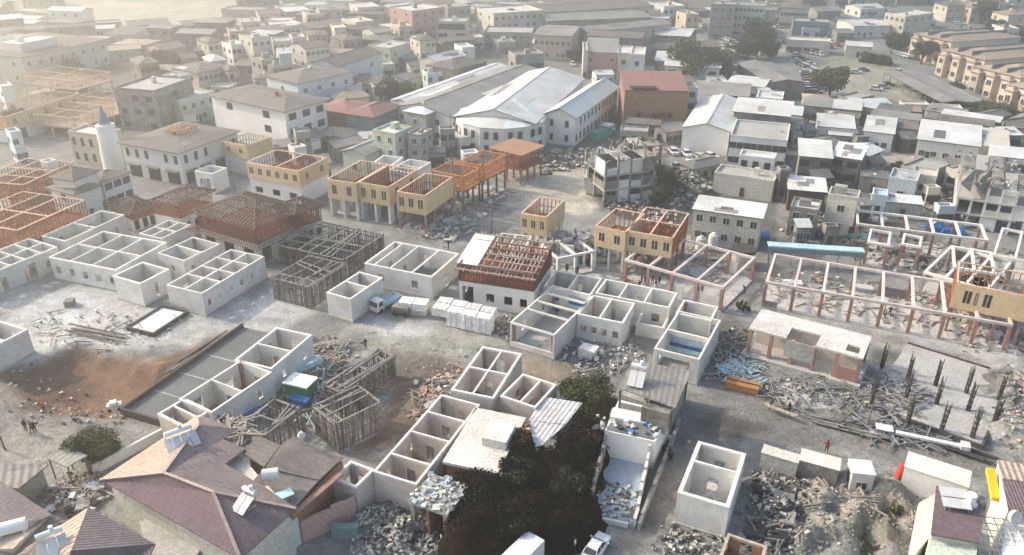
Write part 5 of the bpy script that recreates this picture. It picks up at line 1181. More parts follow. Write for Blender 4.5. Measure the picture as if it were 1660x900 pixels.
# grey skips in the pale yard
mb = MB(); mb.box(-.7, .7, -.7, .7, 0, .9, 'rub_grey'); prop('grey_box', 'small grey box alone on the pale yard', 'box', mb, 114, 494, 10)
# yellow excavator-like machine by the pit
mb = MB(); mb.box(-.9, .9, -.5, .5, .3, .9, 'cream'); mb.box(-.5, .3, -.4, .4, .9, 1.3, 'sack'); [mb.tube((x, -.55, .25), (x, .55, .25), .26, .26, 'tyre', 10) for x in (-.6, .6)]; prop('pale_vehicle', 'small cream vehicle at the foot of the brown pit', 'vehicle', mb, 187, 664, 20)

# ================================================================== bottom right
def container(label, A, B, Cc, z, m, top, wF=0, name='container', cat='container', door=True):
    o, ang, Lx, Ly = rect(A, B, Cc, z); r = thing(name, label, cat, o, ang)
    MB().box(0, Lx, 0, Ly, 0, z - .08, m).build('body', r); MB().box(-.08, Lx + .08, -.08, Ly + .08, z - .079, z, top).build('roof', r)
    if wF: windows(r, Lx, Ly, 0, 1, z, wF, 0, 1.1, .9)
    if door: MB().box(-.05, -.003, Ly * .3, Ly * .7, .1, z * .8, 'frame_dark').build('door', r)
container('long cream topped container furthest left by the dark rubble', (1237, 720), (1235, 733), (1293, 752), 2.7, 'rub_pale', 'cream')
container('second cream container with a folded door end', (1300, 727), (1297, 745), (1360, 763), 2.8, 'rub_grey', 'plaster_pink')
container('small white cabin with one dark window', (1377, 744), (1383, 766), (1419, 769), 3.2, 'frame_white', 'tank_white', wF=1, name='guard_cabin', cat='cabin')
container('white roofed workshop with a brown front panel', (1473, 732), (1467, 756), (1570, 790), 3.4, 'white', 'slab_white', name='workshop', cat='workshop')
mb = MB(); mb.tube((0, 0, 0), (.3, 0, 2.0), .55, .5, 'red', 12); mb.chunk((.9, .4, 1.6), 1.2, 'red', .8); prop('red_tank', 'red tank leaning at the end of the white roofed workshop', 'tank', mb, 1457, 775)
t = thing('maroon_roof_house', 'house with a maroon ribbed roof and a cream side wall at the bottom right', 'house', Vector((g(1510, 868, 6).x, g(1510, 868, 6).y, 0))); q1, q2 = g(1510, 868, 6), g(1590, 880, 6); t.rotation_euler.z = math.atan2(q2.y - q1.y, q2.x - q1.x)
poly_roofs(t, [('roof', 'tile_purple_y', [(1518, 787, 6.6), (1600, 815, 6.4), (1587, 880, 5.8), (1509, 866, 6.0)])])
poly_walls(t, [(1520, 792), (1595, 818), (1583, 878), (1512, 864)], 5.8, 'cream'); poly_walls(t, [(1508, 870), (1585, 884), (1580, 920), (1500, 915)], 5.0, 'green_wall', name='lower_roof')
poly_walls(t, [(1490, 815), (1517, 800), (1509, 868), (1478, 905)], 3.6, 'cream', name='side_wall')
mb = MB()
for k in (0, 1): mb.hexa([(-1.3, -1.3 + k * 1.3, .3 + k * .25), (1.3, -1.3 + k * 1.3, .3 + k * .25), (1.3, -.12 + k * 1.3, .5 + k * .25), (-1.3, -.12 + k * 1.3, .5 + k * .25), (-1.3, -1.3 + k * 1.3, .4 + k * .25), (1.3, -1.3 + k * 1.3, .4 + k * .25), (1.3, -.12 + k * 1.3, .6 + k * .25), (-1.3, -.12 + k * 1.3, .6 + k * .25)], 'panel')
for x in (-1.1, 1.1): mb.bar((x, -1.3, 0), (x, 1.2, .5), .08, 'steel')
prop('roof_solar_collector', 'pair of pale solar panels on the maroon ribbed roof', 'solar collector', mb, 1546, 814, -12, 6.4)
tk = MB(); tk.tube((-.2, 0, .3), (-.2, 0, 1.3), .5, .5, 'tank_white', 14); tk.tube((.1, -.3, 0), (.1, -.3, .4), .3, .3, 'tank_white', 12); prop('water_tank', 'upright white tank beside the panels on the maroon roof', 'water tank', tk, 1574, 818, 0, 6.3)
t = thing('white_house', 'pale house with a brown ribbed roof cut off by the right edge', 'house', Vector((g(1630, 800, 7).x, g(1630, 800, 7).y, 0))); t.rotation_euler.z = R(-8)
poly_roofs(t, [('roof', 'tile_pink_x', [(1617, 745, 7.6), (1690, 758, 7.6), (1690, 785, 7.0), (1625, 775, 7.0)]), ('roof', 'tile_purple_x', [(1625, 777, 6.9), (1690, 786, 6.9), (1690, 840, 6.0), (1636, 830, 6.0)])])
poly_walls(t, [(1618, 750), (1690, 760), (1690, 838), (1634, 828)], 5.8, 'cream')
poly_walls(t, [(1630, 842), (1700, 850), (1700, 930), (1622, 920)], 4.5, 'white', name='terrace_wall')
mb = MB(); mb.tube((0, 0, .3), (.12, -.35, .45), .75, .75, 'frame_white', 18); mb.tube((0, 0, -.6), (0, 0, .3), .06, .06, 'steel', 6); prop('satellite_dish', 'round white satellite dish on the pale house at the right edge', 'satellite dish', mb, 1641, 842, 0, 5.5)
mb = MB(); mb.hexa([(-.4, -1.7, 0), (.4, -1.7, 0), (.4, 1.7, 1.2), (-.4, 1.7, 1.2), (-.4, -1.7, .5), (.4, -1.7, .5), (.4, 1.7, 1.7), (-.4, 1.7, 1.7)], 'yellow'); prop('yellow_slide', 'bright yellow chute between the maroon roof and the pale house', 'chute', mb, 1606, 795, -14, 4.0)
mb = MB()
for i in range(9): mb.bar((i * .9, 0, 0), (i * .9 - .3, 4.6, .9), .08, 'frame_white')
for k in range(7): mb.bar((-.05 * k, k * .75, k * .15), (7.2 - .05 * k, k * .75, k * .15), .08, 'frame_white')
prop('metal_grid', 'white metal grid railing in the bottom right corner', 'railing', mb, 1590, 900, -10, 4.2)
# brick box with open top
OB('low orange brick box with an open top at the bottom edge', (1166, 903), (1232, 925), (1245, 886), z=2.4, F='', L='', m='orange_wall', bm='plank', cols=None, name='brick_enclosure', cat='enclosure', group=None, junk=8)
car_near('white car parked on the brown lane at the bottom', 966, 894, 149)
truck('white box truck parked at the bottom under the dark mound', 834, 938, -38, 'white', 'lightblue', 7.0, 2.2, 'tank_white', 'box_truck')

# ================================================================== THE OLD TOWN beyond the site
random.seed(23)
HS = house
# arcaded white building with a clock-less round tower
HS('white two storey building with brown hip roof over an open arcade', (208, 227), (290, 247), (373, 211), 7.8, 'hip', 1.2, .8, 'white', 'tile_brown', 2, 6, 6, name='arcaded_building', cat='building', group=None, gf=4, fm='frame_dark', ww=.8, wh=1.7)
HS('cream wing of tall windows left of the round white tower', (118, 213), (166, 223), (188, 212), 7.4, 'flat', wm='peach', rm='slab_white', st=2, wF=1, wL=4, ww=.8, wh=1.7, fm='frame_dark', name='building', cat='building')
SB('orange timber frame rising from the courtyard of the arcaded building', (273, 208), (293, 213), (313, 202), 9.6, 8.3, sh='', m='stud_bright', cap='stud_bright', base='stud', nF=1, nL=1)
o = g(186, 272); r = thing('round_tower', 'white round tower with a dark blue pointed cone beside the arcaded building', 'tower', (o.x, o.y, 0))
mb = MB(); mb.tube((0, 0, -.5), (0, 0, 10.6), 2.5, 2.1, 'white', 20); mb.build('shaft', r)
MB().tube((0, 0, 10.6), (0, 0, 11.0), 1.5, 1.5, 'white', 18).build('cornice', r)
MB().tube((0, 0, 11.0), (0, 0, 15.2), 1.35, .05, 'slate', 18).build('spire', r)
# brown roofed white house (several roofs)
HS('white house with a stepped brown roof, front wing facing the left block', (89, 301), (121, 314), (153, 300), 6.2, 'hip', 1.3, .7, 'white', 'tile_brown', 2, 0, 1)
HS('white wing with brown hip roof and dark balcony, right of the stepped house', (146, 283), (166, 294), (198, 277), 6.2, 'hip', 1.0, .6, 'white', 'tile_brown', 2, 3, 0, ww=1.6, fm='frame_dark')
HS('rear part of the stepped brown roofed house, highest roof', (92, 284), (118, 292), (150, 276), 8.6, 'hip', 1.5, .6, 'white', 'tile_brown', 2, 1, 1)
HS('little white flat topped block left of the stepped brown roofed house', (68, 264), (78, 267), (90, 262), 7.0, 'flat', wm='white', rm='slab_white', st=2, wF=0, wL=0)
wall_line('plain white yard wall in front of the stepped brown roofed house', (165, 335), (220, 322), 4.2, 'white', .4)
# mid-left two/three storey buildings
HS('three storey white building with a broad brown hip roof and long balconies', (360, 150), (461, 180), (511, 159), 11.0, 'hip', 1.8, .9, 'white', 'tile_brown', 3, 3, 2, ww=2.2, wh=1.5, fm='frame_dark', name='apartment_building', cat='building')
HS('long white house with a brown hip roof behind the balconied building', (452, 113), (482, 135), (540, 112), 8.5, 'hip', 1.4, .6, 'blue_wall', 'tile_brown', 2, 4, 1)
HS('pale blue gabled house with a dark roof edge further right', (510, 98), (548, 108), (598, 84), 9.0, 'gable_x', 1.8, .5, 'blue_wall', 'tile_brown', 2, 2, 1)
HS('pale blue square house in the haze', (256, 124), (276, 131), (295, 121), 8.0, 'flat', wm='blue_wall', rm='slab', st=2, wF=1, wL=1)
HS('white green flat roofed house with small dark windows below the pale blue one', (268, 157), (290, 166), (336, 149), 7.0, 'flat', wm='green_wall', rm='slab_white', st=2, wF=4, wL=1)
HS('brown gabled building with a row of dark windows', (288, 107), (320, 118), (360, 107), 7.5, 'hip', 1.4, .6, 'peach', 'tile_brown', 2, 6, 2)
HS('red roofed house with orange walls', (516, 174), (565, 184), (598, 167), 7.0, 'hip', 1.2, .4, 'orange_wall', 'tile_red', 2, 1, 2, skip=.3)
HS('red roofed house with teal walls and white windows', (570, 181), (606, 190), (641, 169), 7.6, 'hip', 1.5, .5, 'teal_wall', 'tile_red', 2, 4, 0)
HS('greenish gabled shed between the sheathed frames and the red roofs', (560, 243), (592, 252), (628, 233), 5.0, 'gable_x', 1.2, .4, 'green_wall', 'metal_grey', 1, 2, 1)
HS('pale grey boxy house with small windows behind the open white boxes', (606, 213), (640, 220), (666, 208), 9.0, 'flat', wm='green_wall', rm='slab_white', st=3, wF=2, wL=2, ww=.9)
HS('narrow grey house stacked with balconies next to the boxy house', (662, 218), (682, 222), (698, 212), 8.5, 'flat', wm='grey_wall', rm='slab_white', st=3, wF=2, wL=1, ww=1.3)
HS('old stone house with arched upper windows near the white hall complex', (660, 178), (690, 186), (712, 174), 8.0, 'hip', 1.0, .3, 'grey_wall', 'metal_blue', 2, 2, 1)
HS('pale house with a tiled roof leaning on the white halls', (688, 170), (716, 180), (742, 168), 7.0, 'hip', 1.0, .4, 'cream', 'metal_white', 2, 2, 1)
HS('brown roofed barn with an open side', (703, 103), (735, 113), (777, 98), 8.5, 'hip', 1.6, .5, 'ruin', 'tile_brown', 2, 1, 1)
HS('white gabled house left of the brown barn', (688, 92), (706, 100), (745, 88), 8.0, 'gable_x', 1.4, .4, 'cream', 'metal_white', 2, 1, 1)
HS('cream house with dark windows above the grey courtyard', (600, 73), (632, 80), (652, 70), 8.0, 'flat', wm='cream', rm='slab_white', st=2, wF=2, wL=3)
HS('small teal shed in the courtyard between the tiled roofs', (643, 124), (660, 130), (674, 122), 4.0, 'shed_y', .6, .2, 'green_wall', 'metal_dark', 1, 1, 1)
HS('tiny white shed by the rubble in the courtyard', (552, 140), (568, 144), (580, 136), 4.0, 'flat', wm='white', rm='slab_white', st=1, wF=0, wL=0)
HS('hazy ruined block with bare grey walls behind the round tower', (190, 134), (250, 150), (272, 128), 11.0, 'flat', wm='ruin', rm='slab', st=3, wF=1, wL=3, ww=1.8, fm='frame_dark', skip=.4, cat='ruin')
HS('large low building with a brown flat roof and a pale square on top, far left', (-70, 77), (34, 92), (161, 62), 9.0, 'hip', 1.0, 1.0, 'cream', 'tile_brown', 2, 8, 4, name='hall', cat='building')
HS('pale raised skylight block on the far left brown roof', (2, 68), (32, 74), (84, 62), 11.5, 'flat', wm='white', rm='slab_white', st=1, wF=0, wL=0, name='roof_block')
# white hall complex
HG = 'white halls of the covered market'
HS('right hall of the white complex with pale blue roof and tall windows', (884, 184), (932, 191), (998, 141), 7.5, 'gable_x', 2.2, .6, 'white', 'metal_blue', 2, 12, 2, name='market_hall', cat='hall', group=HG, ww=.8, wh=1.6, fm='frame_dark')
HS('long central hall of the white complex with a white ridged roof', (736, 190), (866, 200), (950, 128), 7.5, 'gable_x', 2.8, .6, 'white', 'metal_white', 2, 0, 6, name='market_hall', cat='hall', group=HG, fm='frame_dark')
HS('left hall of the white complex with grey patches on its roof', (650, 158), (738, 192), (852, 118), 7.0, 'gable_x', 2.4, .4, 'white', 'metal_grey', 2, 0, 2, name='market_hall', cat='hall', group=HG)
HS('narrow white roof strip along the top of the left hall', (640, 160), (662, 166), (815, 106), 7.6, 'gable_x', .6, .3, 'white', 'metal_white', 1, 0, 0, name='market_hall', cat='hall', group=HG)
o = g(795, 225, 0); r = thing('market_wing', 'rounded white front of the hall complex with a fan shaped roof', 'building', (o.x, o.y, 0))
EV = [(733, 178), (736, 189), (750, 200), (778, 207), (815, 209), (852, 206), (880, 198), (890, 184)]
poly_walls(r, [(x, y + 1) for x, y in EV], 7.0, 'white', name='wall')
poly_roofs(r, [('roof', ('metal_blue_x', 'metal_white_x', 'metal_blue_y', 'metal_white_y')[k % 4], [(*EV[k], 7.2), (*EV[k + 1], 7.2), (835, 160, 10.2)]) for k in range(len(EV) - 1)])
for k in range(1, len(EV) - 2):
    a, b = g(*EV[k], 7.0) - Vector(r.location), g(*EV[k + 1], 7.0) - Vector(r.location); d = b - a; rz_ = math.atan2(d.y, d.x); nrm = Vector((math.sin(rz_), -math.cos(rz_), 0)) * .8
    for f in (.3, .72):
        p = a.lerp(b, f) + nrm
        for zz in (1.0, 4.4): inst(window_mesh(1.0, 1.7, 'frame_dark'), 'window', r, (p.x, p.y, zz), rz_)
HS('grey front yard building with torn panels under the white halls', (700, 218), (745, 228), (790, 222), 4.0, 'flat', wm='white', rm='slab', st=1, wF=3, wL=2, fm='frame_dark')
# orange brick building
HS('three storey orange brick building with a broken pink roof', (1021, 124), (1013, 146), (1112, 143), 11.0, 'shed_y', 1.6, .3, 'orange_wall', 'tile_red', 1, 2, 0, name='apartment_building', cat='building', group=None, ww=1.2, sill=8, fm='frame_dark', skip=0)
r = [x for x in bpy.data.objects if x.name.startswith('apartment_building') and x.get('label', '').startswith('three storey orange')][0]
MB().box(-.06, 18.5, -.06, -.003, -.3, 2.6, 'blue_wall').build('base_band', r)
MB().box(1.5, 8.5, -.45, 2.4, 11.45, 11.62, 'dark').build('roof_hole_shade', r)  # dark sheet stands for the shade inside the torn roof
HS('narrow balcony block at the right side of the orange building', (1110, 135), (1114, 145), (1128, 143), 9.5, 'flat', wm='cream', rm='slab', st=3, wF=1, wL=0, ww=1.6, fm='frame_dark')
# row of old houses
HS('two storey house with pink ground floor and broad grey roof', (952, 66), (950, 84), (1000, 86), 8.5, 'shed_y', 1.2, .4, 'pink_wall', 'metal_grey', 2, 3, 0)
HS('narrow white house with red shutters in the old row', (1003, 76), (1001, 88), (1022, 89), 8.5, 'flat', wm='cream', rm='slab_white', st=2, wF=1, wL=0, fm='tile_red_x')
HS('narrow pale house with dark openings next to the red shuttered one', (1024, 78), (1022, 90), (1045, 91), 8.5, 'flat', wm='white', rm='slab_white', st=2, wF=1, wL=0, fm='frame_dark')
HS('low grey roofed house left of the big round tree', (1064, 86), (1062, 98), (1096, 100), 5.5, 'shed_y', .8, .3, 'green_wall', 'metal_white', 1, 2, 0)
HS('thin yellow ended house at the street corner', (945, 70), (946, 84), (953, 84), 9, 'flat', wm='cream', rm='slab', st=2, wF=0, wL=0)
HS('old stone gate building with round arches', (830, 84), (836, 92), (880, 88), 7.0, 'flat', wm='grey_wall', rm='ruin', st=1, wF=3, wL=1, ww=3.2, wh=3.2, fm='frame_dark', name='gate_building', cat='building')
# warehouse, office, workshops to the right
HS('white warehouse with a low gable roof right of the orange building', (1130, 158), (1107, 206), (1181, 216), 6.8, 'gable_y', 1.6, .3, 'white', 'metal_white', 1, 0, 0, name='warehouse', cat='warehouse', group=None, door=False)
HS('two storey office with ribbon windows and a flat grey roof', (1190, 196), (1184, 222), (1276, 232), 7.2, 'flat', wm='white', rm='slab', st=2, wF=4, wL=0, ww=3.4, wh=1.5, fm='frame_white', name='office_building', cat='building', group=None, skip=0)
HS('open workshop with a grey sheet roof behind the office', (1192, 162), (1190, 180), (1278, 190), 8.5, 'shed_y', .8, .5, 'ruin', 'metal_white', 1, 4, 0, ww=3, fm='frame_dark')
HS('long dark roofed sheds behind the white warehouse', (1126, 133), (1124, 150), (1212, 158), 5.0, 'shed_y', .6, .4, 'ruin', 'metal_grey', 1, 5, 0, ww=2, fm='frame_dark')
HS('white roofed shed beside the grey hall by the street', (1180, 118), (1178, 135), (1232, 145), 4.5, 'gable_x', .8, .3, 'white', 'metal_white', 1, 2, 0)
HS('small white workshop at the end of the street', (1228, 148), (1226, 160), (1268, 164), 4.5, 'flat', wm='white', rm='metal_white_x', st=1, wF=2, wL=0)
HS('long grey hall roof between the trees and the street', (1211, 93), (1246, 134), (1283, 126), 4.6, 'gable_y', 1.0, .5, 'ruin', 'metal_grey', 1, 2, 4, name='market_hall', cat='hall')
HS('white roofed workshop left of the dark alley', (1328, 187), (1326, 204), (1386, 208), 4.6, 'shed_y', .6, .3, 'white', 'metal_white', 1, 3, 0)
HS('small white lean-to below it', (1345, 210), (1344, 218), (1392, 221), 3.4, 'shed_y', .4, .2, 'grey_wall', 'metal_white', 1, 2, 0)
HS('white boxy workshop with a sheet roof, second in the row', (1405, 190), (1401, 212), (1449, 218), 4.8, 'shed_y', .6, .3, 'white', 'metal_white', 1, 2, 0)
HS('brown flat shed between the two white workshops', (1452, 192), (1450, 206), (1488, 210), 4.2, 'shed_y', .3, .2, 'ruin', 'tile_brown', 1, 1, 0)
HS('wide white roofed hall near the right edge', (1492, 199), (1489, 225), (1588, 238), 5.0, 'shed_y', 1.0, .4, 'white', 'metal_white', 1, 5, 0, name='warehouse', cat='warehouse')
HS('its angled white annexe towards the right edge', (1590, 205), (1588, 234), (1638, 240), 5.0, 'shed_x', -.9, .3, 'cream', 'metal_white', 1, 2, 0)
HS('pale roof strip touching the right edge above the ruined flats', (1610, 238), (1608, 252), (1680, 258), 4.6, 'shed_y', .5, .2, 'white', 'metal_white', 1, 2, 0)
for i, (x0, y0, x1, y1, dy, m, lb) in enumerate(((1300, 158, 1350, 166, 12, 'metal_grey', 'grey workshop roof, first in the long row below the round dry tree'), (1350, 163, 1396, 170, 12, 'metal_white', 'white topped workshop, second in the long row below the dry tree'),
        (1365, 158, 1420, 172, 9, 'metal_blue', 'bluish sheet roof in the long row'), (1420, 168, 1472, 178, 10, 'metal_dark', 'dark green sheet roof in the long row'), (1500, 170, 1560, 182, 8, 'metal_grey', 'grey strip roof under the carport'),
        (1525, 178, 1620, 194, 7, 'metal_white', 'long thin white roof under the hedge'), (1500, 184, 1610, 200, 7, 'tile_brown', 'long thin brown roof under the hedge'), (1335, 180, 1392, 188, 6, 'tile_brown', 'low brown roof above the white workshop'),
        (1240, 170, 1300, 178, 12, 'metal_blue', 'pale blue roof at the mouth of the dark alley'), (1235, 182, 1285, 196, 9, 'metal_grey', 'grey shed roof behind the office'), (1412, 178, 1490, 190, 8, 'metal_grey', 'flat grey roof behind the boxy workshop'))):
    HS(lb, (x0 + 3, y0), (x0, y0 + dy), (x1, y1 + dy * .8), 4.6, 'shed_y', .4, .2, random.choice(('ruin', 'grey_wall', 'white')), m, 1, 3, 0, fm='frame_dark', ww=1.6)
# ruined sheds
HS('collapsing shed with a pale bent roof at the street, dark inside', (1300, 230), (1297, 252), (1348, 255), 6.5, 'shed_y', .8, .4, 'ruin', 'metal_white', 2, 3, 0, fm='frame_dark', ww=2, cat='ruin')
HS('its green tinted right half with a sagging roof', (1350, 232), (1348, 252), (1392, 262), 6.2, 'shed_y', .6, .3, 'ruin', 'metal_blue', 2, 2, 0, fm='frame_dark', ww=2, cat='ruin')
HS('low shed with a pinkish roof below the collapsing shed', (1284, 290), (1280, 306), (1338, 309), 4.6, 'shed_y', .7, .4, 'frame_dark', 'metal_white', 1, 0, 0)
HS('plain cream house with one dark window beside the pinkish roof', (1345, 306), (1342, 318), (1390, 326), 7.5, 'flat', wm='cream', rm='slab', st=2, wF=1, wL=0, skip=0)
HS('ruined white fronted house under the pinkish roof', (1284, 322), (1281, 338), (1326, 346), 5.5, 'flat', wm='ruin', rm='slab_white', st=2, wF=2, wL=0, cat='ruin')
HS('teal walled yard building with a white open top', (1445, 275), (1441, 290), (1486, 298), 4.6, 'flat', wm='blue_wall', rm='slab', st=1, wF=1, wL=0)
HS('cream shed right of the teal walled building', (1482, 272), (1479, 284), (1518, 290), 4.0, 'flat', wm='cream', rm='slab_white', st=1, wF=1, wL=0)
HS('low white canopy roof in front of the teal walled building', (1440, 316), (1438, 326), (1495, 330), 3.4, 'shed_y', .4, .2, 'grey_wall', 'metal_white', 1, 0, 0)
HS('small pale blue topped hut near the cream house', (1416, 308), (1414, 318), (1438, 321), 4.0, 'flat', wm='blue_wall', rm='lightblue', st=1, wF=0, wL=0)
HS('long shed of dark green sheets along the gravel yard', (1398, 275), (1396, 285), (1440, 290), 3.6, 'shed_y', .3, .2, 'ruin', 'metal_dark', 1, 0, 0)
HS('low white flat roof behind the double timber storey, beige walled', (1160, 268), (1158, 282), (1252, 300), 4.2, 'flat', wm='cream', rm='slab', st=1, wF=0, wL=0)
HS('white terraced block with rails beside the parked cars', (1200, 245), (1198, 254), (1254, 262), 6.0, 'flat', wm='white', rm='slab_white', st=2, wF=3, wL=0, fm='frame_dark')
HS('two storey yellow green house with a patched pale roof in front of the street', (1131, 320), (1125, 338), (1234, 355), 6.6, 'shed_y', .5, .35, 'cream', 'metal_white', 2, 5, 0, name='house', ww=1.1)
MB_ = MB(); MB_.box(-8.2, 8.2, -1.0, 1.0, 0, .25, 'lightblue'); MB_.box(-8.2, 8.2, -1.0, -.9, -.8, 0, 'teal_wall')
for x in (-7.8, -4, 0, 4, 7.8): MB_.box(x - .08, x + .08, -.9, -.7, -3.4, 0, 'steel')
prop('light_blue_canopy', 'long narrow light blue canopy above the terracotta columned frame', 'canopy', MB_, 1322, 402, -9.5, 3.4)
# multi-storey ruins
def broken_slab(r, Lx, Ly, z, nx, ny):
    mb = MB()
    for i in range(nx):
        for j in range(ny):
            u = random.random(); a, b, c, d = Lx * i / nx, Lx * (i + 1) / nx - .02, Ly * j / ny, Ly * (j + 1) / ny - .02
            if u < .25: continue
            dz = [random.uniform(-.15, .1) for _ in range(4)] if u < .6 else [random.choice((0, 0, -1.3, -2.0)) for _ in range(4)]; Z = [z - .3 + q for q in dz]
            P4 = [(a, c), (b - random.uniform(0, .6), c), (b, d), (a + random.uniform(0, .5), d)]
            mb.hexa([(x, y, q) for (x, y), q in zip(P4, Z)] + [(x, y, q + .28) for (x, y), q in zip(P4, Z)], random.choice(('ruin', 'ruin', 'slab')))
            if random.random() < .5: mb.bar((a, c, z), (a + random.uniform(-.4, .4), c, z + random.uniform(.6, 2.2)), .3, 'ruin')
    mb.build('broken_roof_slab', r)
def ruin_block(label, A, B, Cc, z, st, nx, ny, m='ruin', name='ruined_building', pan=.8):
    o, ang, Lx, Ly = rect(A, B, Cc, z); r = thing(name, label, 'ruin', o, ang); sh = z / st
    for k in range(1, st + 1):
        if k == st:
            broken_slab(r, Lx, Ly, z, nx, max(2, ny)); continue
        cut = Lx * random.uniform(.85, 1); MB().box(-.2, cut, -.2, Ly, k * sh - .3, k * sh, 'slab' if k < st else 'ruin').build('floor_slab', r)
    for k in range(st):
        for i in range(nx + 1):
            for j in range(ny + 1):
                if 0 < i < nx and 0 < j < ny: continue
                x, y = (Lx - .5) * i / nx, (Ly - .5) * j / ny; MB().box(x, x + .45, y, y + .45, k * sh - .4 * (k == 0), (k + 1) * sh - .3, m).build('column', r)
        for i in range(nx):
            if random.random() < pan:
                a, b = (Lx - .5) * i / nx + .45, (Lx - .5) * (i + 1) / nx; q = random.choice((1, .45, .6)); MB().box(a, b, .08, .3, k * sh + .003, k * sh + (sh - .3) * q, random.choice((m, 'plaster', 'cream', m))).build('wall_panel', r)
        for j in range(ny):
            if random.random() < .6:
                a, b = (Ly - .5) * j / ny + .45, (Ly - .5) * (j + 1) / ny; MB().box(.08, .3, a, b, k * sh + .003, k * sh + (sh - .3) * random.choice((1, .5)), random.choice((m, 'plaster'))).build('wall_panel', r)
        w = MB(); w.box(.5, Lx - .6, Ly * .55, Ly * .55 + .2, k * sh + .004, (k + 1) * sh - .31, m); w.build('inner_wall', r)
    j_ = MB()
    for k in range(int(Lx * Ly * .7)): j_.chunk((random.uniform(-1, Lx), random.uniform(-1, Ly), z + .15 if random.random() < .35 else random.uniform(0, 1)), random.uniform(.2, .9), random.choice(('rub_grey', 'rub_grey', 'rub_dark', 'rub_pale')))
    tag(j_.build('rubble', r), kind='stuff'); return r
ruin_block('shattered grey apartment ruin with torn floors left of the dark tree', (956, 238), (982, 262), (1062, 250), 9.5, 3, 4, 2)
ruin_block('ruined flats with dark empty bays at the right edge', (1584, 250), (1558, 296), (1675, 306), 9.0, 3, 5, 2, 'plaster', pan=.3)
ruin_block('low broken ruin with a white front left of the shattered apartment ruin', (950, 235), (952, 262), (980, 268), 7.5, 2, 1, 1, 'cream')
ruin_block('half collapsed white slab floor between the two timber boxes', (893, 372), (890, 392), (948, 402), 4.2, 1, 3, 1, 'white')
ruin_block('grey torn house among the parked cars', (1000, 225), (1010, 240), (1070, 232), 6.5, 2, 3, 1)
# terrace of peach houses
TG = 'peach row houses at the upper right'
for A, B, Cc, lb in (((1501, 44), (1543, 68), (1590, 50), 'furthest peach row house with a brown hip roof'), ((1546, 66), (1597, 97), (1646, 72), 'second peach row house from the far end'), ((1600, 94), (1655, 126), (1706, 98), 'third peach row house, its bay facing the carport'), ((1656, 122), (1716, 158), (1770, 128), 'nearest peach row house, cut by the right edge')):
    r, Lx, Ly = HS(lb, A, B, Cc, 8.5, 'hip', 1.8, .6, 'cream', 'tile_pink', 2, 2, 5, name='row_house', group=TG, ww=1.6)
    for k in range(3):
        y0 = Ly * (k + .28) / 3; w_ = Ly / 3 * .5; MB().box(-2.2, -.004, y0, y0 + w_, -.4, 7.2, 'peach').build('bay_wall', r); rm_, _ = roof_mesh('hip', 3.2, w_, 7.36, .9, .4, 'tile_pink', x0=-2.2, y0=y0); rm_.build('bay_roof', r)
        for zz in (1.2, 4.6): inst(window_mesh(1.6, 1.5, 'frame_white'), 'window', r, (-2.202, y0 + w_ / 2, zz), -math.pi / 2)
    for k in range(1, 3): MB().box(.5, Lx - .5, Ly * k / 3 - .15, Ly * k / 3 + .15, 8.6, 10.2, 'ruin').build('party_wall', r)
HS('white flat topped building with a brown top floor near the far road', (1442, 22), (1468, 28), (1505, 22), 9.0, 'flat', wm='cream', rm='slab_white', st=3, wF=4, wL=4, name='building', cat='building')
HS('pale roofed hall left of the white flat topped building', (1372, 30), (1385, 42), (1430, 38), 5, 'gable_x', .8, .4, 'white', 'metal_white', 1, 3, 1)
HS('small cream roofed kiosk hall on the car park', (1374, 66), (1372, 74), (1414, 76), 4.2, 'gable_x', .6, .3, 'cream', 'metal_white', 1, 0, 0)
HS('long pale canopy hall above the rows of cars', (1276, 60), (1275, 66), (1346, 70), 4.5, 'flat', wm='cream', rm='slab_white', st=1, wF=5, wL=0, ww=2.4)
o, ang, Lx, Ly = rect((1450, 109), (1527, 165), (1588, 156), 3.6)
r = thing('carport', 'long grey double roofed carport on the car park', 'carport', o, ang)
for k in (0, 1):
    rm_, _ = roof_mesh('gable_y', Lx / 2 - .2, Ly, 3.4, .5, .1, 'metal_grey', x0=k * (Lx / 2 + .1)); rm_.build('roof', r)
for i in range(9):
    for x in (.3, Lx / 2, Lx - .3): MB().box(x - .1, x + .1, .3 + (Ly - .6) * i / 8 - .1, .3 + (Ly - .6) * i / 8 + .1, -.3, 3.25, 'steel').build('post', r)
# taller blocks near the top
HS('grey apartment block with a green left neighbour at the top', (1155, 3), (1153, 8), (1192, 9), 14, 'flat', wm='grey_wall', rm='slab', st=4, wF=3, wL=2, name='apartment_building', cat='building')
HS('pale green apartment block with a lettered top floor', (1194, 4), (1192, 9), (1238, 12), 13, 'flat', wm='green_wall', rm='slab', st=4, wF=7, wL=1, name='apartment_building', cat='building')
HS('brown topped building with a row of dark windows on the far street', (1268, 5), (1266, 12), (1312, 14), 9, 'hip', 1.2, .4, 'cream', 'tile_brown', 2, 8, 1, name='building', cat='building')
HS('blue fronted shop building below the row of dark windows', (1288, 30), (1286, 36), (1345, 38), 6, 'flat', wm='teal_wall', rm='slab', st=2, wF=6, wL=0, name='building', cat='building')
HS('unfinished block of open concrete floors in the haze', (712, 30), (710, 36), (752, 38), 11, 'flat', wm='cream', rm='slab_white', st=3, wF=3, wL=2, ww=3.4, wh=2.2, fm='frame_dark', name='building', cat='building')
HS('hazy pink apartment block left of the open concrete floors', (642, 12), (668, 20), (712, 12), 12, 'flat', wm='pink_wall', rm='slab_white', st=4, wF=4, wL=2, name='apartment_building', cat='building')
HS('cream apartment block with a green base at the top middle', (775, 14), (800, 24), (880, 18), 10, 'flat', wm='cream', rm='slab_white', st=3, wF=8, wL=2, name='apartment_building', cat='building')
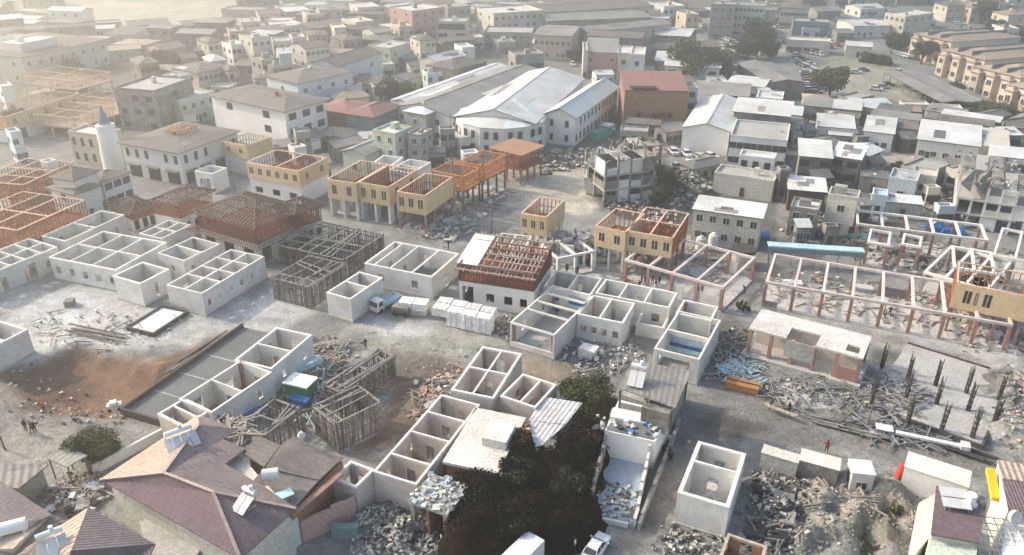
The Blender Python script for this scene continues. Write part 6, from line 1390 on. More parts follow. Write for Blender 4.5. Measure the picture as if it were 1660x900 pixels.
# long market sheds at the top centre
for i, (A, B, Cc, z, m, wm_, lb) in enumerate((((845, 6), (880, 20), (1060, 10), 8, 'tile_brown', 'cream', 'longest brown market shed at the top of the picture'), ((880, 22), (888, 34), (1050, 26), 7, 'metal_grey', 'ruin', 'grey market shed in front of the longest brown one'),
        ((950, 40), (952, 52), (1062, 34), 8, 'metal_grey', 'cream', 'market building with a row of windows behind the old house row'), ((870, 40), (866, 56), (920, 62), 9, 'metal_grey', 'peach', 'stepped brown house block left of the street'),
        ((866, 60), (864, 70), (915, 72), 5, 'metal_white', 'white', 'low white yard building left of the street'), ((1085, 44), (1062, 56), (1118, 58), 5, 'metal_white', 'ruin', 'small white gabled hall beside the crowded cars'),
        ((955, 48), (952, 58), (1038, 64), 9.5, 'tile_brown', 'ruin', 'brown roof rising behind the pink ground floor house'), ((1048, 70), (1046, 80), (1160, 72), 5.5, 'tile_brown', 'ruin', 'long low brown roof behind the big round tree'), ((786, 44), (784, 54), (862, 56), 6, 'slab', 'grey_wall', 'flat grey depot behind the halls'))):
    HS(lb, A, B, Cc, z, 'gable_x' if m != 'slab' else 'flat', 1.2, .4, wm_, m, 2, 7, 2, group='far sheds and blocks at the top')

# ---------------- hazy far houses filling the upper left and top
FG = 'far houses fading into the haze'
rowsH = [ # x, y, width px, storeys, roof kind, roof mat, wall, label
 (340, 66, 40, 2, 'hip', 'tile_brown', 'cream', 'hazy brown roofed house left of the white shed roof'), (378, 72, 36, 2, 'flat', 'slab_white', 'white', 'white house with dark windows in the haze'),
 (412, 60, 46, 3, 'flat', 'slab', 'cream', 'tall hazy block with a small roof hut'), (455, 84, 34, 2, 'gable_x', 'metal_white', 'blue_wall', 'pale house under a white sheet roof beside a blue yard'),
 (500, 74, 60, 2, 'gable_x', 'tile_brown', 'cream', 'long dark roof ridge in the haze'), (428, 96, 44, 2, 'flat', 'slab', 'grey_wall', 'grey workshop with a garage door in the haze'),
 (345, 96, 44, 1, 'hip', 'metal_white', 'cream', 'pale peaked roof left of the grey workshop'), (372, 112, 30, 2, 'hip', 'tile_brown', 'peach', 'small brown roof beside the peaked pale one'),
 (300, 92, 40, 1, 'gable_x', 'tile_brown', 'ruin', 'low hazy brown roof above the ruined block'), (230, 100, 56, 2, 'hip', 'tile_brown', 'ruin', 'dark greenish roof in the haze behind the ruined block'),
 (268, 76, 60, 1, 'gable_x', 'tile_brown', 'peach', 'long orange brown shed roof in the haze'), (545, 44, 34, 2, 'flat', 'slab_white', 'cream', 'pale square house far in the haze'),
 (580, 34, 44, 2, 'flat', 'slab_white', 'cream', 'cream block far in the haze right of the square one'), (560, 62, 46, 2, 'hip', 'tile_brown', 'ruin', 'brown hip roof far in the haze'),
 (465, 40, 50, 1, 'flat', 'slab_white', 'white', 'flat bright roof far in the haze'), (500, 22, 40, 2, 'flat', 'slab', 'peach', 'small peach block far in the haze'),
 (610, 50, 40, 2, 'gable_x', 'metal_grey', 'cream', 'grey gabled house in the haze'), (650, 42, 38, 2, 'flat', 'slab_white', 'peach', 'peach block in the haze under the pink one'),
 (684, 62, 44, 2, 'hip', 'tile_brown', 'cream', 'brown hip roof left of the white gabled house'), (656, 92, 36, 1, 'shed_y', 'metal_grey', 'ruin', 'grey lean-to roof in the courtyard'),
 (588, 92, 30, 2, 'hip', 'tile_brown', 'cream', 'brown roof under the cream windowed house'), (624, 104, 30, 1, 'flat', 'slab', 'green_wall', 'low green wall house in the courtyard'),
 (752, 76, 34, 2, 'flat', 'slab_white', 'white', 'white block behind the brown barn'), (812, 66, 50, 1, 'flat', 'slab', 'grey_wall', 'flat grey yard roof near the gate building'),
 (730, 10, 50, 3, 'flat', 'slab', 'grey_wall', 'grey block at the top edge right of the pink one'), (770, 60, 30, 1, 'flat', 'slab_white', 'cream', 'small cream hut near the depot'),
 (900, 4, 70, 2, 'gable_x', 'tile_brown', 'cream', 'brown shed at the very top edge'), (1010, 2, 60, 2, 'gable_x', 'metal_grey', 'cream', 'grey shed at the very top edge'),
 (1080, 8, 50, 2, 'flat', 'slab_white', 'white', 'white block at the top edge beside the crowded cars'), (1115, 22, 30, 2, 'flat', 'slab', 'peach', 'peach block among the crowded cars'),
 (470, 190, 40, 1, 'flat', 'slab', 'grey_wall', 'low grey shop roof in front of the balconied building'), (425, 206, 36, 1, 'shed_y', 'metal_grey', 'ruin', 'grey lean-to behind the tan sheathed box'),
 (385, 196, 30, 1, 'flat', 'slab_white', 'white', 'small white store right of the arcaded building'), (350, 178, 30, 1, 'flat', 'slab', 'green_wall', 'small green walled store below the white green house'),
 (480, 240, 34, 1, 'flat', 'slab_white', 'white', 'white store behind the first sheathed storey'), (520, 262, 30, 1, 'shed_y', 'metal_grey', 'cream', 'small sheet roofed store between the sheathed storeys'),
 (20, 215, 30, 2, 'flat', 'slab', 'blue_wall', 'pale blue house at the left edge in the haze'), (5, 140, 34, 2, 'flat', 'slab_white', 'white', 'white house at the left edge above the pink frames'),
 (200, 175, 50, 1, 'flat', 'slab_white', 'cream', 'low cream yard roof behind the round tower'), (240, 186, 40, 1, 'flat', 'slab_white', 'white', 'low white roof right behind the round tower'),
 (300, 186, 34, 1, 'flat', 'slab', 'cream', 'small cream roof behind the orange courtyard frame'), (1120, 100, 0, 1, '', '', '', ''),
 (1240, 6, 30, 2, 'flat', 'slab', 'cream', 'small cream block at the top edge by the avenue'), (1330, 14, 50, 1, 'gable_x', 'metal_grey', 'grey_wall', 'grey shed at the top edge right of the brown topped building'),
 (1400, 10, 50, 1, 'gable_x', 'metal_white', 'white', 'white shed at the top edge above the car park'), (1580, 8, 50, 2, 'hip', 'tile_pink', 'peach', 'peach villa at the top edge beyond the row houses'),
 (1640, 20, 50, 2, 'hip', 'tile_pink', 'cream', 'cream villa near the top right corner'), (1630, 44, 40, 2, 'flat', 'slab', 'cream', 'pale villa right of the row houses'),
 (1540, 6, 40, 2, 'hip', 'tile_brown', 'cream', 'brown roofed villa at the far end of the row houses'), (1160, 36, 0, 1, '', '', '', '')]
for x, y, w, st, rk, rm_, wm_, lb in rowsH:
    if not w: continue
    z = st * 3.2 + .8; d = w * .18 + 4; sl_ = random.choice((.12, .2, -.02)) * w
    HS(lb, (x - w * .42, y - d * .25), (x - w * .08, y + d * .35), (x + w * .5, y + d * .35 - abs(sl_) * .5), z, rk, 1.3, .4, wm_, rm_, st, max(1, w // 12), 2, group=FG, fm=random.choice(('frame_white', 'frame_dark')), skip=.2)
EXTRA = [ # x, y, width px, storeys, roof, roof mat, wall, label

 (160, 44, 40, 1, 'gable_x', 'metal_white', 'cream', 'small pale shed above the far left hall'), (262, 46, 50, 1, 'flat', 'slab', 'peach', 'faint peach shed in the upper left haze'),
 (400, 34, 44, 1, 'flat', 'slab_white', 'cream', 'faint cream block beside the bright field'), (430, 20, 50, 1, 'gable_x', 'tile_brown', 'cream', 'faint brown ridge at the top beside the bright field'), (380, 50, 36, 2, 'flat', 'slab', 'peach', 'faint peach house below the bright field'),
 (530, 12, 60, 1, 'gable_x', 'metal_grey', 'cream', 'faint grey roof at the top edge left of centre'), (590, 10, 50, 2, 'flat', 'slab_white', 'cream', 'faint cream block at the top edge left of centre'), (610, 24, 40, 1, 'hip', 'tile_brown', 'cream', 'faint hip roof left of the pink block'),
 (508, 54, 44, 2, 'hip', 'tile_brown', 'peach', 'brown hip roof in the middle haze'), (535, 76, 44, 1, 'gable_x', 'tile_brown', 'ruin', 'low dark ridge behind the pale blue gabled house'), (480, 60, 30, 1, 'flat', 'slab_white', 'white', 'small white block in the middle haze'),
 (450, 66, 40, 2, 'flat', 'slab', 'cream', 'cream house beside the block with a roof hut'), (392, 90, 34, 1, 'hip', 'tile_brown', 'cream', 'little hip roof before the tall hazy block'), (322, 80, 36, 1, 'gable_x', 'tile_brown', 'ruin', 'dark little roof left of the white house with dark windows'),
 (420, 124, 40, 2, 'hip', 'tile_brown', 'grey_wall', 'grey house with a brown hip roof above the balconied building'), (395, 132, 34, 1, 'gable_x', 'tile_brown', 'cream', 'narrow brown ridge above the balconied building'), (448, 108, 34, 2, 'hip', 'tile_brown', 'ruin', 'small dark hip roof left of the long white house'),
 (560, 118, 36, 1, 'gable_x', 'metal_grey', 'cream', 'grey store below the pale blue gabled house'), (590, 128, 34, 1, 'shed_y', 'tile_brown', 'ruin', 'brown lean-to below the pale blue gabled house'), (612, 140, 30, 1, 'flat', 'slab', 'green_wall', 'greenish hut beside the left courtyard tree'),
 (700, 118, 36, 2, 'flat', 'slab', 'blue_wall', 'tall pale blue side wall left of the brown barn'), (672, 104, 36, 1, 'gable_x', 'tile_brown', 'cream', 'brown ridge between the courtyard houses'), (640, 88, 30, 1, 'hip', 'tile_brown', 'cream', 'little brown hip roof above the courtyard'),
 (486, 215, 34, 2, 'flat', 'slab', 'grey_wall', 'grey shop block below the balconied building'), (452, 236, 40, 1, 'shed_y', 'metal_grey', 'ruin', 'grey lean-to beside the tan sheathed box'), (508, 232, 24, 1, 'flat', 'slab_white', 'white', 'white stall left of the box trucks'),
 (590, 222, 34, 1, 'shed_y', 'metal_white', 'white', 'white sheet roof stall right of the bright blue kiosk'), (640, 240, 30, 1, 'flat', 'slab', 'grey_wall', 'grey low store behind the open white boxes'), (720, 210, 34, 2, 'flat', 'slab', 'grey_wall', 'torn grey house left of the front wing'),
 (700, 245, 40, 1, 'gable_x', 'metal_grey', 'ruin', 'dark low shed behind the orange stud storey'), (760, 250, 34, 1, 'flat', 'slab_white', 'white', 'low white store behind the long orange storey'),
 (1095, 84, 40, 1, 'shed_y', 'metal_white', 'white', 'white strip roof left of the broad olive tree'), (1078, 110, 30, 1, 'shed_y', 'metal_dark', 'teal_wall', 'dark teal store left of the broad olive tree'),
 (1020, 108, 40, 1, 'gable_x', 'tile_red', 'pink_wall', 'low red roof behind the orange building'), (975, 118, 40, 1, 'gable_x', 'metal_white', 'white', 'white roof edge between the halls and the old row'), (1160, 130, 40, 1, 'shed_y', 'metal_white', 'white', 'white sheet roof below the broad olive tree'),
 (1200, 152, 34, 1, 'shed_y', 'metal_grey', 'ruin', 'grey lean-to behind the open workshop'), (1240, 150, 26, 1, 'shed_y', 'metal_white', 'cream', 'small cream stall at the street mouth'), (1225, 130, 24, 1, 'flat', 'slab_white', 'pink_wall', 'tiny pink stall at the end of the grey hall'),
 (1310, 210, 24, 1, 'shed_y', 'metal_dark', 'ruin', 'dark lean-to by the alley'), (1290, 215, 20, 1, 'flat', 'slab', 'grey_wall', 'narrow grey store by the alley'), (1395, 222, 26, 1, 'flat', 'slab', 'ruin', 'brownish store below the boxy workshop'),
 (1470, 222, 34, 1, 'shed_y', 'metal_dark', 'frame_dark', 'dark shed with a white door between the halls'), (1425, 168, 40, 1, 'shed_y', 'metal_blue', 'teal_wall', 'teal low shed under the dry lot'), (1540, 190, 60, 1, 'shed_y', 'metal_dark', 'ruin', 'dark strip roof under the hedge'),
 (1630, 215, 50, 1, 'shed_y', 'metal_white', 'ruin', 'white strip roof at the right edge'), (1650, 262, 50, 1, 'shed_y', 'metal_grey', 'ruin', 'grey roof behind the ruined flats'), (1300, 130, 0, 1, '', '', '', ''),
 (1270, 275, 22, 2, 'flat', 'slab', 'ruin', 'thin ruined stair block left of the street'), (1330, 285, 40, 1, 'shed_y', 'metal_dark', 'frame_dark', 'black sheet roof between the ruined sheds'), (1420, 262, 30, 1, 'shed_y', 'metal_dark', 'ruin', 'dark roof at the corner of the gravel yard'),
 (1510, 305, 26, 1, 'flat', 'slab_white', 'cream', 'small cream hut by the rubble field'), (1400, 330, 26, 1, 'shed_y', 'metal_grey', 'ruin', 'grey lean-to above the back frame'), (1530, 335, 36, 1, 'flat', 'slab', 'blue_wall', 'pale blue store above the back frame'),
 (1300, 365, 30, 1, 'shed_y', 'metal_white', 'ruin', 'white patched roof in the alley rubble'), (1345, 368, 30, 1, 'flat', 'slab', 'ruin', 'broken concrete room beside the patched roof'),
 (1500, 30, 36, 1, 'shed_y', 'metal_grey', 'cream', 'grey lean-to beside the white flat topped building'), (1365, 50, 36, 1, 'gable_x', 'metal_grey', 'grey_wall', 'grey shed above the cream kiosk hall'), (1210, 26, 40, 2, 'flat', 'slab', 'pink_wall', 'pinkish shop block below the pale green apartments'),
 (1310, 44, 40, 1, 'flat', 'slab', 'blue_wall', 'pale blue shop hall above the canopy hall'), (1050, 48, 40, 1, 'gable_x', 'metal_grey', 'ruin', 'low grey shed left of the small white gabled hall')]
for x, y, w, st, rk, rm_, wm_, lb in EXTRA:
    if not w: continue
    z = st * 3.0 + .6; d = w * .16 + 4; rt = random.uniform(-.1, .25)
    HS(lb, (x - w * .44, y - d * .3), (x - w * .2, y + d * .35), (x + w * .5, y + d * (.35 - rt)), z, rk, .9, .35, wm_, rm_, st, max(1, w // 12), 1, fm=random.choice(('frame_white', 'frame_dark', 'frame_dark')), skip=.25)
mb = MB(); mb.box(-2.4, 2.4, -2, 2, 0, 3.4, 'tarp_blue'); mb.box(-2.5, 2.5, -2.1, 2.1, 3.4, 3.6, 'lightblue'); prop('blue_kiosk', 'bright blue box kiosk with a pale lid behind the sheathed storeys', 'kiosk', mb, 571, 240, -15)
for lb, x, y in (('white box truck left of the bright blue kiosk', 545, 240), ('white box truck further left by the sheathed storeys', 526, 236)): truck(lb, x, y, 60, 'white', 'lightblue', 7, 2.2, 'tank_white', 'box_truck')
mb = MB(); mb.hexa([(-4, -1.2, 0), (4, -1.2, 0), (4, 1.2, 0), (-4, 1.2, 0), (-4, -1, 2.2), (4, -.6, 2.4), (4, .9, 2.0), (-4, .9, 2.2)], 'tarp_teal'); mb.box(1.5, 4.2, -1.4, 1.4, 2.4, 2.9, 'sack'); prop('green_truck', 'teal and white covered lorry in the street below the white halls', 'lorry', mb, 975, 222, 50)
for lb, x, y, k in (('blue tarpaulin on the ground by the orange building', 1085, 218, 1.0), ('blue tarpaulin inside the back frame, left piece', 1512, 372, .9), ('blue tarpaulin inside the back frame, right piece', 1545, 378, .9), ('blue sheet leaning at the yellow green house', 1232, 385, .8)):
    mb = MB(); mb.hexa([(-2.6 * k, -1 * k, 0), (2.6 * k, -1.1 * k, 0), (2.5 * k, 1.2 * k, 0), (-2.5 * k, 1 * k, 0), (-2.2 * k, -.7, 1.0), (1.9 * k, -.8, .5), (2 * k, .8, 1.2), (-1.8 * k, .7, .6)], 'tarp_blue'); prop('blue_tarpaulin', lb, 'tarpaulin', mb, x, y, random.uniform(-20, 20))
mb = MB(); mb.tube((0, 0, -.3), (0, 0, 2.6), 2.0, 2.0, 'cream', 22); mb.tube((0, 0, 2.6), (0, 0, 3.2), 2.15, 2.15, 'rebar', 22); prop('round_tank', 'round tank with a black top beside the long low frame', 'tank', mb, 1203, 428)
mb = MB(); mb.tube((0, 0, 0), (0, 0, 2.4), .9, .9, 'sack', 14); mb.tube((0, 0, 2.4), (0, 0, 2.9), .8, .3, 'sack', 14)
for i, (x, y, lb) in enumerate(((1135, 405, 'white cylinder tank left of the low frame'), (1155, 400, 'white cylinder tank right beside the first'))):
    prop('white_tank', lb, 'tank', mb, x, y)

# ---------------- dense low roofs filling the old town between the named buildings
random.seed(77)
ALLOW = [poly_w(q) for q in ([(-40, -12), (1085, -12), (1060, 60), (940, 66), (900, 66), (830, 80), (700, 110), (560, 190), (350, 165), (230, 100), (-40, 62)], [(1060, 100), (1190, 112), (1240, 165), (1400, 175), (1660, 205), (1660, 330), (1400, 330), (1395, 300), (1120, 300), (1120, 235), (1000, 232), (1120, 160)],
    [(540, 200), (740, 215), (720, 262), (540, 262), (440, 240), (430, 205)], [(1100, -10), (1260, -10), (1260, 60), (1200, 60), (1130, 50)], [(1560, -12), (1720, -12), (1720, 75), (1620, 50)], [(1270, -12), (1500, -12), (1500, 10), (1270, 8)])]
DENY = [poly_w(q) for q in ([(880, 62), (935, 62), (950, 150), (900, 130)], [(1240, 100), (1300, 100), (1300, 200), (1290, 340), (1245, 340), (1255, 200)], [(1395, 232), (1440, 230), (1590, 262), (1540, 300), (1395, 275)], [(1085, 240), (1165, 240), (1160, 285), (1085, 285)],
    [(1090, 200), (1180, 236), (1085, 240)], [(640, 100), (1005, 100), (1000, 240), (640, 230)], [(0, 0), (75, 0), (60, 20), (0, 24)], [(80, -12), (420, -12), (390, 45), (200, 50), (80, 28)], [(1165, 40), (1245, 40), (1240, 115), (1165, 110)])]
COMBO = {('tile_brown', 'cream'): 'brown roof and cream walls', ('tile_brown', 'ruin'): 'brown roof and worn walls', ('metal_grey', 'ruin'): 'grey sheet roof and worn walls', ('metal_white', 'white'): 'white sheet roof and white walls', ('metal_dark', 'ruin'): 'dark sheet roof and worn walls',
    ('slab', 'grey_wall'): 'flat grey roof and grey walls', ('slab_white', 'cream'): 'flat pale roof and cream walls', ('tile_pink', 'peach'): 'pinkish roof and peach walls', ('metal_white', 'ruin'): 'white sheet roof and worn walls'}
def overlaps(x, y, r0):
    for (ox, oy, lx, ly, an) in OCC:
        dx, dy = x - ox, y - oy; u = abs(dx * math.cos(an) + dy * math.sin(an)) - lx / 2; v = abs(-dx * math.sin(an) + dy * math.cos(an)) - ly / 2
        if max(u, v) < r0: return True
    return False
LMS = [tuple(g(a, b))[:2] + (c,) for a, b, c in ((80, 80, 'the far left hall'), (850, 170, 'the white halls'), (1060, 170, 'the orange building'), (435, 180, 'the balconied building'), (290, 240, 'the arcaded building'), (1150, 190, 'the white warehouse'), (1230, 215, 'the ribbon windowed office'), (1540, 215, 'the wide white hall'),
    (1570, 80, 'the peach row houses'), (1515, 135, 'the carport'), (1344, 145, 'the round dry tree'), (1226, 85, 'the tall tree'), (1135, 120, 'the broad olive tree'), (680, 20, 'the hazy pink block'), (840, 25, 'the cream apartment block'), (960, 20, 'the brown market shed'), (735, 40, 'the open concrete floors'),
    (740, 110, 'the brown barn'), (975, 90, 'the pink ground floor house'), (230, 140, 'the hazy ruined block'), (550, 95, 'the pale blue gabled house'), (430, 60, 'the roof hut block'), (500, 75, 'the long dark ridge'), (320, 125, 'the brown gabled building'), (600, 180, 'the red roofed houses'), (571, 240, 'the bright blue kiosk'),
    (1010, 270, 'the shattered apartment ruin'), (1600, 280, 'the ruined flats'), (1340, 245, 'the collapsing shed'), (1205, 285, 'the beige walled roof'), (1180, 350, 'the yellow green house'), (1465, 290, 'the teal walled building'), (1475, 20, 'the white topped building'), (1215, 10, 'the pale green apartments'), (120, 160, 'the hazy pink frames'),
    (265, 78, 'the orange brown shed'), (600, 35, 'the far cream block'), (1290, 15, 'the row of dark windows'), (660, 80, 'the cream windowed house'), (830, 90, 'the old gate building'), (30, 0, 'the top left corner'), (1640, 0, 'the top right corner'), (500, 0, 'the pale top edge fields'))]
USED = set(); nf = 0
for _ in range(14000):
    if nf >= 260: break
    P = random.choice(ALLOW[:1] * 6 + ALLOW[1:2] * 4 + ALLOW[2:]); lo, hi = P.min(0), P.max(0); x, y = random.uniform(lo[0], hi[0]), random.uniform(lo[1], hi[1])
    if not inside(P, np.array([x]), np.array([y]))[0] or any(inside(D, np.array([x]), np.array([y]))[0] for D in DENY): continue
    far = y > 260; Lx = random.uniform(9, 22) if far else random.uniform(5, 12); Ly = random.uniform(7, 12) if far else random.uniform(4, 8)
    if overlaps(x, y, Ly * .5 + (1.0 if far else .4)) or overlaps(x + Lx * .3, y, Ly * .4) or overlaps(x - Lx * .3, y, Ly * .4): continue
    an = R(random.choice((-12, -8, 30, 38, -14)) + random.uniform(-5, 5)); rm_, wm_ = random.choice(list(COMBO)); st = random.choice((1, 1, 2)) if far else 1; z = st * random.uniform(2.7, 3.3) + .4
    rk = 'flat' if rm_.startswith('slab') else random.choice(('gable_x', 'hip', 'shed_y', 'gable_x')); OCC.append((x, y, Lx, Ly, an))
    zone = 'far in the haze' if y > 330 else 'in the upper middle of the town' if far else 'in the gaps of the old town'
    lms = sorted(LMS, key=lambda q: (q[0] - x) ** 2 + ((q[1] - y) * .7) ** 2); lbl = None
    for (lx, ly, ln) in lms[:4]:
        dx, dy = x - lx, (y - ly) * .7; rel = ('right of' if dx > 0 else 'left of') if abs(dx) > abs(dy) else ('behind' if dy > 0 else 'before')
        cand = '%s with %s %s %s' % ('low shed' if st == 1 else 'taller house', COMBO[(rm_, wm_)], rel, ln)
        lbl = lbl or cand
        if cand not in USED: lbl = cand; break
    USED.add(lbl)
    r = thing('shed' if st == 1 else 'house', lbl, 'shed' if st == 1 else 'house', (x - Lx / 2 * math.cos(an) + Ly / 2 * math.sin(an), y - Lx / 2 * math.sin(an) - Ly / 2 * math.cos(an), 0), an, 'crowded small buildings ' + zone)
    rise = random.uniform(.5, 1.4); w = MB(); w.box(0, Lx, 0, Ly, -.5, z, wm_)
    if rk == 'gable_x': [w.face([(q, Ly - .01, z), (q, .01, z), (q, Ly / 2, z + rise * .93)], wm_) for q in (.002, Lx - .002)]
    if rk == 'shed_y': w.hexa([(0, .3, z), (Lx, .3, z), (Lx, Ly, z), (0, Ly, z), (0, .31, z + .01), (Lx, .31, z + .01), (Lx, Ly, z + rise * .96), (0, Ly, z + rise * .96)], wm_)
    w.build('wall', r)
    if rk == 'flat':
        MB().box(.2, Lx - .2, .2, Ly - .2, z, z + .06, rm_).build('roof', r); q_ = MB(); [q_.box(*a, z + .01, z + .5, wm_) for a in ((-.05, Lx + .05, -.05, .2), (-.05, Lx + .05, Ly - .2, Ly + .05), (-.05, .2, .2, Ly - .2), (Lx - .2, Lx + .05, .2, Ly - .2))]; q_.build('parapet', r)
    else: roof_mesh(rk, Lx, Ly, z + .17, rise, random.uniform(.3, .9), rm_)[0].build('roof', r)
    windows(r, Lx, Ly, 0, st, z / st, random.randint(1, 4), random.randint(0, 2), random.choice((1.0, 1.4, 2.2)), 1.2, random.choice(('frame_white', 'frame_dark', 'frame_dark')), .9, .2)
    nf += 1
print('fillers', nf)
# ================================================================== trees and bushes
LA, LB_, LC = ('leaf_a', 'leaf_a', 'leaf_b', 'leaf_c'), ('leaf_b', 'leaf_b', 'leaf_a', 'leaf_brown'), ('leaf_c', 'leaf_c', 'leaf_a')
tree('round dark garden tree by the small canopy in the lower left', 160, 742, 5.0, 3.7, 2600, LA, leaf=.38)
tree('dark round tree growing beside the veranda house and the pink rooms', 948, 662, 5.2, 4.0, 2600, LA, leaf=.38)
tree('reddish scrub behind the dark round tree by the veranda house', 985, 672, 3.4, 2.2, 700, ('leaf_brown', 'leaf_a'), name='bush', leaf=.35, cat='bush')
tree('broad olive tree behind the orange building', 1135, 134, 15, 11.5, 3400, LB_, leaf=1.0)
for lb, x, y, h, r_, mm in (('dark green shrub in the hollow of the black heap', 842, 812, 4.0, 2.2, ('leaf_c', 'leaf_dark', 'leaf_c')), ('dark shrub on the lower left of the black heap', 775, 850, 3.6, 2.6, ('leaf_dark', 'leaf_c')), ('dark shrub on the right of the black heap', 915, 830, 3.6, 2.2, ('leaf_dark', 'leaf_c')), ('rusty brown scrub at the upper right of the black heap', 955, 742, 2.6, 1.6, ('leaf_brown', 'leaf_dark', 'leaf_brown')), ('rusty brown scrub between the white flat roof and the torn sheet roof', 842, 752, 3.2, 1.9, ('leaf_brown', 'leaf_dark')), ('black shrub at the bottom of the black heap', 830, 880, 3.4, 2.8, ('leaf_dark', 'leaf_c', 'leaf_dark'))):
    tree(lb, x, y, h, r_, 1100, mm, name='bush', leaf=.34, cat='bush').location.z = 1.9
tree('tall tree left of the avenue with rows of cars', 1226, 92, 18, 7.5, 1500, LA, leaf=1.0, flat=1.1)
tree('lower bushy tree joined to the tall one', 1210, 96, 9, 6, 900, LC, leaf=1.0)
tree('round dry tree on the car park edge', 1344, 156, 11, 7.0, 2400, LB_, leaf=.9)
tree('dark tree at the shattered apartment ruin', 1080, 318, 7, 4.0, 900, ('leaf_c', 'leaf_brown', 'leaf_c'), leaf=.5)
tree('green bush in front of the shattered apartment ruin', 1064, 335, 3.2, 2.0, 500, LC, name='bush', leaf=.4, cat='bush')
tree('dark bare tree against the orange building', 1063, 208, 6.5, 3.2, 500, ('leaf_brown', 'leaf_c'), leaf=.5)
for i, (x, y, h, r_, lb) in enumerate(((1452, 80, 8, 6, 'wide tree at the far end of the carport'), (1493, 104, 9, 4.5, 'upright tree right of the carport end'), (1410, 100, 4, 4.5, 'low olive shrubs on the dry grass'), (1432, 104, 4, 3.5, 'small shrubs next to the low olive ones'),
        (1515, 172, 4, 4, 'round bush at the near end of the carport'), (1545, 158, 6, 4, 'olive tree beside the carport near end'), (1590, 188, 6, 6, 'dark tree starting the hedge under the row houses'), (1615, 192, 6.5, 6, 'second dark tree of the hedge'), (1642, 196, 6.5, 6.5, 'dark tree of the hedge at the right edge'),
        (1590, 38, 12, 7, 'dry tree between the villas at the top right'), (1650, 70, 9, 7, 'tree right of the row houses near the edge'), (1610, 60, 8, 5, 'small tree behind the row houses'), (1248, 92, 6, 4, 'dark shrub at the avenue bend'), (1660, 42, 8, 6, 'tree in the top right corner'),
        (60, 112, 10, 9, 'dark hazy tree group at the far left hall'), (105, 118, 9, 9, 'hazy tree mass right of the far left hall'), (135, 108, 7, 7, 'hazy shrub group behind the pink frames'), (282, 110, 6, 5, 'small dark tree by the hazy brown gabled building'), (262, 102, 6, 5, 'small round tree in the haze'),
        (545, 158, 6, 4.5, 'dark tree beside the long white house'), (630, 158, 6, 5, 'dark tree in the courtyard, left one'), (655, 155, 6, 5, 'dark tree in the courtyard, right one'), (672, 66, 6, 4, 'round tree near the white gabled house'), (645, 72, 6, 5, 'tree above the courtyard houses'),
        (348, 170, 5, 3.5, 'dark shrubs between the white green house and the balconied building'), (28, 205, 6, 4, 'ragged tree at the left edge above the red frames'), (930, 100, 5, 3, 'yellowish bush at the street corner of the old row'), (940, 45, 8, 5, 'dark tree between the far sheds'),
        (1560, 235, 2.5, 4, 'scrubby hedge in front of the wide white hall'), (1455, 830, 1.6, 1.2, 'grey scrub in the earth trench'), (1395, 888, 1.0, 1.6, 'yellow green weeds on the earth mound'), (175, 310, 3.2, 2.2, 'green plants on the dark balcony'),
        (1450, 280, 3, 1.6, 'green bush beside the teal walled building'))):
    tree(lb, x, y, h, r_, 900 if r_ > 3 else 420, (LA, LB_, LC)[i % 3], name='bush' if h < 5 else 'broadleaf_tree', leaf=max(.3, min(1.1, (300 - y) / 300 + .3)), cat='bush' if h < 5 else 'tree')

for lb, x, y, w_, m_, a_ in (('white sheet stack among the right hand frames', 1425, 358, 2.6, 'sack', -10), ('pale panels leaning in the back frame', 1560, 366, 2.4, 'lightblue', 12), ('white wrapped bundle inside the long frame', 1285, 462, 2.6, 'sack', -8), ('pale slab pieces inside the long frame, centre', 1400, 470, 2.8, 'slab_white', -12),
    ('grey crate between the back frame and the small frames', 1450, 408, 2.0, 'rub_grey', 5), ('dark blue sheet on the ground behind the blue canopy', 1340, 385, 3.2, 'tarp_blue', -12), ('white sheets under the sheathed storey at the right edge', 1610, 545, 2.6, 'sack', -10), ('teal sheet beside the small two column frame', 1385, 385, 2.2, 'tarp_teal', 8)):
    mb = MB(); q = w_ / 2
    for k in range(3): d_ = random.uniform(-.2, .2); mb.hexa([(-q + d_, -q * .6, k * .22), (q + d_, -q * .6, k * .22), (q + d_, q * .6, k * .22), (-q + d_, q * .6, k * .22), (-q + d_, -q * .6, k * .22 + .18), (q + d_, -q * .6, k * .22 + .18), (q + d_, q * .6, k * .22 + .22), (-q + d_, q * .6, k * .22 + .2)], m_)
    prop('sheet_stack', lb, 'sheets', mb, x, y, a_, .15)
# scaffolding towers among the frames
for i, (lb, x, y) in enumerate((('thin scaffold frame inside the long frame, left bay', 1262, 480), ('thin scaffold frame beside the curved orange studs', 1535, 470), ('thin scaffold frame at the blue tarpaulins', 1490, 372))):
    mb = MB()
    for sx in (0, 2.2):
        for sy in (0, 1.2): mb.bar((sx, sy, 0), (sx, sy, 4.2), .09, 'steel')
    for zz in (1.0, 2.2, 3.4):
        mb.bar((0, 0, zz), (2.2, 0, zz), .07, 'steel'); mb.bar((0, 1.2, zz), (2.2, 1.2, zz), .07, 'steel'); mb.bar((0, 0, zz), (0, 1.2, zz), .07, 'steel')
    mb.bar((0, 0, .3), (2.2, 0, 3.9), .06, 'steel'); prop('scaffold', lb, 'scaffold', mb, x, y, -10)

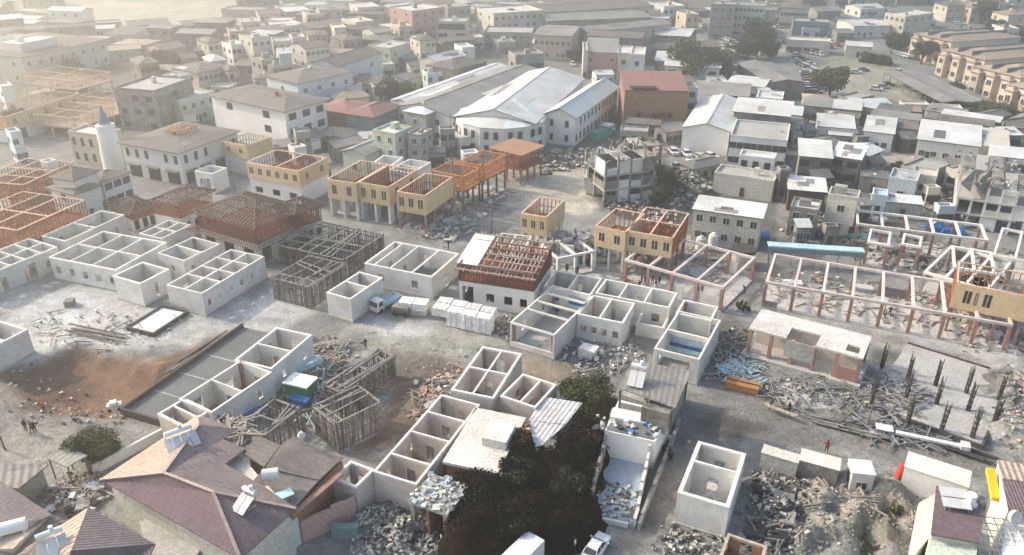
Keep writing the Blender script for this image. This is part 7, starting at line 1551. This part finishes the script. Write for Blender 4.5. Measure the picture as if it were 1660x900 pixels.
# ================================================================== parked cars
random.seed(5)
CL = {'white': 'white', 'silver': 'silver', 'dark': 'black', 'grey': 'grey', 'red': 'red', 'blue': 'blue'}
def row(p0, p1, n, rz, where, jit=.15):
    a, b = g(*p0), g(*p1); made = {}
    for i in range(n):
        p = a.lerp(b, (i + random.uniform(-jit, jit)) / max(1, n - 1)); c = random.choice(('white', 'white', 'white', 'silver', 'grey', 'dark', 'silver', 'red' if random.random() < .3 else 'white', 'blue' if random.random() < .3 else 'dark'))
        o = bpy.data.objects.new('parked_car', car_far(c)); C.objects.link(o); o.location = (p.x, p.y, -.04); o.rotation_euler.z = R(rz + random.uniform(-6, 6)); tag(o, '%s car %s, %s from the %s' % (CL[c], where, ORD[i], 'left' if p1[0] - p0[0] > abs(p1[1] - p0[1]) else 'far end'), 'car', 'cars parked ' + where)
row((1232, 48), (1240, 90), 9, 80, 'in the crowded left file beside the tall tree'); row((1182, 52), (1226, 60), 8, 10, 'across the end of the avenue')
row((1172, 75), (1206, 80), 6, 20, 'behind the broad olive tree'); row((1176, 92), (1200, 108), 6, 60, 'between the two big trees'); row((1186, 60), (1200, 96), 8, 80, 'on the left of the tall tree')
row((1283, 66), (1292, 100), 9, 80, 'along the left file of the car park'); row((1297, 104), (1325, 118), 8, 70, 'in the middle bend of the car park file'); row((1306, 118), (1312, 152), 9, 85, 'down the street below the dry tree')
row((1345, 12), (1440, 17), 16, 5, 'in the far row at the top'); row((1357, 18), (1450, 24), 12, 8, 'in the second row from the top'); row((1265, 22), (1262, 60), 7, 85, 'along the avenue')
row((1085, 12), (1130, 16), 8, 10, 'in the dense cars at the top centre'); row((1088, 22), (1145, 30), 9, 5, 'below the dense cars at the top centre'); row((1120, 36), (1150, 50), 6, 30, 'on the forecourt near the small white hall')
row((1452, 88), (1480, 96), 6, 30, 'under the trees by the carport'); row((1470, 52), (1508, 40), 6, 20, 'near the white flat topped building'); row((1425, 34), (1436, 56), 6, 80, 'left of the white flat topped building')
row((1535, 30), (1660, 90), 16, 60, 'behind the peach row houses'); row((1540, 105), (1600, 148), 5, -35, 'along the front of the peach row houses', .3); row((1455, 118), (1500, 160), 7, -40, 'in the shade of the carport')
row((1166, 62), (1190, 70), 5, 20, 'in the lot left of the tall tree'); row((1172, 84), (1204, 92), 6, 10, 'below the lot left of the tall tree'); row((1180, 100), (1196, 116), 5, 60, 'at the right side of the broad olive tree')
row((1300, 84), (1330, 90), 5, 5, 'on the grass edge of the car park'); row((1293, 92), (1312, 106), 5, 70, 'in the second file of the car park'); row((1318, 128), (1322, 152), 6, 85, 'right of the street below the dry tree'); row((1350, 26), (1372, 50), 7, 70, 'left of the pale roofed hall')
row((1385, 54), (1425, 58), 6, 5, 'behind the cream kiosk hall'); row((1140, 262), (1165, 268), 3, 20, 'among the wreckage by the office')
row((1340, 66), (1356, 74), 3, 10, 'beside the pale canopy hall'); row((1318, 74), (1345, 78), 3, 5, 'in front of the pale canopy hall')
for lb, x, y, rz, c in (('white car on the dry grass lot, near its edge', 1387, 119, 80, 'white'), ('grey car right beside the white one on the dry lot', 1399, 115, 95, 'grey'), ('white van like car left in the pair by the carport shadow', 1420, 146, 60, 'white'), ('silver car next to it with an open side', 1432, 143, 70, 'silver'), ('dark car behind the pair on the dry lot', 1440, 139, 80, 'dark'),
        ('white car facing the camera, left one behind the shattered ruin', 1092, 249, 5, 'white'), ('white car facing the camera, right one behind the shattered ruin', 1113, 252, 8, 'white'), ('white car side on between the ruin and the pale wall', 1101, 273, 85, 'white'), ('white car half hidden by the rubble', 1125, 277, 70, 'white'),
        ('silver car under torn sheets by the office', 1136, 258, 30, 'silver'), ('white car under torn sheets by the office', 1152, 256, 40, 'white'), ('white car near the teal lorry', 985, 212, 60, 'white'), ('white car on the street beside the old gate building', 905, 84, 80, 'white'), ('small white car left of it on the street', 885, 84, 80, 'white'),
        ('grey car further up the same street', 921, 78, 60, 'grey'), ('white car turning at the old row', 925, 95, 10, 'white'), ('white car below the turning one', 928, 106, 5, 'white'), ('dark car in the grey depot yard', 807, 72, 70, 'dark'), ('silver car in the grey depot yard', 822, 78, 75, 'silver'),
        ('dark car passing the pale canopy hall', 1267, 70, 30, 'dark'), ('red car at the street mouth', 1256, 78, 50, 'red'), ('white car at the foot of the row houses', 1543, 118, 60, 'white'), ('white car further right at the foot of the row houses', 1572, 136, 60, 'white')): car(lb, x, y, rz, c)
truck('white van parked across the street by the gate building', 913, 84, 85, 'white', 'lightblue', 6.5, 1.5, 'tank_white', 'delivery_van')

for lb, x, y, h in (('thin dark pole standing beside the small white cube shell', 383, 318, 6), ('tall thin pole behind the tan sheathed box', 545, 262, 9), ('slender mast on the white hall front', 733, 262, 12), ('thin pole in the open lot by the single timber box', 797, 378, 7), ('leaning post on the lower left yard', 8, 728, 3.5),
        ('street pole at the mouth of the alley', 1270, 330, 8), ('street pole beside the yellow green house', 1245, 420, 8), ('pole on the muddy lane near the shed', 1405, 690, 5), ('street pole in front of the ribbon windowed office', 1262, 262, 8), ('pole beside the gravel yard', 1394, 300, 7)):
    mb = MB(); mb.tube((0, 0, -.3), (random.uniform(-.3, .3), 0, h), .12, .08, 'old_wood', 8)
    if h > 7: mb.bar((-.8, 0, h - .5), (.8, 0, h - .5), .1, 'steel')
    prop('utility_pole', lb, 'pole', mb, x, y)
# ================================================================== people
random.seed(9)
pl = [(1131, 479, 'person in a dark red top standing left in the pair on the street', 'cloth_red', 'cloth_black', 'stand'), (1137, 477, 'person in grey standing right in the pair on the street', 'cloth_grey', 'cloth_jean', 'stand'),
 (1040, 459, 'person in black at the left of the group on the street', 'cloth_black', 'cloth_black', 'stand'), (1045, 461, 'person in a navy top second in the group on the street', 'cloth_navy', 'cloth_jean', 'stand'), (1057, 461, 'person in black in the middle of the group on the street', 'cloth_black', 'cloth_jean', 'walk'),
 (1063, 465, 'person in grey bending in the group on the street', 'cloth_grey', 'cloth_black', 'work'), (1068, 462, 'person in black at the right end of the group on the street', 'cloth_black', 'cloth_black', 'stand'), (1036, 470, 'person in black behind the back row shell wall', 'cloth_black', 'cloth_jean', 'stand'),
 (919, 443, 'lone person in black on the pale street, left one', 'cloth_black', 'cloth_black', 'stand'), (936, 446, 'lone person in black on the pale street, right one', 'cloth_black', 'cloth_jean', 'stand'), (1011, 454, 'person in navy walking beside the back row shell', 'cloth_navy', 'cloth_black', 'walk'),
 (727, 404, 'person in black walking behind the three room shell', 'cloth_black', 'cloth_black', 'walk'), (1207, 476, 'person in black near the pale rubble heap', 'cloth_black', 'cloth_jean', 'work'), (1441, 513, 'person in a black top inside the long frame', 'cloth_black', 'cloth_black', 'walk'),
 (1434, 517, 'person in a green vest inside the long frame', 'cloth_green', 'cloth_jean', 'stand'), (1432, 512, 'second person in a green vest close to the first', 'cloth_green', 'cloth_black', 'stand'), (1247, 664, 'worker in black at the left end of the yellow beam', 'cloth_black', 'cloth_jean', 'work'),
 (1278, 670, 'worker in black at the right end of the yellow beam', 'cloth_black', 'cloth_black', 'stand'), (43, 700, 'person in black standing left in the small group on the lower left yard', 'cloth_black', 'cloth_jean', 'stand'), (52, 700, 'person in grey in the middle of the small group on the lower left yard', 'cloth_grey', 'cloth_black', 'walk'),
 (58, 702, 'person in black right in the small group on the lower left yard', 'cloth_black', 'cloth_black', 'stand'), (71, 664, 'person in dark red crouching at the foot of the pit', 'cloth_red', 'cloth_black', 'work'), (325, 649, 'person in black on the floor of the middle shell by the slab', 'cloth_black', 'cloth_black', 'work'),
 (346, 640, 'person in navy near the pillar of the middle shell by the slab', 'cloth_navy', 'cloth_black', 'stand'), (593, 566, 'person in black beside the upper pole frame', 'cloth_black', 'cloth_jean', 'stand'), (838, 608, 'person in grey at the corner of the top pink shell', 'cloth_grey', 'cloth_black', 'stand'),
 (1084, 742, 'person in black on the lane beside the ruined front room', 'cloth_black', 'cloth_jean', 'walk'), (932, 893, 'person in white standing near the parked white car', 'cloth_white', 'cloth_black', 'stand'), (1339, 733, 'person in brown behind the second cream container', 'cloth_red', 'cloth_black', 'stand'),
 (862, 355, 'person in black beside the single timber box', 'cloth_black', 'cloth_jean', 'stand'), (1620, 560, 'person in black under the sheathed storey at the right edge', 'cloth_black', 'cloth_jean', 'stand'), (436, 428, 'person in navy beside the large dark pole frame', 'cloth_navy', 'cloth_jean', 'work')]
for x, y, lb, t_, b_, ps in pl: person(lb, x, y, random.uniform(0, 360), t_, b_, ps, s=1.1)
mb = MB(); mb.box(-.25, .25, -.9, .9, .5, .9, 'dark'); [mb.tube((-.08, y, .32), (.08, y, .32), .33, .33, 'tyre', 12) for y in (-.75, .75)]; mb.bar((-.35, -.6, 1.05), (.35, -.6, 1.05), .05, 'steel')
for lb, x, y, a in (('black motorcycle with riders at the street corner, left one', 1199, 501, 20), ('black motorcycle at the street corner, right one', 1206, 503, 60), ('black motorcycle on the lane by the ruined front room', 1082, 738, 20)): prop('motorcycle', lb, 'motorcycle', mb, x, y, a)
person('rider in black at the street corner motorcycles', 1201, 500, 30, 'cloth_black', 'cloth_black', 'stand'); person('person in grey beside the street corner motorcycles', 1207, 501, 30, 'cloth_grey', 'cloth_black', 'stand')

# ================================================================== rubble and site litter
random.seed(31)
S = scatter
S('pale broken blocks under the third sheathed storey', [(640, 350), (720, 345), (810, 300), (830, 310), (740, 395), (650, 375)], 420, (.3, 1.6), ('rub_pale', 'rub_pale', 'rub_pale', 'rub_grey', 'rub_blue', 'rub_grey'), pile=.8, planks=60)
S('rubble along the foot of the white halls', [(870, 250), (950, 235), (960, 268), (880, 285)], 260, (.3, 1.4), pile=.5)
S('rubble and lumber under the broken slab floor', [(880, 400), (960, 375), (1000, 420), (900, 440)], 260, (.3, 1.2), planks=70, pile=.6)
S('stone heaps in the roofless old walls beside the dark tree', [(1085, 300), (1140, 275), (1160, 300), (1110, 335), (1080, 330)], 420, (.3, 1.4), ('rub_grey', 'rub_pale', 'rub_grey', 'rub_dark'), pile=1.0)
S('rubble at the back of the shattered ruin', [(980, 335), (1060, 320), (1100, 345), (1080, 370), (1000, 340)], 260, (.3, 1.3), pile=.5)
S('planks and rubble inside the long low frame', [(1090, 400), (1185, 412), (1185, 462), (1000, 440), (1010, 425)], 280, (.3, 1.0), ('rub_pale', 'rub_pale', 'rub_pink', 'rub_blue'), planks=90)
S('rubble beneath the long terracotta columned frame', [(1250, 430), (1640, 500), (1650, 560), (1240, 490)], 700, (.2, 1.0), ('rub_pale', 'rub_pale', 'rub_pink', 'rub_grey'), planks=110)
S('lumber and rubble between the right hand frames', [(1390, 375), (1660, 410), (1600, 470), (1380, 420)], 460, (.2, 1.0), ('rub_grey', 'rub_pale', 'rub_dark', 'rub_blue'), planks=120)
S('blocks and sheets behind the blue tarpaulins', [(1420, 310), (1600, 330), (1640, 380), (1500, 350), (1400, 345)], 360, (.2, 1.3), ('rub_grey', 'rub_pale', 'rub_dark', 'rub_blue'), planks=60, pile=.3)
S('rubble field around the ruined flats', [(1480, 320), (1560, 290), (1660, 330), (1660, 350), (1560, 345)], 260, (.3, 1.4), pile=.4, planks=40)
S('rubble in the alley below the collapsing shed', [(1280, 345), (1390, 350), (1385, 400), (1275, 385)], 300, (.2, 1.2), ('rub_grey', 'rub_pale', 'rub_dark'), planks=40, pile=.3)
S('blue and grey tangled pipes beside the brown bin', [(1160, 590), (1220, 585), (1230, 625), (1180, 620)], 120, (.2, .7), ('rub_blue', 'rub_grey'), planks=110, pm=('rub_blue', 'steel', 'lightblue'), pile=.4)
S('scrap and boards along the front of the white roofed shed', [(1230, 620), (1290, 610), (1400, 640), (1380, 665), (1270, 660)], 260, (.2, .7), ('rub_grey', 'rub_pale'), planks=70, pm=('rub_grey', 'steel', 'rub_grey', 'old_wood_pale'), pile=.4)
S('cut bars and boards on the slab', [(1415, 620), (1470, 610), (1510, 650), (1470, 690), (1410, 670)], 60, (.2, .5), ('rub_grey',), planks=70, pm=('rebar', 'steel', 'rub_grey'), z=.35)
S('loose rails at the edge of the muddy lane', [(1350, 675), (1480, 700), (1540, 735), (1400, 705)], 80, (.2, .5), ('rub_grey',), planks=60, pm=('old_wood', 'steel'), plen=(2, 6))
S('dark rubble strip beside the free standing white box', [(1222, 770), (1300, 765), (1290, 900), (1215, 900), (1225, 830)], 700, (.2, .9), ('rub_dark', 'rub_dark', 'rub_grey', 'rub_pale'), planks=30)
S('pale crumbs in front of the free standing white box', [(1080, 860), (1165, 875), (1160, 900), (1060, 900)], 260, (.15, .7), ('rub_pale', 'rub_grey', 'rub_dark'))
S('stones and clods on the earth mound', [(1290, 785), (1470, 800), (1490, 890), (1290, 900)], 1500, (.07, .38), ('rub_grey', 'floor_dust', 'rub_pale', 'floor_dust', 'plank'), planks=25)
S('pale rubble heap under the pink roofless row', [(590, 835), (660, 820), (700, 860), (700, 900), (580, 900)], 800, (.15, .7), ('rub_pale', 'rub_pale', 'rub_grey', 'rub_dark'), pile=.9)
S('broken grey slabs leaning between the black heap and the ruined front room', [(935, 725), (980, 715), (972, 770), (945, 790)], 40, (.5, 1.6), ('rub_grey', 'rub_pale', 'ruin'), z=1.2)
S('dark litter at the foot of the dark mound', [(885, 800), (960, 820), (930, 890), (880, 895)], 160, (.12, .6), ('rub_pale', 'rub_grey', 'rub_dark', 'sack'))
S('junk pile of crates and sheets in the lower left courtyard', [(78, 790), (140, 770), (180, 800), (130, 830), (90, 822)], 300, (.25, 1.0), ('rub_pale', 'rub_blue', 'rub_grey', 'dark', 'sack', 'rub_pink'), planks=40, pile=.6)
S('boards on the brown roof beside the purple roof', [(365, 752), (400, 745), (425, 770), (400, 790)], 60, (.3, 1.0), ('rub_dark', 'rub_grey', 'steel'), z=6.4, planks=30)
S('splintered boards between the pole frames', [(480, 610), (560, 590), (530, 640), (500, 690), (440, 690)], 260, (.2, .8), ('rub_grey', 'rub_dark', 'rub_blue'), planks=120, pm=('old_wood', 'old_wood_pale', 'rub_blue'), pile=.2)
S('pale boards and sticks at the upper end of the left row', [(495, 545), (560, 560), (555, 590), (500, 600)], 140, (.2, .8), ('rub_pale', 'rub_pink', 'rub_grey'), planks=80)
S('sawn blocks on the brown earth beside the top pink shell', [(690, 620), (735, 590), (740, 625), (690, 690), (665, 680)], 160, (.2, 1.1), ('rub_pink', 'rub_pale', 'rub_pink'), planks=30)
S('scrap in front of the four windowed shell', [(900, 560), (1030, 555), (1050, 590), (930, 610)], 260, (.15, .8), ('rub_pale', 'rub_grey', 'rub_blue', 'sack'), planks=30)
S('scrap beside the blue banded shell', [(1150, 540), (1210, 530), (1205, 590), (1140, 620)], 200, (.15, .6), ('rub_grey', 'rub_dark', 'rub_pale'), planks=30)
S('dark gravel by the square windowed house', [(795, 510), (835, 515), (830, 560), (790, 535)], 340, (.15, .6), ('rub_dark', 'rub_grey', 'rub_pale'), pile=.3)
S('loose stones on the pale left yard', [(100, 500), (330, 510), (250, 560), (60, 580), (40, 520)], 260, (.12, .55), ('rub_pale', 'rub_grey', 'rub_grey'), planks=20)
S('litter around the pit rim', [(0, 600), (60, 590), (200, 665), (240, 690), (0, 690)], 220, (.12, .6), ('rub_grey', 'rub_pale', 'rub_dark'))
S('boards along the mud between the left row and the pole frames', [(345, 690), (480, 590), (520, 600), (420, 680)], 160, (.2, .8), ('rub_blue', 'rub_grey', 'rub_dark'), planks=80)
S('scattered bricks on the wide middle yard', [(560, 530), (790, 550), (720, 640), (600, 570)], 160, (.1, .4), ('rub_grey', 'rub_pale'))
S('litter on the street above the back row shell', [(640, 360), (900, 420), (1230, 480), (1230, 500), (880, 450), (630, 380)], 260, (.1, .5), ('rub_grey', 'rub_pale'))
S('crushed roofs and beams around the white halls yard', [(700, 225), (800, 230), (870, 225), (860, 250), (720, 262)], 240, (.3, 1.2), ('rub_grey', 'rub_pale', 'rub_dark'), planks=50)
S('wreckage beside the office and the parked cars', [(1120, 250), (1200, 240), (1210, 262), (1130, 285)], 240, (.3, 1.2), ('rub_pale', 'rub_grey', 'sack'), planks=60, pile=.4)
S('wreckage on the lots behind the shattered ruin', [(1000, 225), (1090, 225), (1100, 245), (1060, 255), (1000, 245)], 240, (.3, 1.3), ('rub_grey', 'rub_pale', 'rub_pink'), planks=50, pile=.5)
S('junk between the workshops of the right hand row', [(1300, 185), (1490, 205), (1480, 232), (1300, 225)], 300, (.3, 1.3), ('rub_grey', 'rub_dark', 'rub_pale'), planks=50)
S('junk along the gravel yard wall', [(1395, 262), (1560, 285), (1550, 310), (1400, 300)], 260, (.2, 1.1), ('rub_grey', 'rub_dark', 'rub_blue'), planks=40)
S('litter of the old town yards', [(560, 195), (700, 195), (700, 262), (560, 262)], 260, (.3, 1.3), ('rub_grey', 'rub_pale', 'rub_blue', 'rub_dark'), planks=30)
S('hazy litter beyond the sheathed storeys', [(390, 200), (540, 225), (530, 250), (400, 225)], 200, (.3, 1.3), ('rub_grey', 'rub_pale'), planks=30)
S('planks and stones on the bank at the right edge', [(1630, 600), (1660, 600), (1660, 740), (1625, 720)], 360, (.15, .7), ('rub_grey', 'rub_pale', 'rub_pink'), z=.05, planks=20)
S('rubble under the sheathed storey at the right edge', [(1550, 520), (1660, 535), (1660, 570), (1560, 565)], 220, (.2, .9), ('rub_pale', 'rub_blue', 'rub_pink'), planks=30)
